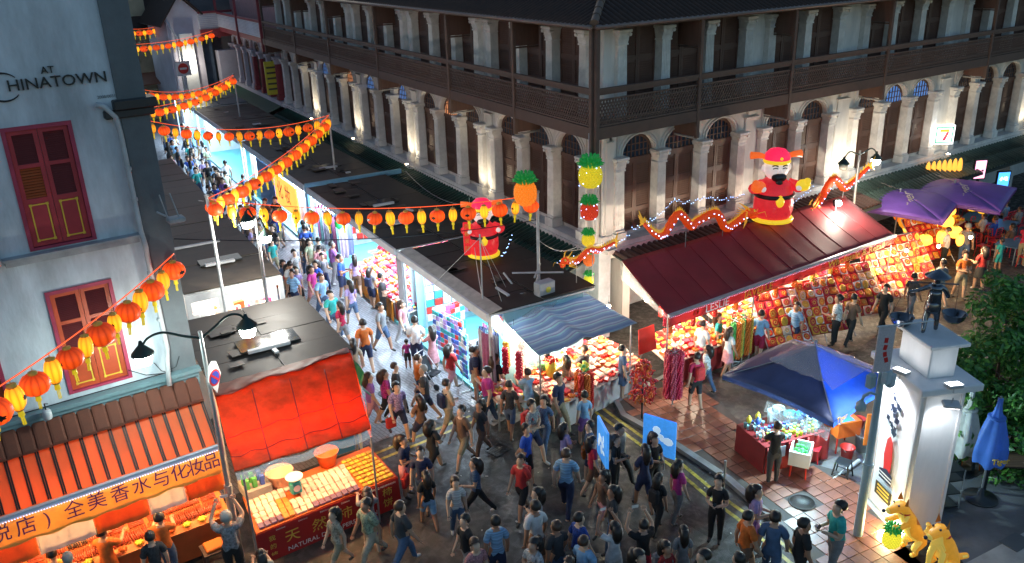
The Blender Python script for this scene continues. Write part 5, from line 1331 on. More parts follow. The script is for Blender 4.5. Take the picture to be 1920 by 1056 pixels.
def rack_board(M, nx, nz, label, lb2, tilt=-.75):
    t = thing('display_rack', label, 'rack', M)
    w, h = nx * .3, nz * .3
    Mt = M @ T((0, 0, .25)) @ RX(tilt)
    b = MB(); b.box(-w / 2 - .03, .02, 0, w / 2 + .03, .045, h + .04); put('backing', b.mesh('backing', M_DRED), t, Mt)
    b = MB()
    for x in (-w / 2 - .03, w / 2 + .03): b.cyl((x, .03, -.25), (x, .03, h + .05), .018)
    b.cyl((-w / 2 - .03, .03, h + .05), (w / 2 + .03, .03, h + .05), .018); b.cyl((0, .5, -.3), (0, .06, h * .8), .018)
    put('frame', b.mesh('frame', M_STEEL), t, Mt)
    for i in range(nx):
        for j in range(nz):
            Mo = Mt @ T((-w / 2 + .3 * (i + .5), .0 + R.uniform(-.03, 0), .15 + .3 * j)) @ SC(R.uniform(.4, .5), R.uniform(.5, 2.5), R.uniform(.38, .5)) @ RY(R.uniform(-.14, .14)) @ RX(R.uniform(-.12, .2))
            paper_cut(Mo, f'paper ornament {ORD[i]} from left in {ORD[j]} row up on the {lb2}', 'ornaments on the racks', R.choice([RED[0], RED[4], RED[3], MULTI[2], RED[0], RED[2], RED[1]]), R.choice([RED[0], RED[0], RED[4], RED[1], RED[3], RED[3], RED[2]]))
HG = SC(.8, .8, .38)
for i in range(34):
    one('hanging_ornament', GAR_S, f'{ORD[i] if i < 29 else "thirtieth or later"} short strand from the corner hung under the maroon awning', 'ornament', T((15.9 + i * .305, 15.3 + .5 * (i % 3), 2.42 - .05 * (i % 2))) @ HG, 'strands under the maroon awning', [R.choice(RED)])
for i in range(14):
    one('hanging_ornament', GAR_S, 'short red or gold strand hung at the tarp poles of the corner stall', 'ornament', T((11.55 + .12 * (i % 5), 16.6 + .13 * i, 2.1 - .06 * (i % 3))) @ SC(1, 1, .55), 'strands at the corner stall', [R.choice(RED)])
for px, py, nx, nz, a, lb in ((1470, 668, 5, 6, -.35, 'rack of square ornaments nearest the corner in front of the maroon awning'), (1548, 645, 5, 6, -.3, 'second rack of square ornaments before the maroon awning'), (1615, 612, 5, 6, -.3, 'third rack of square ornaments before the maroon awning'), (1668, 580, 5, 6, -.3, 'fourth rack of square ornaments before the maroon awning'), (1715, 545, 5, 6, -.25, 'fifth rack of square ornaments near the purple umbrellas'), (1560, 560, 5, 4, -.2, 'rack of square ornaments set back under the maroon valance'), (1745, 505, 5, 6, -.2, 'farthest rack of square ornaments before the lantern shop')):
    P = G(px, py, 0); rack_board(T(P) @ T((0, -.2, .25)) @ RZ(a), nx, nz, lb, dict(((1470, 'rack nearest the corner'), (1548, 'second rack'), (1615, 'third rack'), (1668, 'fourth rack'), (1715, 'fifth rack'), (1560, 'rack under the valance'), (1745, 'farthest rack')))[px])
gar = MB()
for k in range(22):
    for j in range(5): gar.ball((.06 * math.cos(j * 1.256 + k), .06 * math.sin(j * 1.256 + k), -.07 * k), (.036, .036, .042), 5, 4)
gar.cyl((0, 0, .25), (0, 0, -1.5), .006, n=4)
GAR = gar.mesh('garland', RED[0])
def garland_stand(P, n, label, cols, h=1.7):
    t = thing('garland_stand', label, 'stand', T(P))
    b = MB(); b.cyl((0, 0, 0), (0, 0, h + .1), .02)
    for i in range(5): b.cyl((0, 0, .03), (.3 * math.cos(i * 1.256), .3 * math.sin(i * 1.256), .03), .02)
    b.cyl((-.2, 0, h), (.2, 0, h), .012); b.cyl((0, -.2, h), (0, .2, h), .012); put('stand', b.mesh('stand', M_STEEL), t, T(P))
    for i in range(n):
        a = 2 * PI * i / n
        one('garland', GAR, f'{ORD[i]} bead strand round the ' + ' '.join(label.replace('garland stand', 'stand').split()[:11]), 'garland', T(P) @ T((.19 * math.cos(a), .19 * math.sin(a), h - .02)) @ SC(1, 1, (h - .35) / 1.55), 'garland strands', [cols[i % len(cols)]])
garland_stand(G(1095, 785), 7, 'garland stand with a green and yellow top before the corner stall', [RED[0], RED[1]], 1.45)
P = G(1095, 785); b = MB()
for i in range(16): b.ball((R.uniform(-.14, .14), R.uniform(-.14, .14), 1.5 + R.uniform(0, .22)), .055, 6, 4, mi=i % 2)
one('ornament', b.mesh('ornament', [MULTI[4], MULTI[7]]), 'green and yellow tuft on top of the garland stand', 'decoration', T(P))
garland_stand(G(1260, 765), 8, 'tall garland stand on white castor legs at the corner of the tiled pavement', [RED[3], mat('pink_red_goods', (.45, .06, .1), .5)], 1.75)
for px, py in ((1390, 680), (1373, 688)): garland_stand(G(px, py), 7, 'green and gold garland stand ' + ('beside the first rack' if px == 1390 else 'a step left of the first rack'), [RED[2], MULTI[7], RED[1]], 1.55)
t = thing('pompom_stand', 'stand with two tiers of red curled ribbon pompoms on the tiled pavement', 'stand', T(G(1203, 790)))
P = G(1203, 790)
b = MB(); b.cyl((0, 0, 0), (0, 0, 1.8), .025); b.cyl((0, 0, 0), (0, 0, .04), .28, n=14); put('stand', b.mesh('stand', M_LET), t, T(P))
for z, r in ((.85, .38), (1.3, .36), (1.62, .2)):
    b = MB()
    for i in range(70):
        a = R.uniform(0, 6.28); rr = r * math.sqrt(R.uniform(.1, 1)); zz = R.uniform(-.16, .16)
        p = Vector((rr * math.cos(a), rr * math.sin(a), zz)); d = Vector((R.uniform(-1, 1), R.uniform(-1, 1), R.uniform(-1, 1))) * .07
        b.tube([p - d, p + Vector((0, 0, .05)), p + d], .022, 5, mi=R.randint(0, 2))
    put('pompom', b.mesh('pompom', [RED[0], RED[1], RED[3]]), t, T(P + Vector((0, 0, z))))
b = MB(); b.slab((-.35, 0, .0), (.35, 0, .0), (.3, .1, .75), (-.3, .1, .75), .02); one('red_umbrella_cloth', b.mesh('red_umbrella_cloth', RED[0]), 'red cloth flap hung beside the pole of the striped tarp', 'cloth', T(G(1215, 660, 1.2)))
# ================================================================ LANTERNS, POLES, LAMPS
M_LR = mat('red_lantern_silk', (.6, .06, .012), .45, var=.12, scale=8, trans=.3, es=.3, ecol=(1, .11, .01))
M_LY = mat('yellow_lantern_silk', (.8, .45, .03), .45, var=.12, scale=8, trans=.3, es=.36, ecol=(1, .4, .015))
def lantern_glow(m, ribs, h, es):
    n = m.node_tree.nodes; l = m.node_tree.links; tc = n.new('ShaderNodeTexCoord'); sp = n.new('ShaderNodeSeparateXYZ'); l.new(tc.outputs['Object'], sp.inputs[0])
    def mth(op, a, b=None):
        k = n.new('ShaderNodeMath'); k.operation = op
        for i, x in enumerate((a, b)):
            if x is None: continue
            if isinstance(x, (int, float)): k.inputs[i].default_value = x
            else: l.new(x, k.inputs[i])
        return k.outputs[0]
    ang = mth('ARCTAN2', sp.outputs['Y'], sp.outputs['X']); wv = mth('ABSOLUTE', mth('SINE', mth('MULTIPLY', ang, ribs / 2)))
    rib = mth('ADD', mth('MULTIPLY', mth('POWER', wv, .6), .75), .25)
    zz = mth('DIVIDE', sp.outputs['Z'], h); mid = mth('MAXIMUM', mth('SUBTRACT', 1.15, mth('MULTIPLY', zz, zz)), .25)
    oi = n.new('ShaderNodeObjectInfo'); rn = mth('ADD', mth('MULTIPLY', oi.outputs['Random'], .7), .65)
    l.new(mth('MULTIPLY', mth('MULTIPLY', mth('MULTIPLY', rib, mid), rn), es), n['Principled BSDF'].inputs['Emission Strength'])
lantern_glow(M_LR, 12, .19, .5); lantern_glow(M_LY, 8, .21, .6)
M_TAS = mat('yellow_tassel', (.75, .6, .02), .6, es=.15, ecol=(.9, .7, .02))
def ribbed(r, h, ribs, k=8):
    b = MB(); n = ribs * 2; vs = []
    for i in range(k + 1):
        t = PI * (i / k); zz = -math.cos(t); rr = max(.22, math.sin(t) ** .75)
        for j in range(n): vs.append((r * rr * (1 if j % 2 else .95) * math.cos(2 * PI * j / n), r * rr * (1 if j % 2 else .95) * math.sin(2 * PI * j / n), h * zz))
    b.add(vs, [(a * n + i, a * n + (i + 1) % n, (a + 1) * n + (i + 1) % n, (a + 1) * n + i) for a in range(k) for i in range(n)], 0, True)
    b.add(vs[:n], [tuple(range(n))[::-1]]); b.add(vs[-n:], [tuple(range(n))])
    return b
L_RED = ribbed(.225, .18, 12).mesh('shade', M_LR)
L_YEL = ribbed(.125, .2, 8).mesh('shade', M_LY)
b = MB(); b.lathe([(.05, -.21), (.06, -.2), (.06, -.17), (.008, -.16), (.008, .16), (.07, .17), (.07, .21), (.006, .22), (.006, .3)], 10); L_CAP = b.mesh('cap', M_GOLDT)
b = MB(); b.cyl((0, 0, -.3), (0, 0, -.2), .045, .035, 8)
for i in range(6): b.cyl((.02 * math.cos(i), .02 * math.sin(i), -.45), (.02 * math.cos(i), .02 * math.sin(i), -.29), .007, n=4)
L_TAS = b.mesh('tassel', M_TAS)
b = MB()
b.prism([(.045 * math.cos(i * PI / 6) * (1 if i % 2 else .6), .045 * math.sin(i * PI / 6) * (1 if i % 2 else .6)) for i in range(12)], -.131, -.122)
L_MARK = b.mesh('mark', M_LET)
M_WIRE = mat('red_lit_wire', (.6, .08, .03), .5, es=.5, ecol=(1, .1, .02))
def lantern_string(A, B, n, d, where, start, first=0, t0=.02, t1=.98):
    A, B = Vector(A), Vector(B); pts = sag(A, B, 40, d)
    b = MB(); b.tube(pts, .012, 5); one('lantern_wire', b.mesh('lantern_wire', M_WIRE), 'red cord carrying the lanterns ' + where, 'cord')
    for i in range(n):
        t = lerp(t0, t1, i / (n - 1)); p = A.lerp(B, t) - Vector((0, 0, d * 4 * t * (1 - t))) - Vector((0, 0, .3))
        red = (i + first) % 2 == 0
        M_ = T(p) @ RZ(R.uniform(0, 6)) @ RX(R.uniform(-.1, .1)) @ RY(R.uniform(-.1, .1)) @ SC(R.uniform(.92, 1.08))
        L_ = thing('lantern', ORD[i // 2] + (' round red lantern from ' if red else ' slim yellow lantern from ') + start + ' ' + where, 'lantern', M_, ('red' if red else 'yellow') + ' lanterns ' + where)
        put('shade', L_RED if red else L_YEL, L_, M_); put('cap', L_CAP, L_, M_); put('tassel', L_TAS, L_, M_)
        if not red or i % 2 == 0: put('mark', L_MARK, L_, M_ @ (SC(1.78, 1.78, 1) if red else Matrix()))
poleL = Vector((6.02, 23.78, 5.9)); pole2 = Vector((14.72, 35.3, 5.55)); pole3 = Vector((15.85, 51.79, 5.55)); poleR = Vector((13.73, 18.58, 5.7))
lantern_string(GY(326, 476, 16.8), PD(-60, 762, 13.6), 13, .12, 'on the string before the pale blue wall', 'the pilaster', 0, .02, .93)
lantern_string(poleL - Vector((0, 0, .05)), poleR - Vector((0, 0, .05)), 21, .35, 'on the long string across the street mouth', 'the left pole')
lantern_string(poleL - Vector((0, 0, .05)), pole2 - Vector((0, 0, .05)), 24, .3, 'on the string climbing over the aisle', 'the near pole')
lantern_string(pole2 - Vector((0, 0, .05)), PD(276, 226, 38), 18, .5, 'on the second string across the side street', 'the right')
lantern_string(pole3 - Vector((0, 0, .05)), PD(281, 202, 46), 16, .3, 'on the third string across the side street', 'the right')
lantern_string(pole3, PD(266, 168, 56), 16, .5, 'on the fourth string across the side street', 'the right')
lantern_string(PD(398, 58, 66), PD(240, 84, 60), 15, .2, 'on the string before the gabled end house', 'the right', 0)
lantern_string(PD(314, 42, 74), PD(238, 54, 68), 9, .2, 'on the farthest string before the tan house', 'the right', 0)
for P, lb in ((poleL, 'tall grey pole rising between the left stall roofs'), (pole2, 'tall grey pole at the break of the right row roofs'), (pole3, 'tall grey pole above the far ribbed roof'), (poleR, 'tall pale pole on the nearest right roof carrying the lantern string')):
    t = thing('lantern_pole', lb, 'pole', (P.x, P.y, 0))
    b = MB(); b.cyl((P.x, P.y, 0), P, .055, .045, 8); put('shaft', b.mesh('shaft', M_WPOLE), t)
    b = MB(); b.cyl(P, P + Vector((0, 0, .06)), .07); put('cap', b.mesh('cap', M_STEEL), t)
    b = MB(); b.tube([P - Vector((.1, 0, .1)), P - Vector((.25, .02, .05))], .012); put('hook', b.mesh('hook', M_STEEL), t)
# poles, stays and brackets on the nearest roof
t = thing('roof_mast', 'thin white mast with stay wires at the front of the nearest right roof', 'mast', G(912, 588, 3.02))
P = G(905, 560, 3.04); b = MB(); b.cyl(P, P + Vector((0, 0, 1.9)), .022); put('mast', b.mesh('mast', M_WPOLE), t)
b = MB()
for dx, dy in ((-.8, 1.6), (1.0, .3), (.3, -.5)): b.cyl(P + Vector((0, 0, 1.8)), P + Vector((dx, dy, 0)), .008, n=4)
put('stay', b.mesh('stay', M_WPOLE), t)
t = thing('roof_bracket', 'white steel bracket frame around the foot of the lantern pole', 'bracket', (13.7, 18.5, 3.1))
b = MB()
for a_, c_ in (((13.0, 18.9, 3.35), (14.2, 18.0, 3.35)), ((13.3, 18.2, 3.35), (14.1, 19.0, 3.35)), ((12.9, 19.2, 3.3), (13.0, 18.9, 3.0)), ((13.75, 18.55, 3.35), (13.3, 18.2, 3.05))): b.cyl(a_, c_, .03, n=6)
put('frame', b.mesh('frame', M_WPOLE), t)
M_LENS = mat('lamp_lens', (1, 1, .95), es=25, ecol=(.95, 1, .92))
M_LAMPG = mat('dark_green_lamp_metal', (.03, .06, .055), .4, .5)
def lamp_head(t, P, lit, energy, col):
    b = MB(); b.lathe([(.03, .2), (.05, .12), (.09, .08), (.2, -.04), (.21, -.07), (.17, -.06)], 14, P); put('lamp_shade', b.mesh('lamp_shade', M_LAMPG), t)
    b = MB(); b.lathe([(.15, -.06), (.16, -.16), (.13, -.27), (.02, -.31)], 12, P); put('lens', b.mesh('lens', M_LENS if lit else mat('unlit_lens', (.3, .32, .28), .2)), t)
    if lit: lamp('street_lamp_light', 'POINT', Vector(P) + Vector((0, 0, -.38)), energy, col, t, .1)
def street_lamp(label, base, top, arms, ptop=None):
    t = thing('street_lamp', label, 'street lamp', base); base = Vector(base); top = Vector(top)
    b = MB(); b.cyl(base, lerp(base, top, .35), .075, .065, 10); b.cyl(lerp(base, top, .35), top, .055, .04, 10); b.cyl(lerp(base, top, .34), lerp(base, top, .36), .085, n=10); put('pole', b.mesh('pole', M_STEEL), t)
    for H, lit, e, col in arms:
        H = Vector(H); d = H - top
        pts = [top - Vector((0, 0, .15)), top + d * .3 + Vector((0, 0, .02)), top + d * .62 + Vector((0, 0, .22)), top + d * .88 + Vector((0, 0, .2)), top + d * 1.0 + Vector((0, 0, .05)), H + Vector((0, 0, .18))]
        b = MB(); pts = smooth(pts); b.tube(pts, [lerp(.03, .02, i / (len(pts) - 1)) for i in range(len(pts))], 8); put('arm', b.mesh('arm', M_LAMPG), t)
        lamp_head(t, H, lit, e, col)
    return t
CW_ = (.88, 1, .93)
street_lamp('street lamp with two curved arms before the pale blue house', (3.4, 15.6, 0), (3.4, 15.6, 5.5), [(GY(266, 658, 15.6), True, 30, (.68, 1, .97)), (GY(462, 606, 15.6), True, 40, (1, .97, .85))])
street_lamp('street lamp with two hooked arms over the market aisle', (6.95, 22.8, 0), (7.0, 22.8, 5.4), [(GY(497, 436, 22.8), True, 110, (1, .95, .85)), (GY(462, 409, 22.8), True, 90, (1, .95, .85))])
street_lamp('street lamp behind the second dragon with one arm lit', (27.25, 17.3, 0), (27.2, 17.3, 5.05), [(GY(1582, 304, 17.3), False, 0, CW_), (GY(1643, 294, 17.3), True, 28, (1, 1, .92))])
t = thing('no_parking_sign', 'round blue no parking sign with red ring on a white lozenge board', 'sign', (3.4, 15.5, 4.6))
P = GY(402, 708, 15.5); Ms = T(P) @ RZ(rad(38))
b = MB(); b.prism([(-.2, 0), (0, -.34), (.2, 0), (.12, .3), (0, .36), (-.12, .3)], -.008, .008); put('board', b.mesh('board', M_WHITE), t, Ms)
b = MB(); b.cyl((0, -.009, 0), (0, -.012, 0), .17, n=20); put('ring', b.mesh('ring', mat('sign_red2', (.5, .02, .03), .4)), t, Ms)
b = MB(); b.cyl((0, -.0125, 0), (0, -.015, 0), .13, n=20); put('disc', b.mesh('disc', mat('sign_blue', (.02, .06, .35), .4)), t, Ms)
b = MB(); b.box(-.15, -.018, -.02, .15, -.0155, .02, M=RY(rad(45))); put('slash', b.mesh('slash', MATS['sign_red2']), t, Ms)
b = MB(); b.cyl(P, (3.4, 15.6, P.z), .015); put('clip', b.mesh('clip', M_STEEL), t)
# floodlight over the maroon awning
P = GY(1568, 380, 16.9)
t = thing('floodlight', 'glaring floodlight on a short post above the maroon awning', 'floodlight', P - Vector((0, 0, .4)))
b = MB(); b.cyl(P - Vector((0, 0, .4)), P, .03); put('post', b.mesh('post', M_STEEL), t)
b = MB(); b.bevbox(-.16, -.08, -.12, .16, .04, .12, .02, M=T(P) @ RX(-.2)); put('housing', b.mesh('housing', M_LET), t)
b = MB(); b.ball(P + Vector((-.02, -.12, 0)), .1, 12, 8); put('lens', b.mesh('lens', mat('flood_lens', (1, .97, .9), es=60, ecol=(1, .93, .8))), t)
lamp('flood_beam', 'POINT', P + Vector((-.05, -.3, -.02)), 75, (1, .9, .74), t, .1)
# overhead cables
for i, (a_, c_, d) in enumerate(((GY(326, 448, 16.9), (13.7, 18.6, 4.9), .25), ((13.73, 18.58, 4.3), CW + Vector((-.3, .5, 3.3)), .3), (G(905, 560, 4.9), FA @ Vector((-8, -.5, 3.1)), .5), (GY(1040, 470, 18.4), GY(1130, 455, 18.4), .1), (FA @ Vector((-7, -1.4, 3.2)), FA @ Vector((-13, -1.0, 3.2)), .3))):
    b = MB(); b.tube(sag(a_, c_, 16, d), .011, 4)
    one('cable', b.mesh('cable', M_LET if i == 0 else M_WPOLE), ('thin black cable strung across the mouth of the side street', 'pale cable from the lantern pole to the corner pilaster', 'pale wire from the roof mast to the tiled canopy', 'short pale wire at the corner pilaster', 'pale cable looping over the green tiled canopy')[i], 'cable')

# ================================================================ CORNER DECORATIONS
M_LEDB = mat('blue_led', (.4, .6, 1), es=3, ecol=(.3, .5, 1))
def skin_mesh(verts, edges, mats, levels=1, roots=(0,)):
    me = bpy.data.meshes.new('k'); me.from_pydata([v[:3] for v in verts], edges, [])
    o = bpy.data.objects.new('k', me)
    o.modifiers.new('s', 'SKIN').use_smooth_shade = True
    sv = me.skin_vertices[0].data
    for i, v in enumerate(verts):
        r = v[3]; sv[i].radius = r if isinstance(r, tuple) else (r, r); sv[i].use_root = i in roots
    if levels:
        m = o.modifiers.new('u', 'SUBSURF'); m.levels = levels; m.render_levels = levels
    out = bake(o); bpy.data.meshes.remove(me)
    out.materials.clear()
    for m in (mats if isinstance(mats, (list, tuple)) else [mats]): out.materials.append(m)
    return out
M_PG = mat('pineapple_green', (.02, .35, .06), .5, var=.3, scale=14, es=.06, ecol=(.02, .5, .1))
def pineapple(P, r, h, col, es, label, leds=True):
    m = mat('pineapple_' + label.split()[0], col, .5, var=.25, scale=16, trans=.2, es=es, ecol=col)
    t = thing('pineapple_ornament', label, 'ornament', P)
    b = MB(); k = 10; n = 18
    for i in range(k):
        for j in range(n):
            a = 2 * PI * (j + .5 * (i % 2)) / n; z = -h + 2 * h * (i + .5) / k; rr = r * (1 - (abs(z) / h) ** 2.6) ** .5 if abs(z) < h else 0
            b.ball((rr * math.cos(a), rr * math.sin(a), z), (r * .2, r * .2, h * .13), 6, 4)
    b.ball((0, 0, 0), (r * .92, r * .92, h * .95), 14, 8); put('body', b.mesh('body', m), t, T(P))
    b = MB()
    for lv in range(3):
        for j in range(11):
            a = j * .57 + lv; q0 = Vector((.5 * r * math.cos(a), .5 * r * math.sin(a), h * .85 + lv * r * .22)); q1 = q0 + Vector((r * (.85 - .25 * lv) * math.cos(a), r * (.85 - .25 * lv) * math.sin(a), r * (.28 + .2 * lv)))
            b.tube([q0, lerp(q0, q1, .6) + Vector((0, 0, .05)), q1], [r * .15, r * .16, .01], 5)
    put('crown', b.mesh('crown', M_PG), t, T(P))
    if leds:
        b = MB()
        for i in range(16): b.ball((1.05 * r * math.cos(i * 2.4), 1.05 * r * math.sin(i * 2.4), -h + 2 * h * i / 16), .016, 5, 3)
        put('led', b.mesh('led', M_LEDB), t, T(P))
pineapple(GY(1107, 330, 18.0), .3, .33, (.7, .6, .03), .2, 'yellow pineapple ornament, largest and topmost of the hanging strand')
pineapple(GY(1105, 396, 18.0), .23, .25, (.65, .06, .02), .2, 'red pineapple ornament second from the top of the hanging strand')
pineapple(GY(1103, 450, 18.0), .17, .18, (.75, .62, .04), .2, 'lemon pineapple ornament in the middle of the hanging strand', False)
pineapple(GY(1104, 486, 18.0), .15, .2, (.7, .18, .03), .2, 'orange-red pineapple ornament fourth on the hanging strand', False)
pineapple(GY(1104, 525, 18.0), .13, .16, (.6, .55, .04), .3, 'small pineapple ornament lowest on the hanging strand', False)
pineapple(GY(985, 362, 18.4), .28, .34, (.8, .25, .02), .28, 'orange pineapple ornament hanging beside the lantern pole', False)
b = MB(); a0 = GY(1104, 250, 18.0); b.tube([a0, GY(1104, 540, 18.0)], .008, 4); one('hanging_wire', b.mesh('hanging_wire', M_WPOLE), 'cord of the pineapple strand hung from the balcony corner', 'cord')
# dragons
def dragon(pts, r, label, size=1.0):
    t = thing('dragon', label, 'dragon', pts[0])
    P = []
    for i in range(len(pts) - 1):
        for k in range(8):
            s_ = k / 8; a_, b_, c_, d_ = pts[max(i - 1, 0)], pts[i], pts[i + 1], pts[min(i + 2, len(pts) - 1)]
            P.append(.5 * ((2 * b_) + (c_ - a_) * s_ + (2 * a_ - 5 * b_ + 4 * c_ - d_) * s_ ** 2 + (3 * b_ - a_ - 3 * c_ + d_) * s_ ** 3))
    P.append(pts[-1]); n = len(P)
    m = mat('dragon_red', (.65, .06, .012), .5, var=.5, scale=25, trans=.2, es=.16, ecol=(1, .1, .01))
    b = MB(); b.tube(P, [r * (.9 + .12 * (i % 2)) * (1 if i < n * .7 else max(.35, 1 - (i - n * .7) / (n * .45))) for i in range(n)], 10); put('body', b.mesh('body', m), t)
    b = MB()
    for i in range(1, n - 1, 1):
        u = Vector((0, 0, 1)); d = (P[i + 1] - P[i - 1]).normalized()
        b.add([P[i] - d * .06 + u * r * .8, P[i] + d * .06 + u * r * .8, P[i] + u * (r + .12 * size) - d * .03, P[i] + u * r * .7 + d.cross(u) * .03], [(0, 1, 2), (1, 0, 3), (0, 2, 3), (2, 1, 3)])
    put('fin', b.mesh('fin', mat('dragon_gold', (.8, .45, .04), .4, es=.12, ecol=(1, .5, .05))), t)
    H = P[0]; d = (P[0] - P[3]).normalized(); Mh = T(H) @ RZ(math.atan2(d.y, d.x)) @ SC(size)
    b = MB(); b.ball((.12, 0, .05), (.22, .15, .15), 10, 7); b.ball((.3, 0, -.02), (.15, .1, .07), 8, 5); b.ball((.26, 0, -.14), (.14, .09, .04), 8, 5); put('head', b.mesh('head', m), t, Mh)
    b = MB()
    for s_ in (-1, 1):
        b.tube([(.05, s_ * .08, .15), (-.1, s_ * .14, .3), (-.25, s_ * .12, .38)], [.03, .025, .008], 5)
        b.ball((.22, s_ * .09, .12), .05, 6, 5)
        for k in range(7): b.tube([(-.05, s_ * .1, .1 - k * .05), (-.2 - .02 * k, s_ * (.24 + .02 * k), .2 - k * .09)], [.03, .005], 4)
        b.tube([(.4, s_ * .06, 0), (.55, s_ * .2, .08), (.6, s_ * .25, -.1)], [.012, .01, .004], 4)
    put('mane', b.mesh('mane', MATS['dragon_gold']), t, Mh)
    b = MB()
    for s_ in (-1, 1): b.ball((.24, s_ * .1, .14), .03, 6, 4)
    put('eye', b.mesh('eye', M_PG), t, Mh)
    b = MB(); fr = P[-1]; d = (P[-1] - P[-4]).normalized()
    for k in range(5): b.tube([fr, fr + d * .2 + Vector((R.uniform(-.1, .1), 0, .12 * (k - 2)))], [.06, .008], 5)
    put('tail', b.mesh('tail', MATS['dragon_gold']), t)
    b = MB()
    for i in range(2, n - 2, 2): b.ball(P[i] + Vector((0, -r * .95, .03 * math.sin(i * 2))), .02, 5, 3)
    put('led', b.mesh('led', M_LEDB), t)
    for i in (n // 4, int(n * .6)):
        b = MB(); q_ = P[i]; b.cyl((q_.x, q_.y, 3.1), q_, .015, n=5); put('prop', b.mesh('prop', M_STEEL), t)
dg_ = lambda L_, y, r: [GY(px, py, y) + Vector((0, .12 * math.sin(i * 2.1), 0)) for i, (px, py) in enumerate(L_)]
dragon(dg_([(1400, 402), (1380, 422), (1355, 425), (1342, 400), (1310, 418), (1290, 422), (1272, 402), (1250, 440), (1225, 440), (1206, 418)], 17.4, .2), .14, 'red dragon with looping body lying along the top of the maroon awning')
dragon(dg_([(1522, 398), (1545, 372), (1558, 335), (1582, 352), (1600, 345), (1625, 312)], 17.4, .2), .14, 'red dragon rearing beside the large inflatable near the floodlight')
dragon(dg_([(1062, 490), (1085, 492), (1100, 468), (1122, 470), (1158, 456)], 17.5, .13), .09, 'small red dragon at the corner below the pineapples', .7)
b = MB()
for a_, c_, n in (((GY(1185, 430, 17.4)), GY(1265, 375, 18.2), 24), (GY(1265, 375, 18.2), GY(1320, 370, 18.2), 14), (GY(1320, 370, 18.2), GY(1395, 365, 18.0), 18), (GY(1045, 490, 17.8), GY(1180, 440, 18.2), 28), (GY(940, 480, 18.9), GY(960, 440, 18.9), 10), (GY(1480, 380, 18), GY(1525, 350, 18), 10)):
    for i, p in enumerate(sag(a_, c_, n, .12)): b.ball(p + Vector((0, 0, R.uniform(-.06, .06))), .012, 5, 3)
struct('fairy_lights', b.mesh('fairy_lights', M_LEDB), kind='stuff')
for (a_, c_), w_ in zip(((GY(1185, 430, 17.4), GY(1265, 375, 18.2)), (GY(1265, 375, 18.2), GY(1320, 370, 18.2)), (GY(1320, 370, 18.2), GY(1395, 365, 18.0)), (GY(1480, 380, 18), GY(1525, 350, 18))), ('rising from the awning corner', 'level above the looping dragon', 'reaching the large inflatable', 'beside the rearing dragon')):
    b = MB(); b.tube(sag(a_, c_, 10, .12), .012, 4); one('fairy_light_wire', b.mesh('fairy_light_wire', M_WPOLE), 'pale wire of fairy lights ' + w_, 'wire')
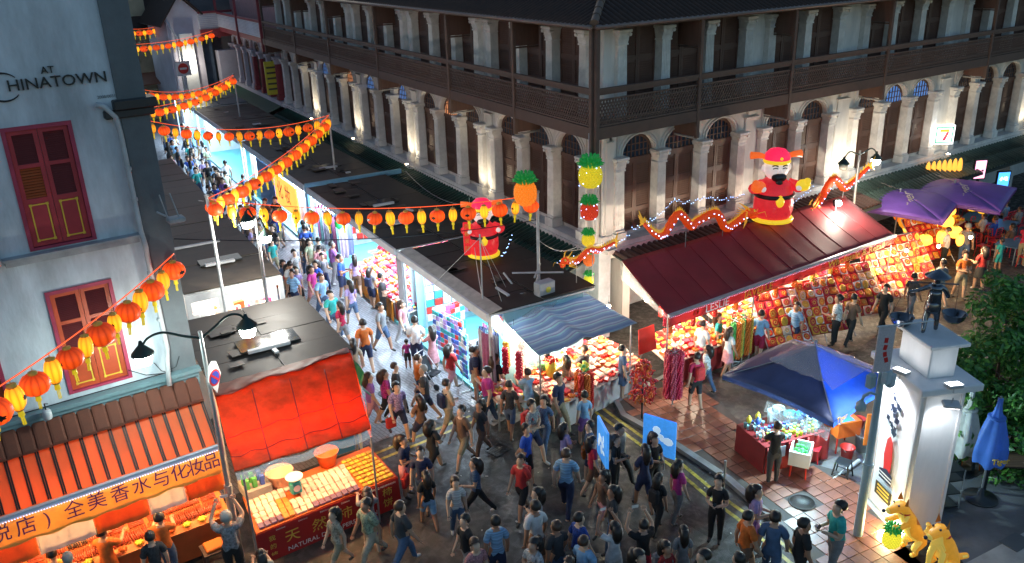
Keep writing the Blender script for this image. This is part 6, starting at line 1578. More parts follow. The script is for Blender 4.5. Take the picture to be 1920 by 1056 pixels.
# inflatable figures in red robes
def inflatable(P, s, label, rz, scroll, facec=(.8, .7, .66)):
    M_ = T(P) @ RZ(rz) @ SC(s)
    t = thing('inflatable_figure', label, 'inflatable', M_)
    mr = mat('inflatable_red', (.7, .03, .03), .3, var=.25, scale=5, trans=.25, es=.2, ecol=(1, .04, .06)); mp = mat('inflatable_pink', (.75, .03, .12), .3, trans=.2, es=.3, ecol=(1, .03, .12))
    my = mat('inflatable_yellow', (.8, .6, .03), .3, es=.25, ecol=(1, .65, .03)); mk = mat('inflatable_black', (.02, .02, .022), .35); mf = mat('inflatable_face', facec, .35, es=.2, ecol=facec)
    b = MB(); b.lathe([(.42, .06), (.46, .12), (.5, .3), (.5, .55), (.46, .8), (.4, 1.0), (.25, 1.12), (.1, 1.15)], 18); put('robe', b.mesh('robe', mr), t, M_)
    b = MB(); b.lathe([(.47, .0), (.53, .02), (.54, .08), (.5, .12)], 18); b.ball((.0, -.46, .62), (.12, .1, .16), 10, 6); put('hem', b.mesh('hem', my), t, M_)
    b = MB(); b.lathe([(.5, .66), (.525, .7), (.51, .76)], 18); put('belt', b.mesh('belt', mk), t, M_)
    b = MB(); b.ball((0, 0, 1.4), (.32, .3, .33), 16, 10); b.ball((0, -.3, 1.38), (.06, .06, .05), 8, 5)
    for sx in (-1, 1): b.ball((sx * .33, 0, 1.4), (.06, .05, .1), 8, 5)
    put('head', b.mesh('head', mf), t, M_)
    b = MB(); b.ball((0, -.25, 1.2), (.2, .12, .12), 12, 7); b.ball((0, -.28, 1.06), (.1, .08, .16), 10, 6)
    for sx in (-1, 1): b.tube([(sx * .06, -.3, 1.5), (sx * .13, -.29, 1.53), (sx * .2, -.25, 1.5)], .018, 5); b.tube([(sx * .06, -.3, 1.44), (sx * .12, -.3, 1.46), (sx * .18, -.26, 1.43)], .013, 5)
    put('beard', b.mesh('beard', mk), t, M_)
    b = MB(); b.lathe([(.33, 1.56), (.33, 1.66), (.3, 1.78), (.2, 1.88), (.05, 1.92)], 16); put('hat', b.mesh('hat', mp), t, M_)
    b = MB(); b.lathe([(.335, 1.54), (.35, 1.58), (.335, 1.63)], 16); b.ball((0, -.33, 1.7), .04, 8, 5); put('hat_band', b.mesh('hat_band', my), t, M_)
    for sx in (-1, 1):
        b = MB(); b.tube([(sx * .28, .05, 1.68), (sx * .45, .08, 1.72), (sx * .66, .1, 1.72)], [.06, .08, .1], 8); put('hat_wing', b.mesh('hat_wing', mat('inflatable_orange', (.75, .14, .03), .35, es=.25, ecol=(1, .15, .02))), t, M_)
        b = MB(); b.tube([(sx * .34, 0, .98), (sx * .58, -.12, .9), (sx * .5, -.38, .95)], [.14, .15, .12], 10); put('sleeve', b.mesh('sleeve', mr), t, M_)
        b = MB(); b.ball((sx * .46, -.46, .97), (.08, .08, .08), 8, 6); put('hand', b.mesh('hand', mf), t, M_)
        b = MB(); b.ball((sx * .24, -.12, .03), (.15, .2, .07), 10, 5); put('shoe', b.mesh('shoe', mk), t, M_)
    if scroll:
        b = MB(); b.bevbox(-.66, -.5, .2, -.44, -.44, 1.3, .02); sc_ = put('scroll', b.mesh('scroll', mr), t, M_)
        for i, ch in enumerate('恭喜发财'): text(ch, .17 * s, MATS['gold_print'], M_ @ Vector((-.55, -.505, 1.15 - i * .24)), M_.to_3x3() @ Vector((1, 0, 0)), (0, 0, 1), sc_, ext=.003)
    else:
        for sx, m in ((-1, MATS['inflatable_orange']), (1, my)):
            b = MB(); b.ball((sx * .58, -.42, 1.02), (.2, .12, .16), 10, 6); b.ball((sx * .66, -.46, 1.12), (.1, .09, .1), 8, 5); put('gold_ingot', b.mesh('gold_ingot', m), t, M_)
    return t
inflatable(GY(1447, 412, 17.3), 1.28, 'large inflatable figure in red robe and winged hat above the maroon awning', rad(-32), False)
inflatable(G(907, 478, 3.08), .98, 'smaller inflatable figure in red robe holding a scroll on the market roof', rad(-28), True)

# ================================================================ UMBRELLAS
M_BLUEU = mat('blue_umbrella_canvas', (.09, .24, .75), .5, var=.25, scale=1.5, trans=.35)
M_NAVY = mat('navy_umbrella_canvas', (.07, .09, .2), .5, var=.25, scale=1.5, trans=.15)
M_PURU = mat('purple_umbrella_canvas', (.24, .1, .46), .5, var=.22, scale=1.2, trans=.15)
def square_umbrella(P, half, zr, zp, rz, ms, label, dip=.1):
    M_ = T((P[0], P[1], 0)) @ RZ(rz)
    t = thing('umbrella', label, 'umbrella', M_)
    for k in range(4):
        def fn(u, v, k=k):
            a = rad(-135 + 90 * k); c0 = Vector((math.cos(a), math.sin(a), 0)) * half * 1.414; a2 = a + PI / 2; c1 = Vector((math.cos(a2), math.sin(a2), 0)) * half * 1.414
            e = c0.lerp(c1, u); p = Vector((0, 0, zp)).lerp(Vector((e.x, e.y, zr)), v)
            p.z += -dip * math.sin(PI * v) + (.08 * math.sin(PI * u) * v if True else 0)
            return p
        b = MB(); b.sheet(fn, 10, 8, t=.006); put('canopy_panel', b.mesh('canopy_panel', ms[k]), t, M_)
        def fv(u, v, k=k):
            p = fn(u, 1); return p + Vector((0, 0, -.13 * v + .01 * math.sin(u * 20) * v))
        b = MB(); b.sheet(fv, 14, 2, t=.005); put('valance', b.mesh('valance', ms[k]), t, M_)
        a = rad(-135 + 90 * k); b = MB(); b.cyl((0, 0, zp - .12), (half * 1.4 * math.cos(a), half * 1.4 * math.sin(a), zr - .03), .014); put('rib', b.mesh('rib', M_STEEL), t, M_)
    b = MB(); b.cyl((0, 0, 0), (0, 0, zp + .08), .028); b.ball((0, 0, zp + .1), .05, 8, 5); put('pole', b.mesh('pole', M_STEEL), t, M_)
    b = MB(); b.lathe([(.3, 0), (.3, .06), (.05, .1), (.04, .3)], 16); put('base', b.mesh('base', M_LET), t, M_)
    return t, M_
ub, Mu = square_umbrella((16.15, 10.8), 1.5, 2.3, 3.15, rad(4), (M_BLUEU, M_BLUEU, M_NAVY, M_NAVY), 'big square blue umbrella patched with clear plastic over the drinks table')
b = MB(); b.sheet(lambda u, v: (lerp(-.8, .9, u), lerp(-1.0, .7, v), 3.2 - .55 * max(abs(lerp(-.8, .9, u)), abs(lerp(-1.0, .7, v))) / 1.0 + .03 * math.sin(u * 23 + v * 11) * math.sin(v * 17)), 24, 24, t=.004); put('plastic_patch', b.mesh('plastic_patch', mat('crinkled_plastic', (.7, .65, .68), .12, var=.1, alpha=.3, bump=.8, bscale=9)), ub, Mu)
b = MB(); b.sheet(lambda u, v: (-1.5 - .1 * v, lerp(-1.45, .2, u), 2.15 - .3 * v + .05 * math.sin(u * 15) * v), 16, 5, t=.004); put('plastic_curtain', b.mesh('plastic_curtain', M_CLEAR), ub, Mu)
text('Tiger', .2, MATS['gold_print'], Mu @ Vector((-1.2, -1.52, 2.3)), Mu.to_3x3() @ Vector((1, 0, 0)), (0, 0, 1), ub, ext=.004)
lamp('umbrella_lamp', 'POINT', Mu @ Vector((-.35, -.3, 2.1)), 200, (.6, .95, 1), ub, .08)
b = MB(); b.tube([Mu @ Vector((-.5, -.1, 2.32)), Mu @ Vector((0, -.1, 2.32))], .025, 6); put('lamp_tube', b.mesh('lamp_tube', M_TUBE_C), ub)
for i, (px, py) in enumerate(((1688, 362), (1790, 346))):
    P = G(px, py, 2.75)
    u_, Mq = square_umbrella((P.x, P.y), 2.0, 2.42, 2.8, rad(18), (M_PURU,) * 4, ('nearer', 'farther')[i] + ' of the two purple lettered umbrellas at the lantern shop', -.06)
    for j, (dx, dy) in enumerate(((-.75, -.3), (.55, .25))):
        zz = 2.83 - .36 * max(abs(dx), abs(dy)); 
        text('Tiger', .62, mat('pale_gold_print', (.62, .48, .38), .6), Mq @ Vector((dx * 1.05, dy * 1.6 - .1, zz + .17 )), Mq.to_3x3() @ Vector((.9, -.5 if j else .5, -.3 * (1 if dx > 0 else -1))), Mq.to_3x3() @ Vector((0, .9, .25)), u_, ext=.003)
def closed_umbrella(P, h, zlow, m, label, letters):
    M_ = T(P); t = thing('closed_umbrella', label, 'umbrella', M_)
    b = MB(); n = 20; vs = []; rows = 9
    for i in range(rows + 1):
        f = i / rows; z = lerp(h, zlow, f); r = .05 + .27 * math.sin(min(1, f * 1.15) * PI / 2) ** 1.5 * (1 if f < .9 else .9)
        if .1 < f < .3: r *= .72
        for j in range(n): a = 2 * PI * j / n; rr = r * (1 + .18 * math.sin(a * 5 + f * 2)); vs.append((rr * math.cos(a), rr * math.sin(a), z + .04 * math.sin(a * 5) * f))
    b.add(vs, [((a + 1) * n + i, (a + 1) * n + (i + 1) % n, a * n + (i + 1) % n, a * n + i) for a in range(rows) for i in range(n)] + [tuple(range(n))], 0, True); put('canopy', b.mesh('canopy', m), t, M_)
    b = MB(); b.lathe([(.16, h - .52), (.19, h - .5), (.19, h - .46), (.16, h - .44)], 14); put('strap', b.mesh('strap', m), t, M_)
    b = MB(); b.cyl((0, 0, .08), (0, 0, h + .05), .025); put('pole', b.mesh('pole', M_STEEL), t, M_)
    b = MB(); b.lathe([(.36, 0), (.38, .03), (.36, .06), (.08, .1), (.05, .3)], 20); put('base', b.mesh('base', M_LET), t, M_)
    if letters: text('Tiger', .2, MATS['gold_print'], M_ @ Vector((-.18, -.34, 1.25)), (.9, -.45, 0), (0, 0, 1), t, ext=.012)
closed_umbrella(G(1837, 935), 2.65, 1.0, M_BLUEU, 'closed blue umbrella with gold lettering on a round base', True)
closed_umbrella(G(1795, 882), 2.2, .55, mat('white_umbrella_canvas', (.55, .54, .5), .7, var=.2), 'closed white umbrella behind the white tower', False)
# ================================================================ WHITE GATE TOWER WITH SCULPTURE
M_TOW = mat('white_tower_paint', (.72, .73, .74), .5, var=.1, scale=1.3, stretch=(2, 2, .5))
TWA = rad(64)
FT = T((15.22, 7.58, 0)) @ RZ(TWA)       # local x runs along the painted face, -y is the right-hand face's outward side... y to the left
tw = thing('gate_tower', 'white gate tower with painted panel and metal sculpture on top', 'tower', FT)
UX, VY = 1.42, -.92                     # footprint: x 0..UX, y VY..0
b = MB(); b.box(-.12, VY - .12, .0, UX + .12, .12, .12); put('plinth', b.mesh('plinth', M_CONCL), tw, FT)
b = MB(); b.bevbox(.0, VY, .12, UX, 0, 3.62, .03); put('shaft', b.mesh('shaft', M_TOW), tw, FT)
b = MB()
for x in (.03, UX - .09): b.box(x, -.0, .15, x + .06, .045, 3.6)
b.box(.03, 0, 3.5, UX - .03, .043, 3.56)
for y in (VY + .03, -.09): b.box(-.045, y, .15, 0, y + .06, 3.6)
b.box(-.043, VY + .03, 3.5, 0, -.03, 3.56)
put('frame', b.mesh('frame', M_TOW), tw, FT)
b = MB(); b.bevbox(-.22, VY - .22, 3.62, UX + .22, .22, 3.78, .02); put('cap', b.mesh('cap', M_TOW), tw, FT)
b = MB(); b.bevbox(.2, VY + .16, 3.78, UX - .2, -.16, 4.5, .02); put('pedestal', b.mesh('pedestal', M_TOW), tw, FT)
b = MB(); b.bevbox(.06, VY + .02, 4.5, UX - .06, -.02, 4.58, .015); put('pedestal_top', b.mesh('pedestal_top', M_TOW), tw, FT)
# painted panel on the left face: branches, a red robed figure's outline in brush strokes, and a dark lozenge plate
M_INK = mat('dark_ink', (.02, .03, .06), .5); M_BRED = mat('brush_red', (.6, .02, .02), .5)
b = MB()
for i in range(26):
    z = 2.2 + .9 * i / 26 + R.uniform(-.06, .06); x = .75 - .12 * math.sin(i * .7) + R.uniform(-.12, .12) * (1 - i / 30)
    s_ = R.uniform(.02, .06); b.box(-s_, .046, -s_, s_, .05, s_, M=T((x, 0, z)) @ RY(R.uniform(0, 3)))
put('brush_marks', b.mesh('brush_marks', M_INK), tw, FT)
b = MB(); b.prism([(.62, 1.25), (.84, 1.22), (.9, 1.6), (.86, 2.0), (.76, 2.12), (.66, 2.0), (.6, 1.6)], .046, .052); put('brush_figure', b.mesh('brush_figure', M_BRED), tw, FT)
b = MB(); b.prism([(.5, 1.0), (.95, .98), (.98, 1.2), (.72, 1.3), (.5, 1.22)], .053, .057)
for z in (1.05, 1.13): b.box(.5, .0575, z, .96, .059, z + .03, mi=1)
put('brush_base', b.mesh('brush_base', [M_INK, M_TOW]), tw, FT)
b = MB(); b.prism([(.42, .52), (1.02, .52), (1.02, .84), (.42, .84)], .046, .06); pl = put('plate', b.mesh('plate', mat('bronze_plate', (.08, .07, .04), .4, .5)), tw, FT)
for i in range(3): put('plate_line', MB().box(.5, .061, .58 + i * .09, .94, .064, .62 + i * .09).mesh('plate_line', M_GOLDT), pl, FT)
# sculpture: bare-legged porter, seen from behind, with a shoulder pole and a hanging basket
M_CHR = mat('polished_dark_bronze', (.16, .17, .19), .18, .9, var=.3, scale=6)
sv = [(0, 0, .82, .17), (0, .02, 1.05, .19), (0, .05, 1.3, .21), (0, .04, 1.42, .12), (0, .06, 1.5, .07), (0, .07, 1.62, .1), (0, .06, 1.74, .08),
      (-.1, 0, .72, .12), (-.16, -.1, .42, .085), (-.17, -.02, .1, .06), (-.17, -.16, .05, .05), (.1, .02, .72, .12), (.16, .12, .42, .085), (.18, .3, .1, .06), (.18, .18, .05, .05),
      (-.22, .04, 1.36, .08), (-.34, .0, 1.14, .065), (-.36, -.2, 1.02, .05), (-.36, -.28, 1.02, .04), (.22, .04, 1.36, .08), (.42, .04, 1.24, .06), (.62, .0, 1.16, .05), (.7, -.02, 1.15, .045)]
se = [(0, 1), (1, 2), (2, 3), (3, 4), (4, 5), (5, 6), (0, 7), (7, 8), (8, 9), (9, 10), (0, 11), (11, 12), (12, 13), (13, 14), (3, 15), (15, 16), (16, 17), (17, 18), (3, 19), (19, 20), (20, 21), (21, 22)]
FS = FT @ T((.75, -.42, 4.58)) @ RZ(rad(60)) @ SC(.72)
scu = thing('sculpture', 'dark bronze porter with shoulder pole and basket on top of the white tower', 'sculpture', FS)
put('figure', skin_mesh(sv, se, M_CHR, 1), scu, FS)
b = MB(); b.lathe([(.03, .16), (.1, .12), (.34, -.02), (.35, -.04), (.1, .06)], 20, (0, .06, 1.76)); put('hat', b.mesh('hat', M_CHR), scu, FS)
b = MB(); b.lathe([(.2, .62), (.23, .7), (.2, .9), (.18, .95)], 14); put('cloth', b.mesh('cloth', M_CHR), scu, FS)
b = MB(); b.cyl((-.6, -.25, 1.42), (.75, .1, 1.48), .022); put('pole', b.mesh('pole', M_CHR), scu, FS)
for (x, y) in ((.72, -.12),):
    b = MB(); b.lathe([(.16, 0), (.27, .1), (.32, .26), (.34, .28), (.3, .26), (.24, .12), (.1, .04)], 20, (x, y - .1, .0)); put('basket', b.mesh('basket', M_CHR), scu, FS)
    b = MB()
    for a in (0, 2.1, 4.2): b.cyl((x + .3 * math.cos(a), y - .1 + .3 * math.sin(a), .27), (x, .1, 1.46), .008, n=4)
    put('rope', b.mesh('rope', M_CHR), scu, FS)
b = MB(); b.lathe([(.16, 0), (.27, .1), (.32, .26), (.34, .28), (.3, .26), (.24, .12), (.1, .04)], 16, (-.62, -.3, .25)); b.cyl((-.62, -.3, .5), (-.6, -.25, 1.4), .008, n=4); put('basket', b.mesh('basket', M_CHR), scu, FS)
M_FLD = mat('white_flood_face', (1, 1, 1), es=4, ecol=(.95, .98, 1))
def tower_flood(P, aim, e, label):
    P = FT @ Vector(P); aim = FT @ Vector(aim); t = thing('floodlight', label, 'floodlight', P, 'floodlights on the tower')
    d = (aim - P).normalized(); Mq = T(P) @ d.to_track_quat('Z', 'Y').to_matrix().to_4x4()
    b = MB(); b.bevbox(-.16, -.11, -.08, .16, .11, 0, .02); put('housing', b.mesh('housing', M_LEDGE), t, Mq)
    b = MB(); b.box(-.14, -.09, .001, .14, .09, .006); put('face', b.mesh('face', M_FLD), t, Mq)
    b = MB(); b.cyl((0, 0, -.06), (0, 0, -.2), .015); put('bracket', b.mesh('bracket', M_LEDGE), t, Mq)
    lamp('flood_beam', 'SPOT', P + d * .05, e, (.92, .97, 1), t, .1, rad(115), aim)
tower_flood((.55, .2, 3.86), (.7, -.1, 6.5), .6, 'floodlight on the cap beside the painted face of the tower')
tower_flood((-.2, -.46, 3.86), (.1, -.46, 6.5), .6, 'floodlight on the cap before the right face of the tower')
tower_flood((1.2, .2, 3.86), (1.0, -.1, 6.5), .6, 'floodlight at the back of the tower cap')
tower_flood((.95, .4, 3.7), (.8, 0, 1.2), 110, 'floodlight under the cap washing the painted face')
tower_flood((-.42, -.3, 3.5), (0, -.45, 1.4), 22, 'added floodlight under the cap brightening the right face of the tower')  # extra flood, added to brighten the tower's right face
# banner pole and street pole with lamp cups
P = G(1607, 1010)
t = thing('service_pole', 'tall blue grey pole with junction boxes and a hooded lamp beside the tower', 'pole', P)
MP = T(P); M_BGP = mat('blue_grey_paint', (.3, .42, .48), .45, var=.15)
b = MB(); b.cyl((0, 0, 0), (0, 0, 1.9), .1, .09, 12); b.cyl((0, 0, 1.9), (0, 0, 4.25), .085, .06, 12); b.cyl((0, 0, 1.86), (0, 0, 1.94), .11, n=12); put('shaft', b.mesh('shaft', M_BGP), t, MP)
for i, (dx, dy, z) in enumerate(((-.18, .1, 3.75), (.15, -.12, 3.75), (-.05, -.14, 3.9), (.2, .1, 4.0))):
    b = MB(); b.bevbox(dx - .09, dy - .07, z, dx + .09, dy + .07, z + .3, .02); put('junction_box', b.mesh('junction_box', M_BGP), t, MP)
b = MB(); b.tube([(0, 0, 3.55), (-.15, .1, 3.62), (-.26, .16, 3.55), (-.28, .18, 3.42)], .03, 8); put('arm', b.mesh('arm', M_BGP), t, MP)
b = MB(); b.lathe([(.03, .1), (.1, .02), (.11, -.12), (.08, -.14)], 14, (-.28, .18, 3.36)); put('lamp_shade', b.mesh('lamp_shade', M_BGP), t, MP)
t = thing('street_banner', 'narrow white banner with red Chinese brushwork beside the service pole', 'banner', PD(1655, 650, 15.2))
pb_ = PD(1658, 655, 16.5); Mb = T(pb_) @ RZ(rad(-28))
b = MB(); b.box(-.16, -.01, -.45, .16, .01, .45, M=Matrix()); put('cloth', b.mesh('cloth', mat('speckled_banner', (.62, .55, .58), .6, var=.3, scale=60)), t, Mb)
b = MB()
for z in (.18, .04, -.1, -.22): b.box(-.035, -.014, z - .05, .035, -.011, z + .05, M=RY(R.uniform(-.3, .3)))
put('brushwork', b.mesh('brushwork', M_BRED), t, Mb)
b = MB(); b.cyl((-.2, 0, .46), (.9, 0.05, .46), .014); put('arm', b.mesh('arm', M_WPOLE), t, Mb)
# golden dogs
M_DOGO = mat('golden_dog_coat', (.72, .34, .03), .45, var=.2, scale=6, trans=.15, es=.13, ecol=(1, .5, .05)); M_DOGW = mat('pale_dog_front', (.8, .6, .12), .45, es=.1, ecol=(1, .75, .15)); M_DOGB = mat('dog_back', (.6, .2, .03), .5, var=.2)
def dog(P, rz, s, label, sit):
    M_ = T(P) @ RZ(rz) @ SC(s); t = thing('dog_statue', label, 'dog statue', M_)
    if sit:
        v = [(0, 0, .24, .17), (.1, 0, .4, .18), (.2, 0, .58, .16), (.26, 0, .76, .12), (.3, 0, .92, .14), (.44, 0, .88, .1), (.62, 0, .83, .065),
             (.24, .1, .5, .08), (.3, .11, .28, .06), (.3, .11, .06, .05), (.36, .11, .03, .05), (.24, -.1, .5, .08), (.3, -.11, .28, .06), (.3, -.11, .06, .05), (.36, -.11, .03, .05),
             (.02, .13, .18, .13), (.18, .16, .2, .09), (.08, .17, .06, .055), (.22, .18, .04, .05), (.02, -.13, .18, .13), (.18, -.16, .2, .09), (.08, -.17, .06, .055), (.22, -.18, .04, .05),
             (-.16, 0, .14, .06), (-.32, .05, .12, .06), (-.42, .12, .16, .05)]
        e = [(0, 1), (1, 2), (2, 3), (3, 4), (4, 5), (5, 6), (2, 7), (7, 8), (8, 9), (9, 10), (2, 11), (11, 12), (12, 13), (13, 14), (0, 15), (15, 16), (16, 17), (17, 18), (0, 19), (19, 20), (20, 21), (21, 22), (0, 23), (23, 24), (24, 25)]
        hd = Vector((.3, 0, .92))
    else:
        v = [(-.1, 0, .34, .17), (.08, 0, .58, .18), (.2, 0, .8, .16), (.28, 0, .98, .12), (.34, 0, 1.12, .14), (.48, 0, 1.08, .1), (.66, 0, 1.03, .065),
             (.26, .12, .78, .07), (.44, .14, .72, .055), (.56, .1, .76, .05), (.26, -.12, .78, .07), (.44, -.14, .72, .055), (.56, -.1, .76, .05),
             (-.1, .13, .28, .12), (.06, .15, .16, .08), (-.02, .15, .06, .05), (.12, .15, .04, .05), (-.1, -.13, .28, .12), (.06, -.15, .16, .08), (-.02, -.15, .06, .05), (.12, -.15, .04, .05), (-.26, 0, .3, .06), (-.36, 0, .46, .06), (-.28, 0, .6, .05)]
        e = [(0, 1), (1, 2), (2, 3), (3, 4), (4, 5), (5, 6), (2, 7), (7, 8), (8, 9), (2, 10), (10, 11), (11, 12), (0, 13), (13, 14), (14, 15), (15, 16), (0, 17), (17, 18), (18, 19), (19, 20), (0, 21), (21, 22), (22, 23)]
        hd = Vector((.34, 0, 1.12))
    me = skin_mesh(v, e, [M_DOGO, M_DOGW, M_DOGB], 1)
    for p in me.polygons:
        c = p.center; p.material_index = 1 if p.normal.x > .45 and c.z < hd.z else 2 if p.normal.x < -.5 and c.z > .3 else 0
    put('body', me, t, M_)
    for s_ in (-1, 1):
        b = MB(); q_ = hd + Vector((-.02, s_ * .075, .055)); b.add([q_ + Vector((-.05, 0, 0)), q_ + Vector((.06, .03 * s_, 0)), q_ + Vector((0, .05 * s_, -.02)), q_ + Vector((.0, .03 * s_, .17))], [(0, 1, 3), (1, 2, 3), (2, 0, 3), (0, 2, 1)]); put('ear', b.mesh('ear', M_DOGB), t, M_)
        b = MB(); b.ball(hd + Vector((.13, s_ * .07, .05)), .022, 8, 5); put('eye', b.mesh('eye', M_INK), t, M_)
    b = MB(); b.ball(hd + Vector((.38, 0, -.05)), .035, 8, 5); put('nose', b.mesh('nose', M_INK), t, M_)
    b = MB(); b.tube([hd + Vector((.1 * math.cos(a) - .06, .12 * math.sin(a), -.15)) for a in [i * 2 * PI / 12 for i in range(13)]], .02, 5); put('collar', b.mesh('collar', RED[0]), t, M_)
pt = thing('dog_platform', 'low dark platform with yellow edging under the golden dogs', 'platform', G(1720, 1030))
Mpl = T(G(1735, 1062)) @ RZ(TWA - PI / 2)
b = MB(); b.bevbox(-.9, -.75, 0, .75, .55, .1, .01); put('deck', b.mesh('deck', M_LET), pt, Mpl)
b = MB()
for i in range(9): b.box(-.905, -.72 + i * .14, .04, -.902, -.65 + i * .14, .09)
put('edging', b.mesh('edging', MULTI[4]), pt, Mpl)
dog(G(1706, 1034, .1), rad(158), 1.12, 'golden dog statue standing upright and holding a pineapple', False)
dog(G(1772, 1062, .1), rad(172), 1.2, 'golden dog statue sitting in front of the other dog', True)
pineapple(G(1672, 1010, .62), .16, .2, (.75, .7, .05), .3, 'bright pineapple prop held by the standing golden dog', False)
P = G(1652, 1003, .12)
t = thing('ground_spotlight', 'glaring ground spotlight at the foot of the white tower', 'spotlight', P)
b = MB(); b.cyl(P - Vector((0, 0, .12)), P, .05); put('housing', b.mesh('housing', M_LET), t)
b = MB(); b.ball(P + Vector((0, 0, .05)), .07, 10, 6); put('lens', b.mesh('lens', mat('ground_lens', (1, .9, .5), es=50, ecol=(1, .85, .4))), t)
lamp('spot_beam', 'POINT', P + Vector((.12, -.1, .12)), 34, (1, .82, .4), t, .06)
# ================================================================ DRINKS TABLE, SINK, STOOLS
DT = T((15.75, 11.15, 0)) @ RZ(rad(-14))
t = table(DT @ T((0, -.55, 0)), 1.9, 1.15, .85, M_DRED, 'drinks table with dark red cloth under the big blue umbrella', 0, M_DRED)
b = MB(); b.slab((-.96, -.56, .85), (-.98, -.56, .06), (-.98, .6, .06), (-.96, .6, .85), .008); put('skirt', b.mesh('skirt', M_DRED), t, DT)
cup = MB(); cup.lathe([(.03, 0), (.042, .13), (.044, .13), (.036, .12)], 10); CUP = cup.mesh('cup', MULTI[2])
M_CUPS = [mat('lime_cup', (.55, .75, .1), .2, trans=.3), mat('aqua_cup', (.5, .8, .85), .15, trans=.4), mat('blue_cup', (.1, .25, .7), .2, trans=.3), mat('clear_cup', (.75, .85, .88), .1, trans=.4)]
for i in range(16):
    for j in range(8):
        if R.random() < .28 or (i in (6, 7, 8, 9) and j > 4): continue
        one('cup', CUP, 'drink cup in rows on the table under the blue umbrella', 'cup', DT @ T((-.86 + i * .112, -.46 + j * .125, .855)), 'drink cups', [R.choice(M_CUPS[:2] if j < 3 else M_CUPS[1:])])
for i, (x, y, r, h, m) in enumerate(((-.12, .3, .14, .36, M_CUPS[3]), (.1, .38, .14, .36, M_CUPS[3]), (.36, .2, .2, .2, MULTI[0]), (.62, .1, .16, .2, M_CUPS[2]))):
    b = MB(); b.lathe([(r * .9, 0), (r, h), (r + .02, h), (r * .92, h - .03), (r * .8, .03)], 16); one('drink_tub', b.mesh('drink_tub', m), ('tall clear tub on the drinks table nearer the street', 'tall clear tub on the drinks table nearer the pole', 'wide teal tub at the back of the drinks table', 'blue tub beside the seller')[i], 'tub', DT @ T((x, y, .856)))
for i, (x, y) in enumerate(((-.8, .35), (-.5, .4), (-.65, .2), (.75, -.3))):
    b = MB(); b.ball((0, 0, .1), (.07, .07, .1), 8, 6); b.ball((0, 0, .2), .03, 6, 4); one('paper_flower', b.mesh('paper_flower', MULTI[4] if i != 2 else MULTI[1]), 'bright round bottle standing at the edge of the drinks table', 'bottle', DT @ T((x, y, .986)), 'bright bottles')
b = MB(); b.box(-.15, -.575, .5, .15, -.57, .8); one('menu_card', b.mesh('menu_card', M_WHITE), 'white menu card hung on the drinks table cloth', 'card', DT @ T((-.55, -.03, 0)))
P = T(G(1497, 893))
t = thing('cooler_box', 'white foam box of limes on red stool legs beside the drinks table', 'box', P)
b = MB()
for x0_, y0_, x1_, y1_ in ((-.32, -.24, .32, -.2), (-.32, .2, .32, .24), (-.32, -.2, -.28, .2), (.28, -.2, .32, .2)): b.box(x0_, y0_, .5, x1_, y1_, .84)
b.box(-.32, -.24, .46, .32, .24, .5); put('box', b.mesh('box', M_WHITE), t, P @ RZ(.5))
b = MB()
for i in range(24): b.ball((R.uniform(-.22, .22), R.uniform(-.14, .14), .7 + R.uniform(0, .04)), .05, 6, 4)
put('limes', b.mesh('limes', MULTI[7]), t, P @ RZ(.5))
for x in (-.24, .24):
    for y in (-.17, .17): b = MB(); b.cyl((x * 1.1, y * 1.1, 0), (x, y, .46), .022); put('leg', b.mesh('leg', RED[0]), t, P @ RZ(.5))
def chair(M_, label, m, group=None):
    t = thing('chair', label, 'chair', M_, group)
    b = MB(); b.bevbox(-.21, -.21, .42, .21, .21, .46, .015); put('seat', b.mesh('seat', m), t, M_)
    b = MB()
    for x in (-.18, .18): b.cyl((x, .2, .44), (x * 1.02, .27, .88), .016)
    b.tube([(-.18, .27, .86), (0, .3, .9), (.18, .27, .86)], .018, 6)
    for i in range(3): b.cyl((-.18, .22 + .02 * i, .54 + .1 * i), (.18, .22 + .02 * i, .54 + .1 * i), .012, n=5)
    put('backrest', b.mesh('backrest', m), t, M_)
    for x in (-1, 1):
        for y in (-1, 1): b = MB(); b.cyl((x * .22, y * .22, 0), (x * .18, y * .18, .43), .016); put('leg', b.mesh('leg', m), t, M_)
M_RPL = mat('red_plastic', (.55, .02, .03), .4)
chair(T(G(1520, 865)) @ RZ(-1.2), 'red plastic chair behind the white foam box', M_RPL)
t = thing('stool', 'black steel stool on the concrete by the pipe', 'stool', T(G(1578, 895)))
P = T(G(1578, 895)) @ RZ(.3)
b = MB(); b.bevbox(-.17, -.17, .43, .17, .17, .46, .015); put('seat', b.mesh('seat', M_LET), t, P)
for x in (-1, 1):
    for y in (-1, 1): b = MB(); b.cyl((x * .2, y * .2, 0), (x * .14, y * .14, .44), .02); put('leg', b.mesh('leg', M_LET), t, P)
b = MB()
for x in (-1, 1): b.cyl((x * .18, -.18, .15), (x * .18, .18, .15), .01, n=5)
put('stretcher', b.mesh('stretcher', M_LET), t, P)
P = T(G(1575, 838)) @ RZ(rad(-20))
t = thing('hand_sink', 'orange hand sink with blue basin beside the blue umbrella', 'sink', P)
b = MB()
for x0_, y0_, x1_, y1_ in ((-.33, -.28, .33, -.22), (-.33, .2, .33, .26), (-.33, -.22, -.27, .2), (.27, -.22, .33, .2)): b.box(x0_, y0_, .5, x1_, y1_, .88)
b.box(-.33, -.28, .46, .33, .26, .5); put('tub', b.mesh('tub', mat('orange_sink', (.75, .14, .02), .4)), t, P)
b = MB(); b.box(-.27, -.22, .78, .27, .2, .8); put('water', b.mesh('water', mat('blue_basin', (.1, .4, .65), .15)), t, P)
b = MB(); b.slab((-.33, .27, .5), (.33, .27, .5), (.36, .5, 1.25), (-.2, .5, 1.25), .03); put('splashback', b.mesh('splashback', MATS['orange_sink']), t, P)
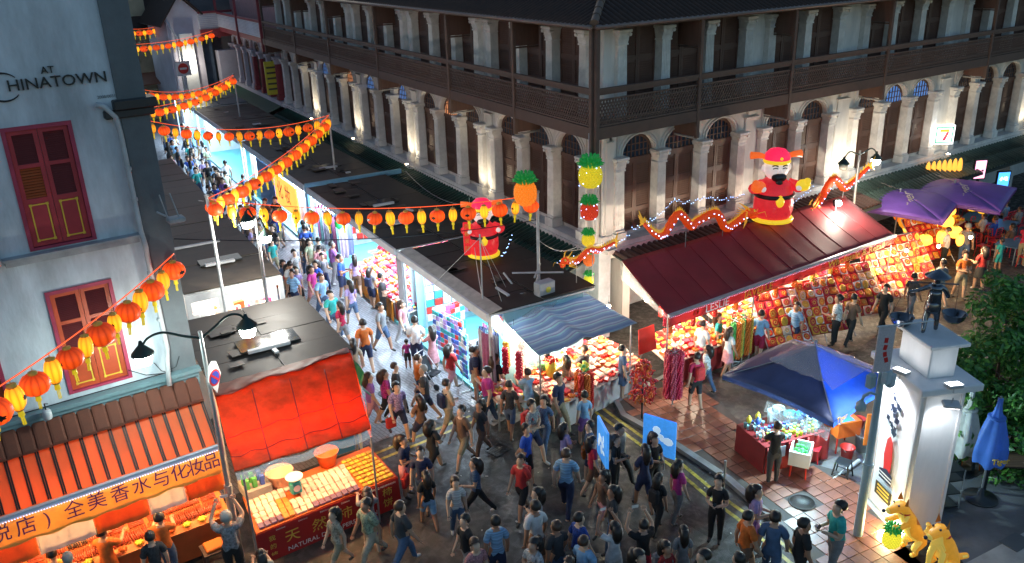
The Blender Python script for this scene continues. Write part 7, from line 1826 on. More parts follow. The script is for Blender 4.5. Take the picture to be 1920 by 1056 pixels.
for x in (-1, 1):
    for y in (-1, 1): b = MB(); b.cyl((x * .3, y * .24, 0), (x * .28, y * .22, .47), .022); put('leg', b.mesh('leg', RED[0]), t, P)
def bucket(P, r, h, m, label):
    t = thing('bucket', label, 'bucket', T(P)); b = MB(); b.lathe([(r * .75, 0), (r, h), (r + .02, h), (r + .02, h - .02), (r * .95, h - .02), (r * .7, .03)], 18); put('body', b.mesh('body', m), t, T(P))
    b = MB(); b.tube([(r * math.cos(a), -.4 * r * math.sin(a) - .02, h - .02 - .7 * r * math.sin(a)) for a in [i * PI / 10 for i in range(11)]], .008, 5); put('handle', b.mesh('handle', M_WPOLE), t, T(P))
bucket(G(1587, 858), .17, .32, RED[0], 'red bucket under the orange sink')
bucket(G(1615, 845), .2, .5, M_LEDGE, 'grey bin behind the orange sink')
bucket(G(1610, 800, .55), .14, .25, RED[0], 'pink red pail on top of the grey bin')
b = MB(); b.bevbox(-.35, -.02, .4, .35, .02, 1.3, .01); one('orange_board', b.mesh('orange_board', RED[1]), 'orange board propped behind the service pole', 'board', T(G(1640, 860)) @ RZ(-.6))
b = MB(); b.cyl((0, 0, 0), (1.0, .0, 0), .05); b.cyl((1.0, 0, 0), (1.9, 1.0, 0), .05); one('floor_pipe', b.mesh('floor_pipe', M_PIPE), 'grey elbow pipe lying on the concrete near the black stool', 'pipe', T(G(1475, 900, .06)) @ RZ(-.75))
P = G(1355, 935)
t = thing('traffic_post', 'slim grey traffic post on a round foot at the kerb', 'post', T(P)); b = MB(); b.cyl((0, 0, .04), (0, 0, 1.05), .028); put('shaft', b.mesh('shaft', M_STEEL), t, T(P)); b = MB(); b.lathe([(.14, 0), (.14, .04), (.05, .06)], 14); put('foot', b.mesh('foot', M_LET), t, T(P))
# yard tables, shelves, chairs
t = thing('slatted_table', 'brown slatted table with black legs beside the hedge', 'table', T((19.0, 6.85, 0)))
MTb = T((19.3, 6.95, 0)) @ RZ(rad(-42))
b = MB(); b.box(-1.1, -.42, .71, 1.1, .42, .735); put('tabletop', b.mesh('tabletop', mat('dark_underboard', (.05, .03, .02), .6)), t, MTb)
sl_ = MB(); sl_.bevbox(-1.1, -.033, .736, 1.1, .033, .755, .004); SLm = sl_.mesh('slat', mat('brown_slat', (.22, .12, .07), .5, var=.25, scale=3, stretch=(.3, 3, 3)))
for i in range(11): put('slat', SLm, t, MTb @ T((0, -.38 + i * .076, 0)))
for x in (-1.02, 1.02):
    for y in (-.36, .36): b = MB(); b.box(x - .03, y - .03, 0, x + .03, y + .03, .71); put('leg', b.mesh('leg', M_LET), t, MTb)
t = thing('shelf_rack', 'small black shelf rack behind the white tower', 'rack', T((17.2, 7.75, 0)))
MSr = T((17.15, 7.75, 0)) @ RZ(TWA)
for z in (.05, .4, .75, 1.0): b = MB(); b.box(-.3, -.22, z, .3, .22, z + .025); put('shelf', b.mesh('shelf', M_LET), t, MSr)
b = MB()
for x in (-.3, .3):
    for y in (-.22, .22): b.box(x - .012, y - .012, 0, x + .012, y + .012, 1.03)
put('frame', b.mesh('frame', M_STEEL), t, MSr)
chair(T(G(1812, 872)) @ RZ(2.4), 'orange chair beneath the closed white umbrella', RED[1])
P = G(1800, 900); b = MB(); b.lathe([(.4, 0), (.42, .03), (.1, .07), (.05, .3)], 20); one('spare_base', b.mesh('spare_base', M_LET), 'empty black round umbrella base near the shelf rack', 'base', T(G(1770, 858)))
b = MB(); b.cyl((0, 0, 0), (.25, .2, 2.6), .05); one('leaning_pole', b.mesh('leaning_pole', M_LEDGE), 'leaning grey pole in front of the hedge', 'pole', T(G(1815, 830)))
# far tables and red chairs of the eating place at the right edge
for i, (px, py) in enumerate(((1840, 440), (1895, 455), (1875, 420), (1910, 490))):
    P = G(px, py, 0); table(T(P) @ RZ(.2), 1.4, .8, .74, mat('blue_table', (.08, .2, .3), .4), ('blue table nearest the lantern shop', 'blue table near the right edge beyond the hedge', 'blue table farthest back on the eating terrace', 'blue table just above the hedge')[i])
    for k in range(4): chair(T(P + Vector((-.5 + (k % 2) * .9, -.45 if k < 2 else 1.2, 0))) @ RZ(PI if k < 2 else 0), 'red steel chair at a blue table of the eating terrace', M_RPL, 'red chairs of the eating terrace')
# lantern shop under the purple umbrellas
for i, (px, py, s_, m) in enumerate([(1700, 425, .9, 0), (1725, 420, 1, 1), (1750, 425, 1, 2), (1775, 415, 1, 2), (1765, 445, 1.1, 1), (1790, 435, 1, 1), (1800, 450, .9, 2), (1735, 450, .9, 1), (1815, 440, .8, 1), (1715, 455, .9, 2), (1745, 400, .9, 1), (1780, 395, .9, 2)]):
    P = G(px, py, 1.3); L_ = thing('lantern', 'glowing orange lantern piled in the shop under the purple umbrellas', 'lantern', T(P), 'lanterns of the lantern shop')
    put('shade', L_RED if i % 2 else L_YEL, L_, T(P) @ SC(1.3 * s_), [MATS['orange_lantern'] if 'orange_lantern' in MATS else mat('orange_lantern', (.8, .3, .03), .45, es=1.6, ecol=(1, .35, .04))]); put('cap', L_CAP, L_, T(P) @ SC(1.3 * s_))
for i, (px, py, c) in enumerate(((1690, 400, (.7, .15, .02)), (1718, 405, (.65, .05, .02)), (1700, 412, (.75, .3, .02)), (1825, 380, (.8, .6, .03)), (1845, 385, (.75, .5, .03)))):
    pineapple(G(px, py, 1.6), .26, .34, c, .35, ('amber', 'scarlet', 'tangerine', 'golden', 'honey')[i] + ' pineapple ornament hanging at the lantern shop, ' + ('first', 'second', 'third', 'fourth', 'fifth')[i] + ' from the left', False)
MLs = T(G(1770, 470, 0)) @ RZ(.15)
table(MLs, 4.0, 1.0, .8, RED[4], 'lantern shop table with gold lanterns under the purple umbrellas', .3, M_DRED)
heap(MLs @ T((0, 0, .8)), 3.9, .95, 13, 4, .3, 'gold trinket', 'of the lantern shop table', 'lantern shop trinkets', 'trinket', [RED[2], RED[1], MULTI[4]], 'gold_trinket')
for i, (px, py) in enumerate(((1700, 470), (1760, 462), (1820, 445))): bulb(G(px, py, 2.1), 70, (1, .72, .38), 'bulb hanging in the lantern shop', 'bulbs of the lantern shop', M_BULB_W, .06, .35)
# signs of the far shops
t = thing('store_sign', 'white convenience store box sign with orange and red seven in a green border', 'sign', GY(1770, 252, 18.6))
P = GY(1768, 252, 18.5); Msn = T(P) @ RZ(rad(-35))
b = MB(); b.box(-.42, -.12, -.4, .42, .12, .4); put('box', b.mesh('box', mat('sign_white', (.8, .82, .82), .4, es=1.1, ecol=(.95, 1, 1))), t, Msn)
b = MB(); b.cyl((0, .1, .1), (.45, .72, .1), .025); b.cyl((0, .1, -.2), (.45, .72, -.2), .025); put('bracket', b.mesh('bracket', M_STEEL), t, Msn)
M_SG = mat('sign_green', (.0, .25, .12), .4, es=.25, ecol=(0, .5, .25)); M_SO = mat('sign_orange', (.8, .3, .02), .4, es=.6, ecol=(1, .4, .05)); M_SR = mat('sign_red_lit', (.7, .03, .04), .4, es=.6, ecol=(1, .05, .1))
b = MB()
for x0_, z0_, x1_, z1_ in ((-.36, -.34, -.31, .34), (.31, -.34, .36, .34), (-.31, .29, .31, .34), (-.31, -.34, .31, -.29)): b.box(x0_, -.126, z0_, x1_, -.121, z1_)
put('border', b.mesh('border', M_SG), t, Msn)
b = MB(); b.prism([(-.2, .12), (.2, .12), (.17, .24), (-.2, .24)], -.128, -.122); put('seven_top', b.mesh('seven_top', M_SO), t, Msn)
b = MB(); b.prism([(.08, .115), (.2, .115), (.06, -.25), (-.08, -.25)], -.128, -.122); put('seven_stem', b.mesh('seven_stem', M_SR), t, Msn)
text('ELEVEN', .12, M_SG, Msn @ Vector((0, -.135, -.03)), Msn.to_3x3() @ Vector((1, 0, 0)), (0, 0, 1), t, ext=.003)
for i, (px, py, w_, h_, c, lb) in enumerate(((1878, 355, .9, 2.6, (.05, .25, .8), 'tall blue lit sign with yellow lettering at the right edge'), (1838, 318, .8, 1.3, (.8, .3, .45), 'small pink lit poster on the far shop wall'))):
    P = G(px, py, 1.6 + i * .3)
    P = GY(px, py, 17.6)
    w_ *= .6; h_ *= .6
    t = thing('lit_sign', lb, 'sign', P); Mq = T(P) @ RZ(-.5)
    b = MB(); b.box(-w_ / 2 - .05, 0, -h_ / 2 - .05, w_ / 2 + .05, .1, h_ / 2 + .05); put('case', b.mesh('case', M_LET), t, Mq)
    b = MB(); b.box(-.05, .02, -P.z, .05, .08, -h_ / 2 - .05); put('stand', b.mesh('stand', M_LET), t, Mq)
    b = MB(); b.box(-w_ / 2, -.01, -h_ / 2, w_ / 2, -.002, h_ / 2); put('face', b.mesh('face', mat(f'lit_face_{i}', c, .4, es=1.2, ecol=c)), t, Mq)
    if i == 0: text('小吃', .2, mat('lit_yellow', (1, .8, .1), .5, es=1.5, ecol=(1, .8, .1)), Mq @ Vector((0, -.02, h_ / 2 - .3)), Mq.to_3x3() @ Vector((1, 0, 0)), (0, 0, 1), t)
b = MB()
for i in range(7): b.ball((i * .28 - .8, 0, 0), (.1, .1, .42), 8, 6)
one('hanging_tassels', b.mesh('hanging_tassels', mat('orange_fringe', (.75, .28, .03), .5, es=.6, ecol=(1, .4, .05))), 'row of orange tassels hung behind the purple umbrellas', 'decoration', T(GY(1768, 318, 18.2)) @ RZ(-.3))
# ================================================================ HEDGE TREES
M_LEAF = [mat(f'leaf_{i}', c, .4, var=.3, scale=6, trans=.25) for i, c in enumerate(((.05, .17, .04), (.09, .26, .05), (.16, .4, .07)))]
def bush(P, h, r, label, n=1500, z0=.3):
    t = thing('hedge_tree', label, 'tree', P); P = Vector(P)
    b = MB(); b.tube([(0, 0, 0), (.05, .03, h * .4), (-.03, .05, h * .8)], [.07, .05, .02], 7)
    for i in range(7):
        a = i * 2.4; z = h * (.25 + .09 * i); b.tube([(.03, .02, z), (.5 * r * math.cos(a), .5 * r * math.sin(a), z + .25 * r), (.85 * r * math.cos(a), .85 * r * math.sin(a), z + .5 * r)], [.03, .02, .008], 5)
    put('trunk', b.mesh('trunk', M_BROWN), t, T(P))
    b = MB(); lobes = []
    for i in range(26):
        a = R.uniform(0, 6.28); f = R.uniform(0, 1); rr = r * R.uniform(.25, .95) * (1 - .45 * f ** 2)
        lobes.append((Vector((rr * math.cos(a), rr * math.sin(a), lerp(z0, h, f))), R.uniform(.22, .42) * r * 1.05))
    for i in range(n):
        c, q_ = R.choice(lobes); d = Vector((R.gauss(0, 1), R.gauss(0, 1), R.gauss(0, 1))).normalized(); p = c + d * q_ * R.uniform(.55, 1.05)
        nn = (d + Vector((R.uniform(-.7, .7), R.uniform(-.7, .7), R.uniform(-.2, .9)))).normalized(); x = nn.orthogonal().normalized(); x = Matrix.Rotation(R.uniform(0, 6.28), 3, nn) @ x; y = nn.cross(x)
        L_ = R.uniform(.06, .12); w_ = L_ * .45
        b.add([p - x * L_, p - y * w_ + nn * .01, p + x * L_, p + y * w_ + nn * .01], [(0, 1, 2), (0, 2, 3)], R.choice((0, 0, 1, 1, 2)))
    put('crown', b.mesh('crown', M_LEAF), t, T(P))
bush((20.3, 8.4, 0), 4.3, 1.05, 'tallest hedge tree at the right edge', 3600)
bush((21.7, 9.0, 0), 4.0, 1.0, 'hedge tree behind the tallest one at the right edge', 2600)
bush((19.2, 8.7, 0), 2.9, .9, 'low hedge tree right behind the sculpture', 2600)
bush((19.9, 7.6, 0), 2.5, 1.0, 'bushy hedge tree behind the closed blue umbrella', 3000)
bush((20.9, 7.4, 0), 3.4, 1.0, 'hedge tree at the right edge above the slatted table', 2600)
bush((18.7, 9.3, 0), 1.9, .6, 'small shrub at the far end of the hedge', 1200)
bush((19.1, 7.15, 0), .5, .5, 'little ground plant under the slatted table', 300, .05)
# ================================================================ PEOPLE
SKIN = [mat('skin_a', (.5, .3, .2), .5, var=.06), mat('skin_b', (.38, .2, .125), .5, var=.06), mat('skin_c', (.58, .38, .27), .5, var=.06)]
HAIR = mat('black_hair', (.018, .013, .011), .45, var=.3, scale=30); HAIRB = mat('brown_hair', (.06, .03, .018), .45, var=.3, scale=30); HAIRG = mat('grey_hair', (.3, .29, .27), .5)
CLO = {k: mat('cloth_' + k, v, .85, var=.3, scale=9, bump=.5, bscale=22) for k, v in dict(white=(.68, .68, .68), navy=(.02, .03, .08), black=(.018, .018, .02), red=(.5, .03, .03), crimson=(.42, .015, .06), orange=(.6, .14, .02), teal=(.03, .38, .36), blue=(.03, .1, .5), skyblue=(.25, .45, .68), denim=(.07, .12, .22), grey=(.22, .22, .23), beige=(.48, .4, .3), pink=(.65, .3, .33), purple=(.28, .12, .4), lilac=(.42, .32, .6), green=(.08, .3, .1), palegreen=(.45, .52, .36), brown=(.16, .09, .06), yellow=(.65, .48, .06), khaki=(.3, .25, .16), magenta=(.5, .04, .25), charcoal=(.05, .05, .055)).items()}
M_SHOE = mat('dark_shoe', (.03, .028, .028), .5); M_SOLE = mat('pale_shoe', (.5, .5, .5), .5); M_PAT = mat('patterned_shirt', (.3, .3, .32), .7, var=.9, scale=18)
M_STRP = mat('striped_shirt', (.35, .5, .62), .7, var=.8, scale=1, stretch=(.01, .01, 26))
PM = {}
def person_mesh(arm, stride, fem, longp, lean=0.0, longs=False, sit=False):
    k = (arm, stride, fem, longp, lean, longs, sit)
    if k in PM: return PM[k]
    V, E, B, roots = [], [], [], [0]
    def v(p, r): V.append((p[0], p[1], p[2], r)); return len(V) - 1
    def bone(a, b, reg): E.append((a, b)); B.append((Vector(V[a][:3]), Vector(V[b][:3]), reg))
    f = 1 if fem else 0
    ly = lambda z: -lean * (z - .93)
    hipz = .93 if not sit else .5
    dz = hipz - .93
    pel = v((0, 0, .93 + dz), .125 if not fem else .13)
    wa = v((0, ly(1.08), 1.08 + dz), .118 if not fem else .1); ch = v((0, ly(1.27) - .005, 1.27 + dz), .135 if not fem else .12); nb = v((0, ly(1.41), 1.41 + dz), .075); nk = v((0, ly(1.48) - .01, 1.475 + dz), .05)
    h0 = v((0, ly(1.56) - .03, 1.55 + dz), .078); h1 = v((0, ly(1.62) - .02, 1.63 + dz), .09); h2 = v((0, ly(1.7) - .01, 1.70 + dz), .06)
    bone(pel, wa, 'hip'); bone(wa, ch, 'top'); bone(ch, nb, 'top'); bone(nb, nk, 'skin'); bone(nk, h0, 'skin'); bone(h0, h1, 'skin'); bone(h1, h2, 'skin')
    for s_ in (-1, 1):
        a = stride * s_
        if sit:
            hip = v((s_ * .09, 0, .5), .1); kn = v((s_ * .12, -.42, .5), .068); an = v((s_ * .11, -.4, .09), .042); to = v((s_ * .12, -.56, .045), .04)
        else:
            hip = v((s_ * .092, 0, .86), .1); kn = v((s_ * .095, -.44 * math.sin(a) - .02, .86 - .4 * math.cos(a)), .064)
            bk = max(0, -a) * .9 + .05
            kx = V[kn]; an = v((s_ * .098, kx[1] + .39 * math.sin(bk + max(0, -a) * .4) - (.2 * math.sin(a) if a > 0 else 0), max(.085, kx[2] - .385 * math.cos(bk))), .043)
            to = v((s_ * .115, V[an][1] - .15, max(.045, V[an][2] - .045)), .04)
        bone(pel, hip, 'hip'); bone(hip, kn, 'thigh'); bone(kn, an, 'shin'); bone(an, to, 'foot')
        sh = v((s_ * (.175 if not fem else .155), ly(1.38), 1.375 + dz), .068 if not fem else .056)
        S0 = Vector(V[sh][:3])
        if arm == 'down': el = S0 + Vector((s_ * .055, .02 - .2 * math.sin(stride * s_ * -.8), -.28)); wr = el + Vector((s_ * .01, -.07 - .14 * math.sin(stride * s_ * -.8), -.235))
        elif arm == 'phone': el = S0 + Vector((s_ * .05, -.03, -.28)); wr = el + Vector((-s_ * .13, -.2, .06))
        elif arm == 'cross': el = S0 + Vector((s_ * .06, -.05, -.27)); wr = el + Vector((-s_ * .24, -.14, .04 * s_ + .02))
        elif arm == 'up': el = S0 + Vector((s_ * .1, -.2, .1)); wr = el + Vector((-s_ * .1, -.1, .23))
        elif arm == 'carry': el = S0 + Vector((s_ * .05, .0, -.28)); wr = el + (Vector((-.02, -.22, .02)) if s_ > 0 else Vector((-.01, -.05, -.24)))
        else: el = S0 + Vector((s_ * .03, -.2, -.17)); wr = el + Vector((-s_ * .04, -.23, .02))
        e_ = v(el, .046); w_ = v(wr, .033); d = (wr - el).normalized(); hd = v(wr + d * .07, .038)
        bone(nb, sh, 'top'); bone(sh, e_, 'uarm'); bone(e_, w_, 'farm'); bone(w_, hd, 'hand')
        H = Vector(V[hd][:3]); sd = d.cross(Vector((0, 1, .3))).normalized()
        for q_ in range(5):
            o_ = (q_ - 1.5) * .017
            if q_ == 4: b0 = H - d * .02 + sd * .03; b1 = H + sd * .06 + d * .02; b2 = b1 + d * .025
            else: b0 = H + sd * o_ + d * .005; b1 = H + sd * o_ * 1.2 + d * (.055 - .006 * abs(q_ - 1.4)); b2 = b1 + d * .02 + Vector((0, -.018, -.006))
            i0 = v(b0, .0095); i1 = v(b1, .009); i2 = v(b2, .007); roots.append(i0); bone(i0, i1, 'hand'); bone(i1, i2, 'hand')
    me = skin_mesh(V, E, [SKIN[0], CLO['white'], CLO['navy'], M_SHOE], 1, roots)
    for p in me.polygons:
        c = p.center; best = 9; reg = 'skin'; tt = 0
        for a, b_, r_ in B:
            ab = b_ - a; t = max(0, min(1, (c - a).dot(ab) / ab.length_squared)); dd = (a + ab * t - c).length
            if dd < best: best, reg, tt = dd, r_, t
        z = c.z - dz
        mi = 0
        if reg == 'top' or reg == 'hip': mi = 1 if z > .95 else 2
        elif reg == 'uarm': mi = 1 if (longs or tt < .55) else 0
        elif reg == 'farm': mi = 1 if longs and tt < .9 else 0
        elif reg == 'thigh': mi = 2 if (longp or tt < .8) else 0
        elif reg == 'shin': mi = 2 if longp and tt < .95 else 0
        elif reg == 'foot': mi = 3
        p.material_index = mi
    own = {}
    for p in me.polygons:
        for i in p.vertices: own.setdefault(i, set()).add(p.material_index)
    nr = [(i, me.vertices[i].normal.copy()) for i in own if own[i] & {1, 2}]
    for i, n_ in nr: me.vertices[i].co += n_ * (.014 if 1 in own[i] else .009) * (1 + .6 * math.sin(me.vertices[i].co.z * 60 + me.vertices[i].co.x * 25))
    PM[k] = me
    return me
def hair_mesh(long_):
    b = MB(); n, k = 14, 7
    vs = []
    for i in range(k + 1):
        t = .62 * PI * i / k
        for j in range(n):
            a = 2 * PI * j / n; y = math.sin(a); dn = 1.0 if y > -.2 else (.62 if t > .9 else 1)
            tt = t if y > -.35 else min(t, .34 * PI)
            vs.append((.098 * math.sin(tt) * math.cos(a) * 1.0, .112 * math.sin(tt) * math.sin(a) + .012, .118 * math.cos(tt)))
    b.add(vs, [(a * n + i, (a + 1) * n + i, (a + 1) * n + (i + 1) % n, a * n + (i + 1) % n) for a in range(k) for i in range(n)] + [tuple(range(n - 1, -1, -1))][0:0], 0, True)
    if long_: b.tube([(0, .07, .06), (0, .105, -.06), (0, .11, -.2), (0, .1, -.32)], [.075, .095, .09, .05], 10)
    return b.mesh('hair', HAIR)
HM = [hair_mesh(False), hair_mesh(True)]
b = MB()
for s_ in (-1, 1): b.ball((s_ * .033, -.088, .0), (.012, .006, .007), 6, 4, mi=0); b.ball((s_ * .093, .01, -.01), (.012, .022, .03), 6, 5, mi=1)
b.ball((0, -.1, -.025), (.013, .018, .02), 6, 5, mi=1); b.box(-.02, -.093, -.056, .02, -.086, -.05, mi=2)
FACE = b.mesh('face', [M_INK, SKIN[0], mat('lip', (.35, .1, .08), .5)])
SKIRT = {}
def skirt_mesh(l):
    if l not in SKIRT:
        b = MB(); n = 16; vs = []
        for i in range(5):
            f = i / 4
            for j in range(n): a = 2 * PI * j / n; r = lerp(.145, .21, f) * (1 + .05 * math.sin(a * 6) * f); vs.append((r * math.cos(a), .82 * r * math.sin(a), 1.0 - l * f))
        b.add(vs, [((a + 1) * n + i, (a + 1) * n + (i + 1) % n, a * n + (i + 1) % n, a * n + i) for a in range(4) for i in range(n)], 0, True); SKIRT[l] = b.mesh('skirt', CLO['pink'])
    return SKIRT[l]
bm_ = MB(); bm_.bevbox(-.14, .1, 1.02, .14, .26, 1.4, .04); bm_.tube([(-.1, .1, 1.4), (-.11, -.05, 1.43), (-.1, -.12, 1.3)], .018, 5); bm_.tube([(.1, .1, 1.4), (.11, -.05, 1.43), (.1, -.12, 1.3)], .018, 5); BACKP = bm_.mesh('backpack', CLO['black'])
bm_ = MB(); bm_.bevbox(-.13, -.05, -.3, .13, .05, 0, .02); bm_.tube([(-.08, 0, 0), (-.05, 0, .13), (.05, 0, .13), (.08, 0, 0)], .008, 5); BAG = bm_.mesh('bag', CLO['orange'])
bm_ = MB(); bm_.bevbox(-.036, -.006, -.07, .036, .006, .07, .005); PHONE = bm_.mesh('phone', M_LET)
NAMES = dict(skyblue='sky blue', palegreen='pale green', crimson='crimson', navy='navy')
def person(px, py, top, bot, place, pose='down', stride=0.0, rz=0, kind='m', h=1.0, extra='', zg=0.0, group='people in the street', skin=None, P=None, lab=None):
    fem = kind in ('f', 'd'); longp = '+' in bot; bot_ = bot.replace('+', ''); child = h < .8
    P = (Vector((*G(px, py, 1.68 * h)[:2], 0)) if 'H' in extra else G(px, py, zg)) if P is None else P
    sit = pose == 'sit'
    M_ = T(P) @ RZ(rad(rz)) @ SC(*[h * (.955 if fem else 1.0) * k for k in ((lambda w: (w, w * R.uniform(.95, 1.1), R.uniform(.96, 1.04)))(R.uniform(.93, 1.14)))])
    me = person_mesh('phone' if sit else pose, stride, fem, longp, 0.04, 'L' in extra, sit)
    sk = skin or R.choice(SKIN)
    what = {'d': f'{NAMES.get(top, top)} dress', 'f': f'{NAMES.get(top, top)} top and {NAMES.get(bot_, bot_)} ' + ('trousers' if longp else 'shorts'), 'm': f'{NAMES.get(top, top)} shirt and {NAMES.get(bot_, bot_)} ' + ('trousers' if longp else 'shorts')}[kind]
    lb = lab or f'{"child" if child else "person"} in {what} {place}'
    tm_ = M_PAT if top == 'patterned' else M_STRP if top == 'striped' else CLO[top]
    if top in CLO and R.random() < .38:
        cl = CLO[top].node_tree.nodes['Principled BSDF'].inputs['Base Color'].default_value[:3]
        sw = R.choice((0, 1)); tm_ = mat(('striped_' if sw else 'printed_') + top, cl, .85, var=.75 if sw else .85, scale=1.0 if sw else 26, stretch=(.01, .01, 24) if sw else None)
    bm2 = tm_ if kind == 'd' else CLO[bot_]
    if len(lb.split()) > 16: lb = lb.replace(' and ' + NAMES.get(bot_, bot_) + (' trousers' if longp else ' shorts'), '')
    o = one('person', me, lb, 'person', M_, group, [sk, tm_, bm2, R.choice((M_SHOE, M_SHOE, M_SOLE))])
    hz = 1.63 - (.43 if sit else 0)
    Mh = M_ @ T((0, -.02, hz + .005))
    hm = HAIRG if 'g' in extra else R.choice((HAIR, HAIR, HAIR, HAIRB))
    put('hair', HM[1 if fem and 's' not in extra else 0], o, Mh @ T((0, .008, .036)) @ SC(1.1, 1.08, 1.08), [hm]); put('face', FACE, o, Mh @ T((0, 0, -.03)), [None, sk, None])
    if kind == 'd' or 'k' in extra: put('skirt', skirt_mesh(.42), o, M_, [tm_ if kind == 'd' else CLO[bot_]])
    if 'b' in extra: one('backpack', BACKP, f'backpack worn by the {lb}' if len(lb.split()) < 13 else f'backpack of the person in {NAMES.get(top, top)} ' + place, 'backpack', M_, 'backpacks in the street', [CLO[R.choice(('black', 'grey', 'navy', 'red'))]])
    if 'o' in extra: one('shopping_bag', BAG, ('bag carried by the ' + lb) if len(lb.split()) < 13 else f'bag of the person in {NAMES.get(top, top)} ' + place, 'bag', M_ @ T((-.27, -.12, .84)), 'bags carried in the street', [CLO[R.choice(('orange', 'orange', 'white', 'red'))]])
    if pose == 'phone' and 'far crowd' not in place: one('phone', PHONE, 'phone held by the person ' + place, 'phone', M_ @ T((0, -.32, 1.19 - (0)) ) @ RX(-.5))
    if pose == 'up': one('phone', PHONE, 'phone held up by the person ' + place, 'phone', M_ @ T((0, -.44, 1.78)) @ RY(PI / 2), None, [M_WHITE])
    return o
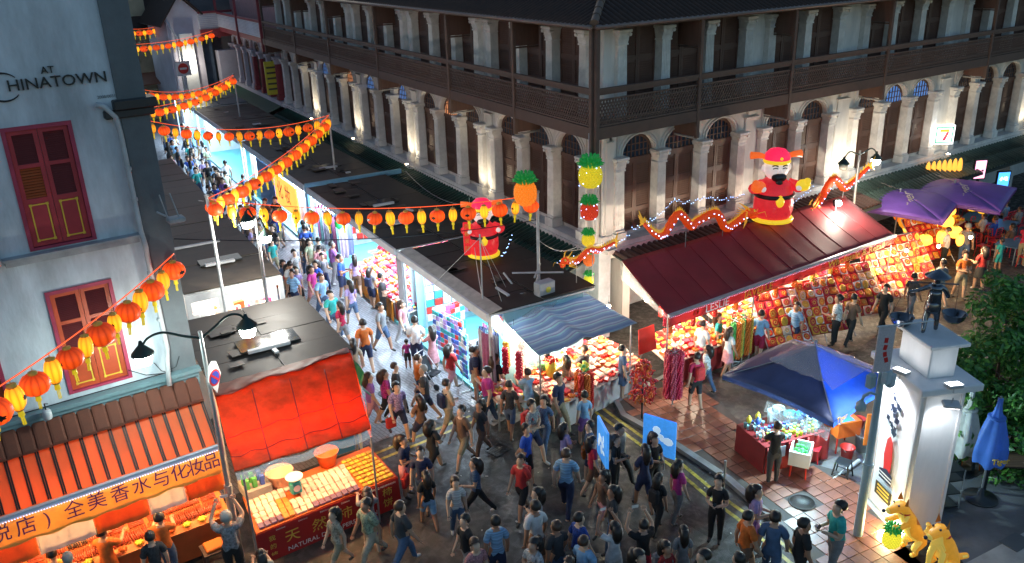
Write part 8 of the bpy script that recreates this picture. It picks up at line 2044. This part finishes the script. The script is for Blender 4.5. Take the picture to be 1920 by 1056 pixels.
PEOPLE = [
 (785, 696, 'white', 'navy', 'standing beside the child at the stall edge', 'cross', 0, 150, 'm', 1.02, ''),
 (766, 692, 'magenta', 'black', 'holding on beside the man in white', 'down', 0, 150, 'f', .62, 's'),
 (815, 708, 'pink', 'pink', 'standing behind a stroller by the nearest right stall', 'reach', 0, 175, 'd', 1, ''),
 (893, 752, 'navy', 'beige', 'standing at the mouth of the market aisle', 'carry', 0, 60, 'm', 1.02, 'o'),
 (932, 768, 'black', 'black', 'beside the yellow bollard holding a pale bag', 'phone', 0, 100, 'f', 1, 'o'),
 (992, 792, 'skyblue', 'skyblue', 'at the front of the corner stall table', 'reach', 0, 170, 'd', 1.02, 's'),
 (958, 822, 'charcoal', 'denim', 'walking in front of the pavement slabs', 'down', .35, 130, 'm', .98, ''),
 (1028, 762, 'green', 'beige', 'leaning over the corner stall table', 'reach', 0, 165, 'm', .98, ''),
 (1062, 765, 'beige', 'brown', 'second at the corner stall table from the bollard', 'reach', 0, 175, 'f', .97, ''),
 (1096, 750, 'charcoal', 'black+', 'at the corner stall table farthest from the bollard', 'reach', 0, 185, 'm', 1, ''),
 (1047, 815, 'navy', 'khaki+', 'walking away from the corner stall', 'down', .4, 20, 'm', 1.02, ''),
 (1022, 850, 'denim', 'denim+', 'walking past the corner stall in denim', 'down', .45, -60, 'f', 1, ''),
 (1096, 838, 'skyblue', 'purple', 'standing before the garland stand with the green tuft', 'down', .15, 160, 'f', .98, 's'),
 (1165, 748, 'denim', 'denim', 'between the corner stall and the pompom stand', 'carry', 0, 60, 'd', 1, 's'),
 (1302, 768, 'crimson', 'black', 'with a backpack on the tiled pavement', 'down', .2, 165, 'm', .98, 'b'),
 (1322, 738, 'white', 'denim+', 'half hidden beyond the backpack wearer', 'down', .3, 200, 'f', .95, ''),
 (1342, 682, 'teal', 'white+', 'before the packets of the maroon awning', 'phone', 0, 20, 'f', 1, ''),
 (1312, 700, 'white', 'beige', 'walking before the first awning table', 'down', .35, 90, 'm', 1, ''),
 (1362, 706, 'white', 'pink', 'strolling before the awning with bare legs', 'down', .3, 80, 'f', 1, 'k'),
 (1420, 678, 'skyblue', 'crimson', 'beside the green and gold garlands', 'down', .2, 110, 'm', .98, ''),
 (1486, 660, 'skyblue', 'navy', 'right in front of the first rack of ornaments', 'down', .3, -90, 'm', .95, ''),
 (1563, 650, 'white', 'black+', 'looking at the racks behind the blue umbrella', 'carry', 0, 200, 'm', 1, ''),
 (1500, 600, 'pink', 'beige+', 'selling under the maroon awning', 'down', 0, 10, 'f', 1, ''),
 (1590, 650, 'brown', 'black+', 'walking behind the blue umbrella peak', 'down', .4, 90, 'm', 1, ''),
 (1650, 625, 'black', 'black+', 'passing before the racks near the banner', 'down', .4, -90, 'm', 1, ''),
 (1702, 600, 'charcoal', 'grey+', 'walking before the farther racks', 'down', .4, 80, 'm', 1, ''),
 (1755, 575, 'grey', 'beige', 'walking away near the sculpture', 'down', .45, 150, 'm', 1.02, ''),
 (1795, 560, 'orange', 'khaki', 'with folded arms beyond the sculpture', 'cross', .2, -30, 'm', 1, ''),
 (1766, 505, 'white', 'black+', 'at the lantern shop counter', 'carry', 0, 190, 'm', 1, ''),
 (1802, 500, 'grey', 'denim+', 'talking at the lantern shop', 'down', 0, 100, 'm', 1, 'g'),
 (1832, 545, 'red', 'black', 'in a black skirt between the shop and the hedge', 'carry', .1, 150, 'f', 1, 'k'),
 (1868, 510, 'teal', 'teal', 'in bright clothes near the red chairs', 'down', .1, 160, 'm', .74, ''),
 (1912, 500, 'crimson', 'khaki+', 'standing over the tables at the right edge', 'reach', 0, 90, 'm', 1.05, ''),
 (1447, 910, 'black', 'charcoal+', 'buying at the drinks table', 'reach', 0, 150, 'm', 1.03, ''),
 (1524, 855, 'striped', 'navy', 'selling at the drinks table', 'reach', 0, 20, 'f', .98, 's'),
 (1558, 1080, 'teal', 'grey+', 'holding a camera near the service pole', 'phone', .1, -120, 'm', 1.02, 's'),
 (1492, 1110, 'black', 'black+', 'bending at the bottom edge near the manhole', 'down', .2, 60, 'm', 1, ''),
 (1340, 1015, 'black', 'black+', 'checking a phone beside the traffic post', 'phone', 0, -60, 'f', 1, ''),
 (1407, 1040, 'lilac', 'purple', 'standing near the kerb with one hand raised', 'phone', .1, 30, 'f', 1, ''),
 (1392, 1090, 'orange', 'brown', 'moving past the kerb at the bottom edge', 'down', .45, 70, 'm', 1, ''),
 (1440, 1100, 'denim', 'denim+', 'at the bottom edge right of the kerb lines', 'down', .3, 120, 'm', 1, ''),
 (763, 932, 'navy', 'pink', 'reading a phone beside the dried fruit stall', 'phone', 0, 40, 'f', 1, 'o'),
 (797, 958, 'navy', 'denim', 'half turned beside the girl with the orange bag', 'down', .2, -40, 'm', .98, ''),
 (806, 992, 'black', 'skyblue', 'walking away in bright blue shorts', 'down', .35, 170, 'f', .95, ''),
 (860, 1010, 'white', 'denim+', 'in jeans in the middle of the road', 'down', .25, -20, 'f', .97, ''),
 (700, 803, 'purple', 'pink', 'walking side by side near the dried fruit stall', 'down', .35, 75, 'f', 1, ''),
 (728, 792, 'magenta', 'black', 'walking in front of the paved aisle', 'down', .4, 75, 'f', 1, ''),
 (748, 785, 'black', 'black+', 'striding out of the market aisle', 'down', .45, 60, 'm', 1.02, ''),
 (848, 738, 'red', 'pink', 'crossing towards the pavement slabs', 'down', .4, 100, 'f', .97, ''),
 (790, 760, 'orange', 'navy', 'with an orange top crossing the paving edge', 'down', .35, 80, 'm', .95, ''),
 (690, 698, 'orange', 'navy', 'walking up the market aisle past the red tarp', 'down', .3, 170, 'm', 1.03, ''),
 (672, 735, 'beige', 'pink', 'with bare legs beside the green tarp corner', 'down', .3, 150, 'f', 1, ''),
 (980, 975, 'red', 'black', 'walking through the middle of the crowd', 'down', .45, -70, 'm', 1.02, 'b'),
 (1062, 965, 'skyblue', 'navy+', 'in the middle of the road left of the blue board', 'down', .4, 130, 'm', 1.02, ''),
 (1007, 1078, 'white', 'brown', 'seen from behind at the bottom of the road', 'down', .2, 175, 'm', 1.02, ''),
 (935, 1105, 'skyblue', 'navy', 'at the bottom edge left of the one in white', 'down', .2, 160, 'm', 1, ''),
 (1085, 1095, 'blue', 'black', 'in vivid blue at the bottom of the road', 'down', .4, 90, 'm', 1.02, ''),
 (872, 880, 'brown', 'khaki', 'striding across the middle of the road', 'down', .5, -80, 'm', 1.02, ''),
 (905, 860, 'charcoal', 'brown+', 'just behind the strider in brown', 'down', .45, -80, 'f', 1, ''),
 (1130, 1000, 'brown', 'pink', 'bare-legged among the dark crowd', 'down', .4, -90, 'f', 1, ''),
 (1110, 930, 'crimson', 'brown', 'passing left of the blue board', 'down', .35, 60, 'f', .97, ''),
 (1150, 1105, 'white', 'white', 'in pale clothes taking a picture at the bottom', 'up', .1, 170, 'f', 1, ''),
 (1203, 1105, 'black', 'crimson', 'photographing at the bottom with a phone raised', 'up', .1, 160, 'm', 1, ''),
 (1275, 1115, 'grey', 'grey', 'in a pale wrap at the bottom edge', 'down', .2, 150, 'f', 1, ''),
 (1045, 1110, 'charcoal', 'denim+', 'at the bottom edge beside the one in vivid blue', 'down', .3, 180, 'm', 1, ''),
 (880, 1100, 'black', 'grey+', 'at the bottom edge left of centre', 'down', .4, -90, 'm', 1, ''),
 (700, 1060, 'palegreen', 'beige+', 'hurrying past the red printed skirt', 'down', .5, -80, 'm', 1, ''),
 (640, 1075, 'beige', 'khaki', 'ahead of the one hurrying in pale green', 'down', .5, -80, 'f', 1, ''),
 (760, 1070, 'charcoal', 'denim+', 'walking low across the bottom of the road', 'down', .5, 95, 'm', 1, ''),
 (700, 1032, 'grey', 'purple', 'close before the dried fruit stall', 'reach', .2, 165, 'f', .97, ''),
 (488, 1034, 'beige', 'brown', 'at the left end of the dried fruit stall', 'reach', 0, 170, 'f', .95, 'H'),
 (423, 967, 'patterned', 'black+', 'with arms up photographing the sausages', 'up', 0, 165, 'm', 1.02, 'gsH'),
 (297, 967, 'orange', 'denim+', 'reaching over the sausage counter', 'reach', 0, 165, 'm', 1, 'H'),
 (280, 1002, 'charcoal', 'khaki+', 'waiting beside the orange cartons', 'down', 0, 175, 'm', 1, 'H'),
 (96, 1035, 'yellow', 'navy', 'at the sausage counter near the left edge', 'down', 0, 170, 'f', 1, 'sH'),
 (125, 1040, 'pink', 'navy', 'with grey hair at the sausage counter', 'down', 0, 170, 'f', 1, 'gsH'),
 (190, 1000, 'orange', 'orange', 'bent over the cartons before the sausages', 'reach', 0, 150, 'm', .97, 'H'),
 (722, 603, 'charcoal', 'black+', 'with folded arms at the second right stall', 'cross', 0, 60, 'm', 1.03, ''),
 (700, 578, 'grey', 'navy', 'with a backpack before the orange skirt', 'down', .1, 120, 'f', .98, 'b'),
 (645, 560, 'blue', 'navy', 'in blue reading a phone in the aisle', 'phone', .1, 50, 'm', 1.02, ''),
 (672, 558, 'lilac', 'brown', 'walking past the red festive goods', 'down', .3, 160, 'f', 1, ''),
 (722, 520, 'crimson', 'blue+', 'selling behind the red festive goods', 'reach', 0, -90, 'f', .98, ''),
 (592, 580, 'magenta', 'pink', 'walking down the aisle in magenta', 'down', .35, 20, 'f', 1, ''),
 (610, 600, 'skyblue', 'denim+', 'walking beside the one in magenta', 'down', .35, 15, 'm', 1.02, ''),
 (628, 632, 'teal', 'denim+', 'in teal in the middle of the aisle', 'down', .4, 10, 'm', 1, ''),
 (646, 655, 'crimson', 'grey', 'in crimson in the middle of the aisle', 'down', .4, 200, 'f', .97, ''),
 (664, 612, 'lilac', 'denim', 'in lilac near the trinket table', 'down', .3, 190, 'f', 1, ''),
 (580, 500, 'blue', 'denim+', 'walking away up the aisle in blue', 'down', .3, 175, 'm', 1, ''),
 (560, 545, 'white', 'grey+', 'in white beside the aisle lamp', 'down', .3, 15, 'm', 1, ''),
 (524, 580, 'orange', 'white+', 'in orange at the end of the left roof', 'down', .3, 30, 'm', .97, ''),
 (548, 575, 'red', 'black', 'in red at the end of the left roof', 'down', .3, 20, 'f', .97, ''),
 (605, 520, 'grey', 'khaki+', 'strolling before the hanging clothes', 'down', .35, 170, 'm', 1, ''),
 (720, 660, 'grey', 'denim', 'in grey beside the drain cover', 'down', .35, 30, 'm', 1, ''),
 (760, 648, 'pink', 'white+', 'passing the stroller', 'down', .35, 20, 'f', .98, ''),
]
for a in PEOPLE:
    person(a[0], a[1], a[2], a[3], a[4], a[5], a[6], a[7], a[8], a[9], a[10])
far = ['skyblue', 'lilac', 'white', 'blue', 'grey', 'denim', 'purple', 'pink', 'palegreen', 'brown', 'charcoal', 'teal', 'white', 'skyblue', 'black']
for i in range(72):
    y = 27.5 + 33 * (i / 72) ** 1.1 + R.uniform(-.4, .4); x = R.uniform(8.3, 10.9) + (y - 17.4) * LV.x / LV.y
    c = far[i % len(far)]; bt = R.choice(('denim+', 'black', 'navy+', 'khaki', 'grey+'))
    person(0, 0, c, bt, 'in the far crowd of the market aisle', R.choice(('down', 'down', 'phone', 'carry')), R.choice((.2, .35, .45)), R.choice((0, 10, 170, 185, 90, -60)), R.choice('mf'), R.uniform(.92, 1.04), '', 0, 'the far crowd of the market aisle', P=Vector((x, y, .004)))
for i, (px, py, c) in enumerate(((1858, 462, 'blue'), (1838, 455, 'white'), (1890, 478, 'brown'), (1905, 440, 'grey'), (1880, 430, 'skyblue'))):
    P = G(px, py, 0); chair(T(P) @ RZ(rad(170)), 'red steel chair with a diner in ' + NAMES.get(c, c) + ' on it', M_RPL)
    person(px, py, c, 'navy', 'seated at the eating terrace', 'sit', 0, 170, 'm', .97, '', P=P + Vector((0, .02, 0)), group='diners')
taken = [G(a[0], a[1]) for a in PEOPLE]
crowd = ['charcoal', 'skyblue', 'black', 'red', 'grey', 'navy', 'brown', 'white', 'denim', 'lilac', 'pink', 'teal', 'blue', 'black', 'magenta', 'beige']
k_ = tries = 0
while k_ < 32 and tries < 3000:
    tries += 1
    x, y = R.uniform(6.6, 13.6), R.uniform(7.6, 18.5)
    if not (y < 14.7 or x > 7.6) or (x > 11 and y > 15.2) or (x > 12.1 and y < 14): continue
    if R.random() > (1 if y < 13.5 else .45): continue
    p = Vector((x, y, 0))
    if any((p - q_).length < .55 for q_ in taken): continue
    taken.append(p); c = crowd[k_ % len(crowd)]; k_ += 1
    person(0, 0, c, R.choice(('denim+', 'black', 'navy', 'khaki', 'grey+', 'black+', 'brown')), 'in the passing crowd of the junction', R.choice(('down', 'down', 'down', 'carry', 'cross')), R.choice((.2, .35, .45, .5)), R.choice((0, 20, 160, 180, 85, -80, 100, -120)), R.choice('mf'), R.uniform(.94, 1.04), R.choice(('', '', '', 'b', 'o', 'g')), 0, 'the passing crowd of the junction', P=p)
# two wearers of tall lit advertising boards
for i, (px, py, rz, lb) in enumerate(((1152, 925, 30, 'left'), (1222, 928, -10, 'right'))):
    o = person(px, py, 'black', 'black+', 'carrying the ' + lb + ' of the two blue boards', 'phone', 0, rz, 'f', 1, '')
    P = G(px, py); Mq = T(P) @ RZ(rad(rz + (35 if i == 0 else -60))) @ T((0, .3, 0))
    t = thing('advert_board', 'blue and white advertising board worn on the back, ' + lb + ' of two', 'board', Mq)
    b = MB(); b.bevbox(-.42, -.03, .95, .42, .03, 1.95, .02); put('board', b.mesh('board', mat('lit_blue_board', (.05, .25, .7), .4, var=.5, scale=3, es=.22, ecol=(.06, .35, .95))), t, Mq)
    b = MB()
    for k in range(9): b.ball((R.uniform(-.25, .25), .031, R.uniform(1.15, 1.75)), (R.uniform(.05, .14), .004, R.uniform(.05, .12)), 8, 4)
    for k in range(6): b.ball((R.uniform(-.25, .25), -.031, R.uniform(1.15, 1.75)), (R.uniform(.05, .14), .004, R.uniform(.05, .12)), 8, 4)
    put('printed_cloud', b.mesh('printed_cloud', mat('board_white', (.6, .75, .85), .5, es=.2, ecol=(.6, .8, 1))), t, Mq)
    b = MB(); b.cyl((-.15, -.02, .6), (-.15, -.02, 1.0), .015); b.cyl((.15, -.02, .6), (.15, -.02, 1.0), .015); put('strut', b.mesh('strut', M_STEEL), t, Mq)
# stroller by the pink dress
P = G(812, 722); M_ = T(P) @ RZ(.4)
t = thing('stroller', 'dark folding stroller in front of the pink dress', 'stroller', M_)
b = MB(); b.slab((-.2, -.2, .45), (.2, -.2, .45), (.2, .15, .42), (-.2, .15, .42), .04); b.slab((-.2, .15, .42), (.2, .15, .42), (.2, .35, .85), (-.2, .35, .85), .04); put('seat', b.mesh('seat', M_LET), t, M_)
b = MB()
for s_ in (-1, 1): b.cyl((s_ * .22, -.3, .12), (s_ * .22, .45, 1.0), .014); b.cyl((s_ * .22, .3, .1), (s_ * .22, -.1, .6), .014)
b.cyl((-.22, .45, 1.0), (.22, .45, 1.0), .016); put('frame', b.mesh('frame', M_STEEL), t, M_)
for x in (-.22, .22):
    for y in (-.3, .3): b = MB(); b.cyl((x - .02, y, .1), (x + .02, y, .1), .1, n=14); put('wheel', b.mesh('wheel', M_LET), t, M_)
bpy.data.scenes.remove(TMP)
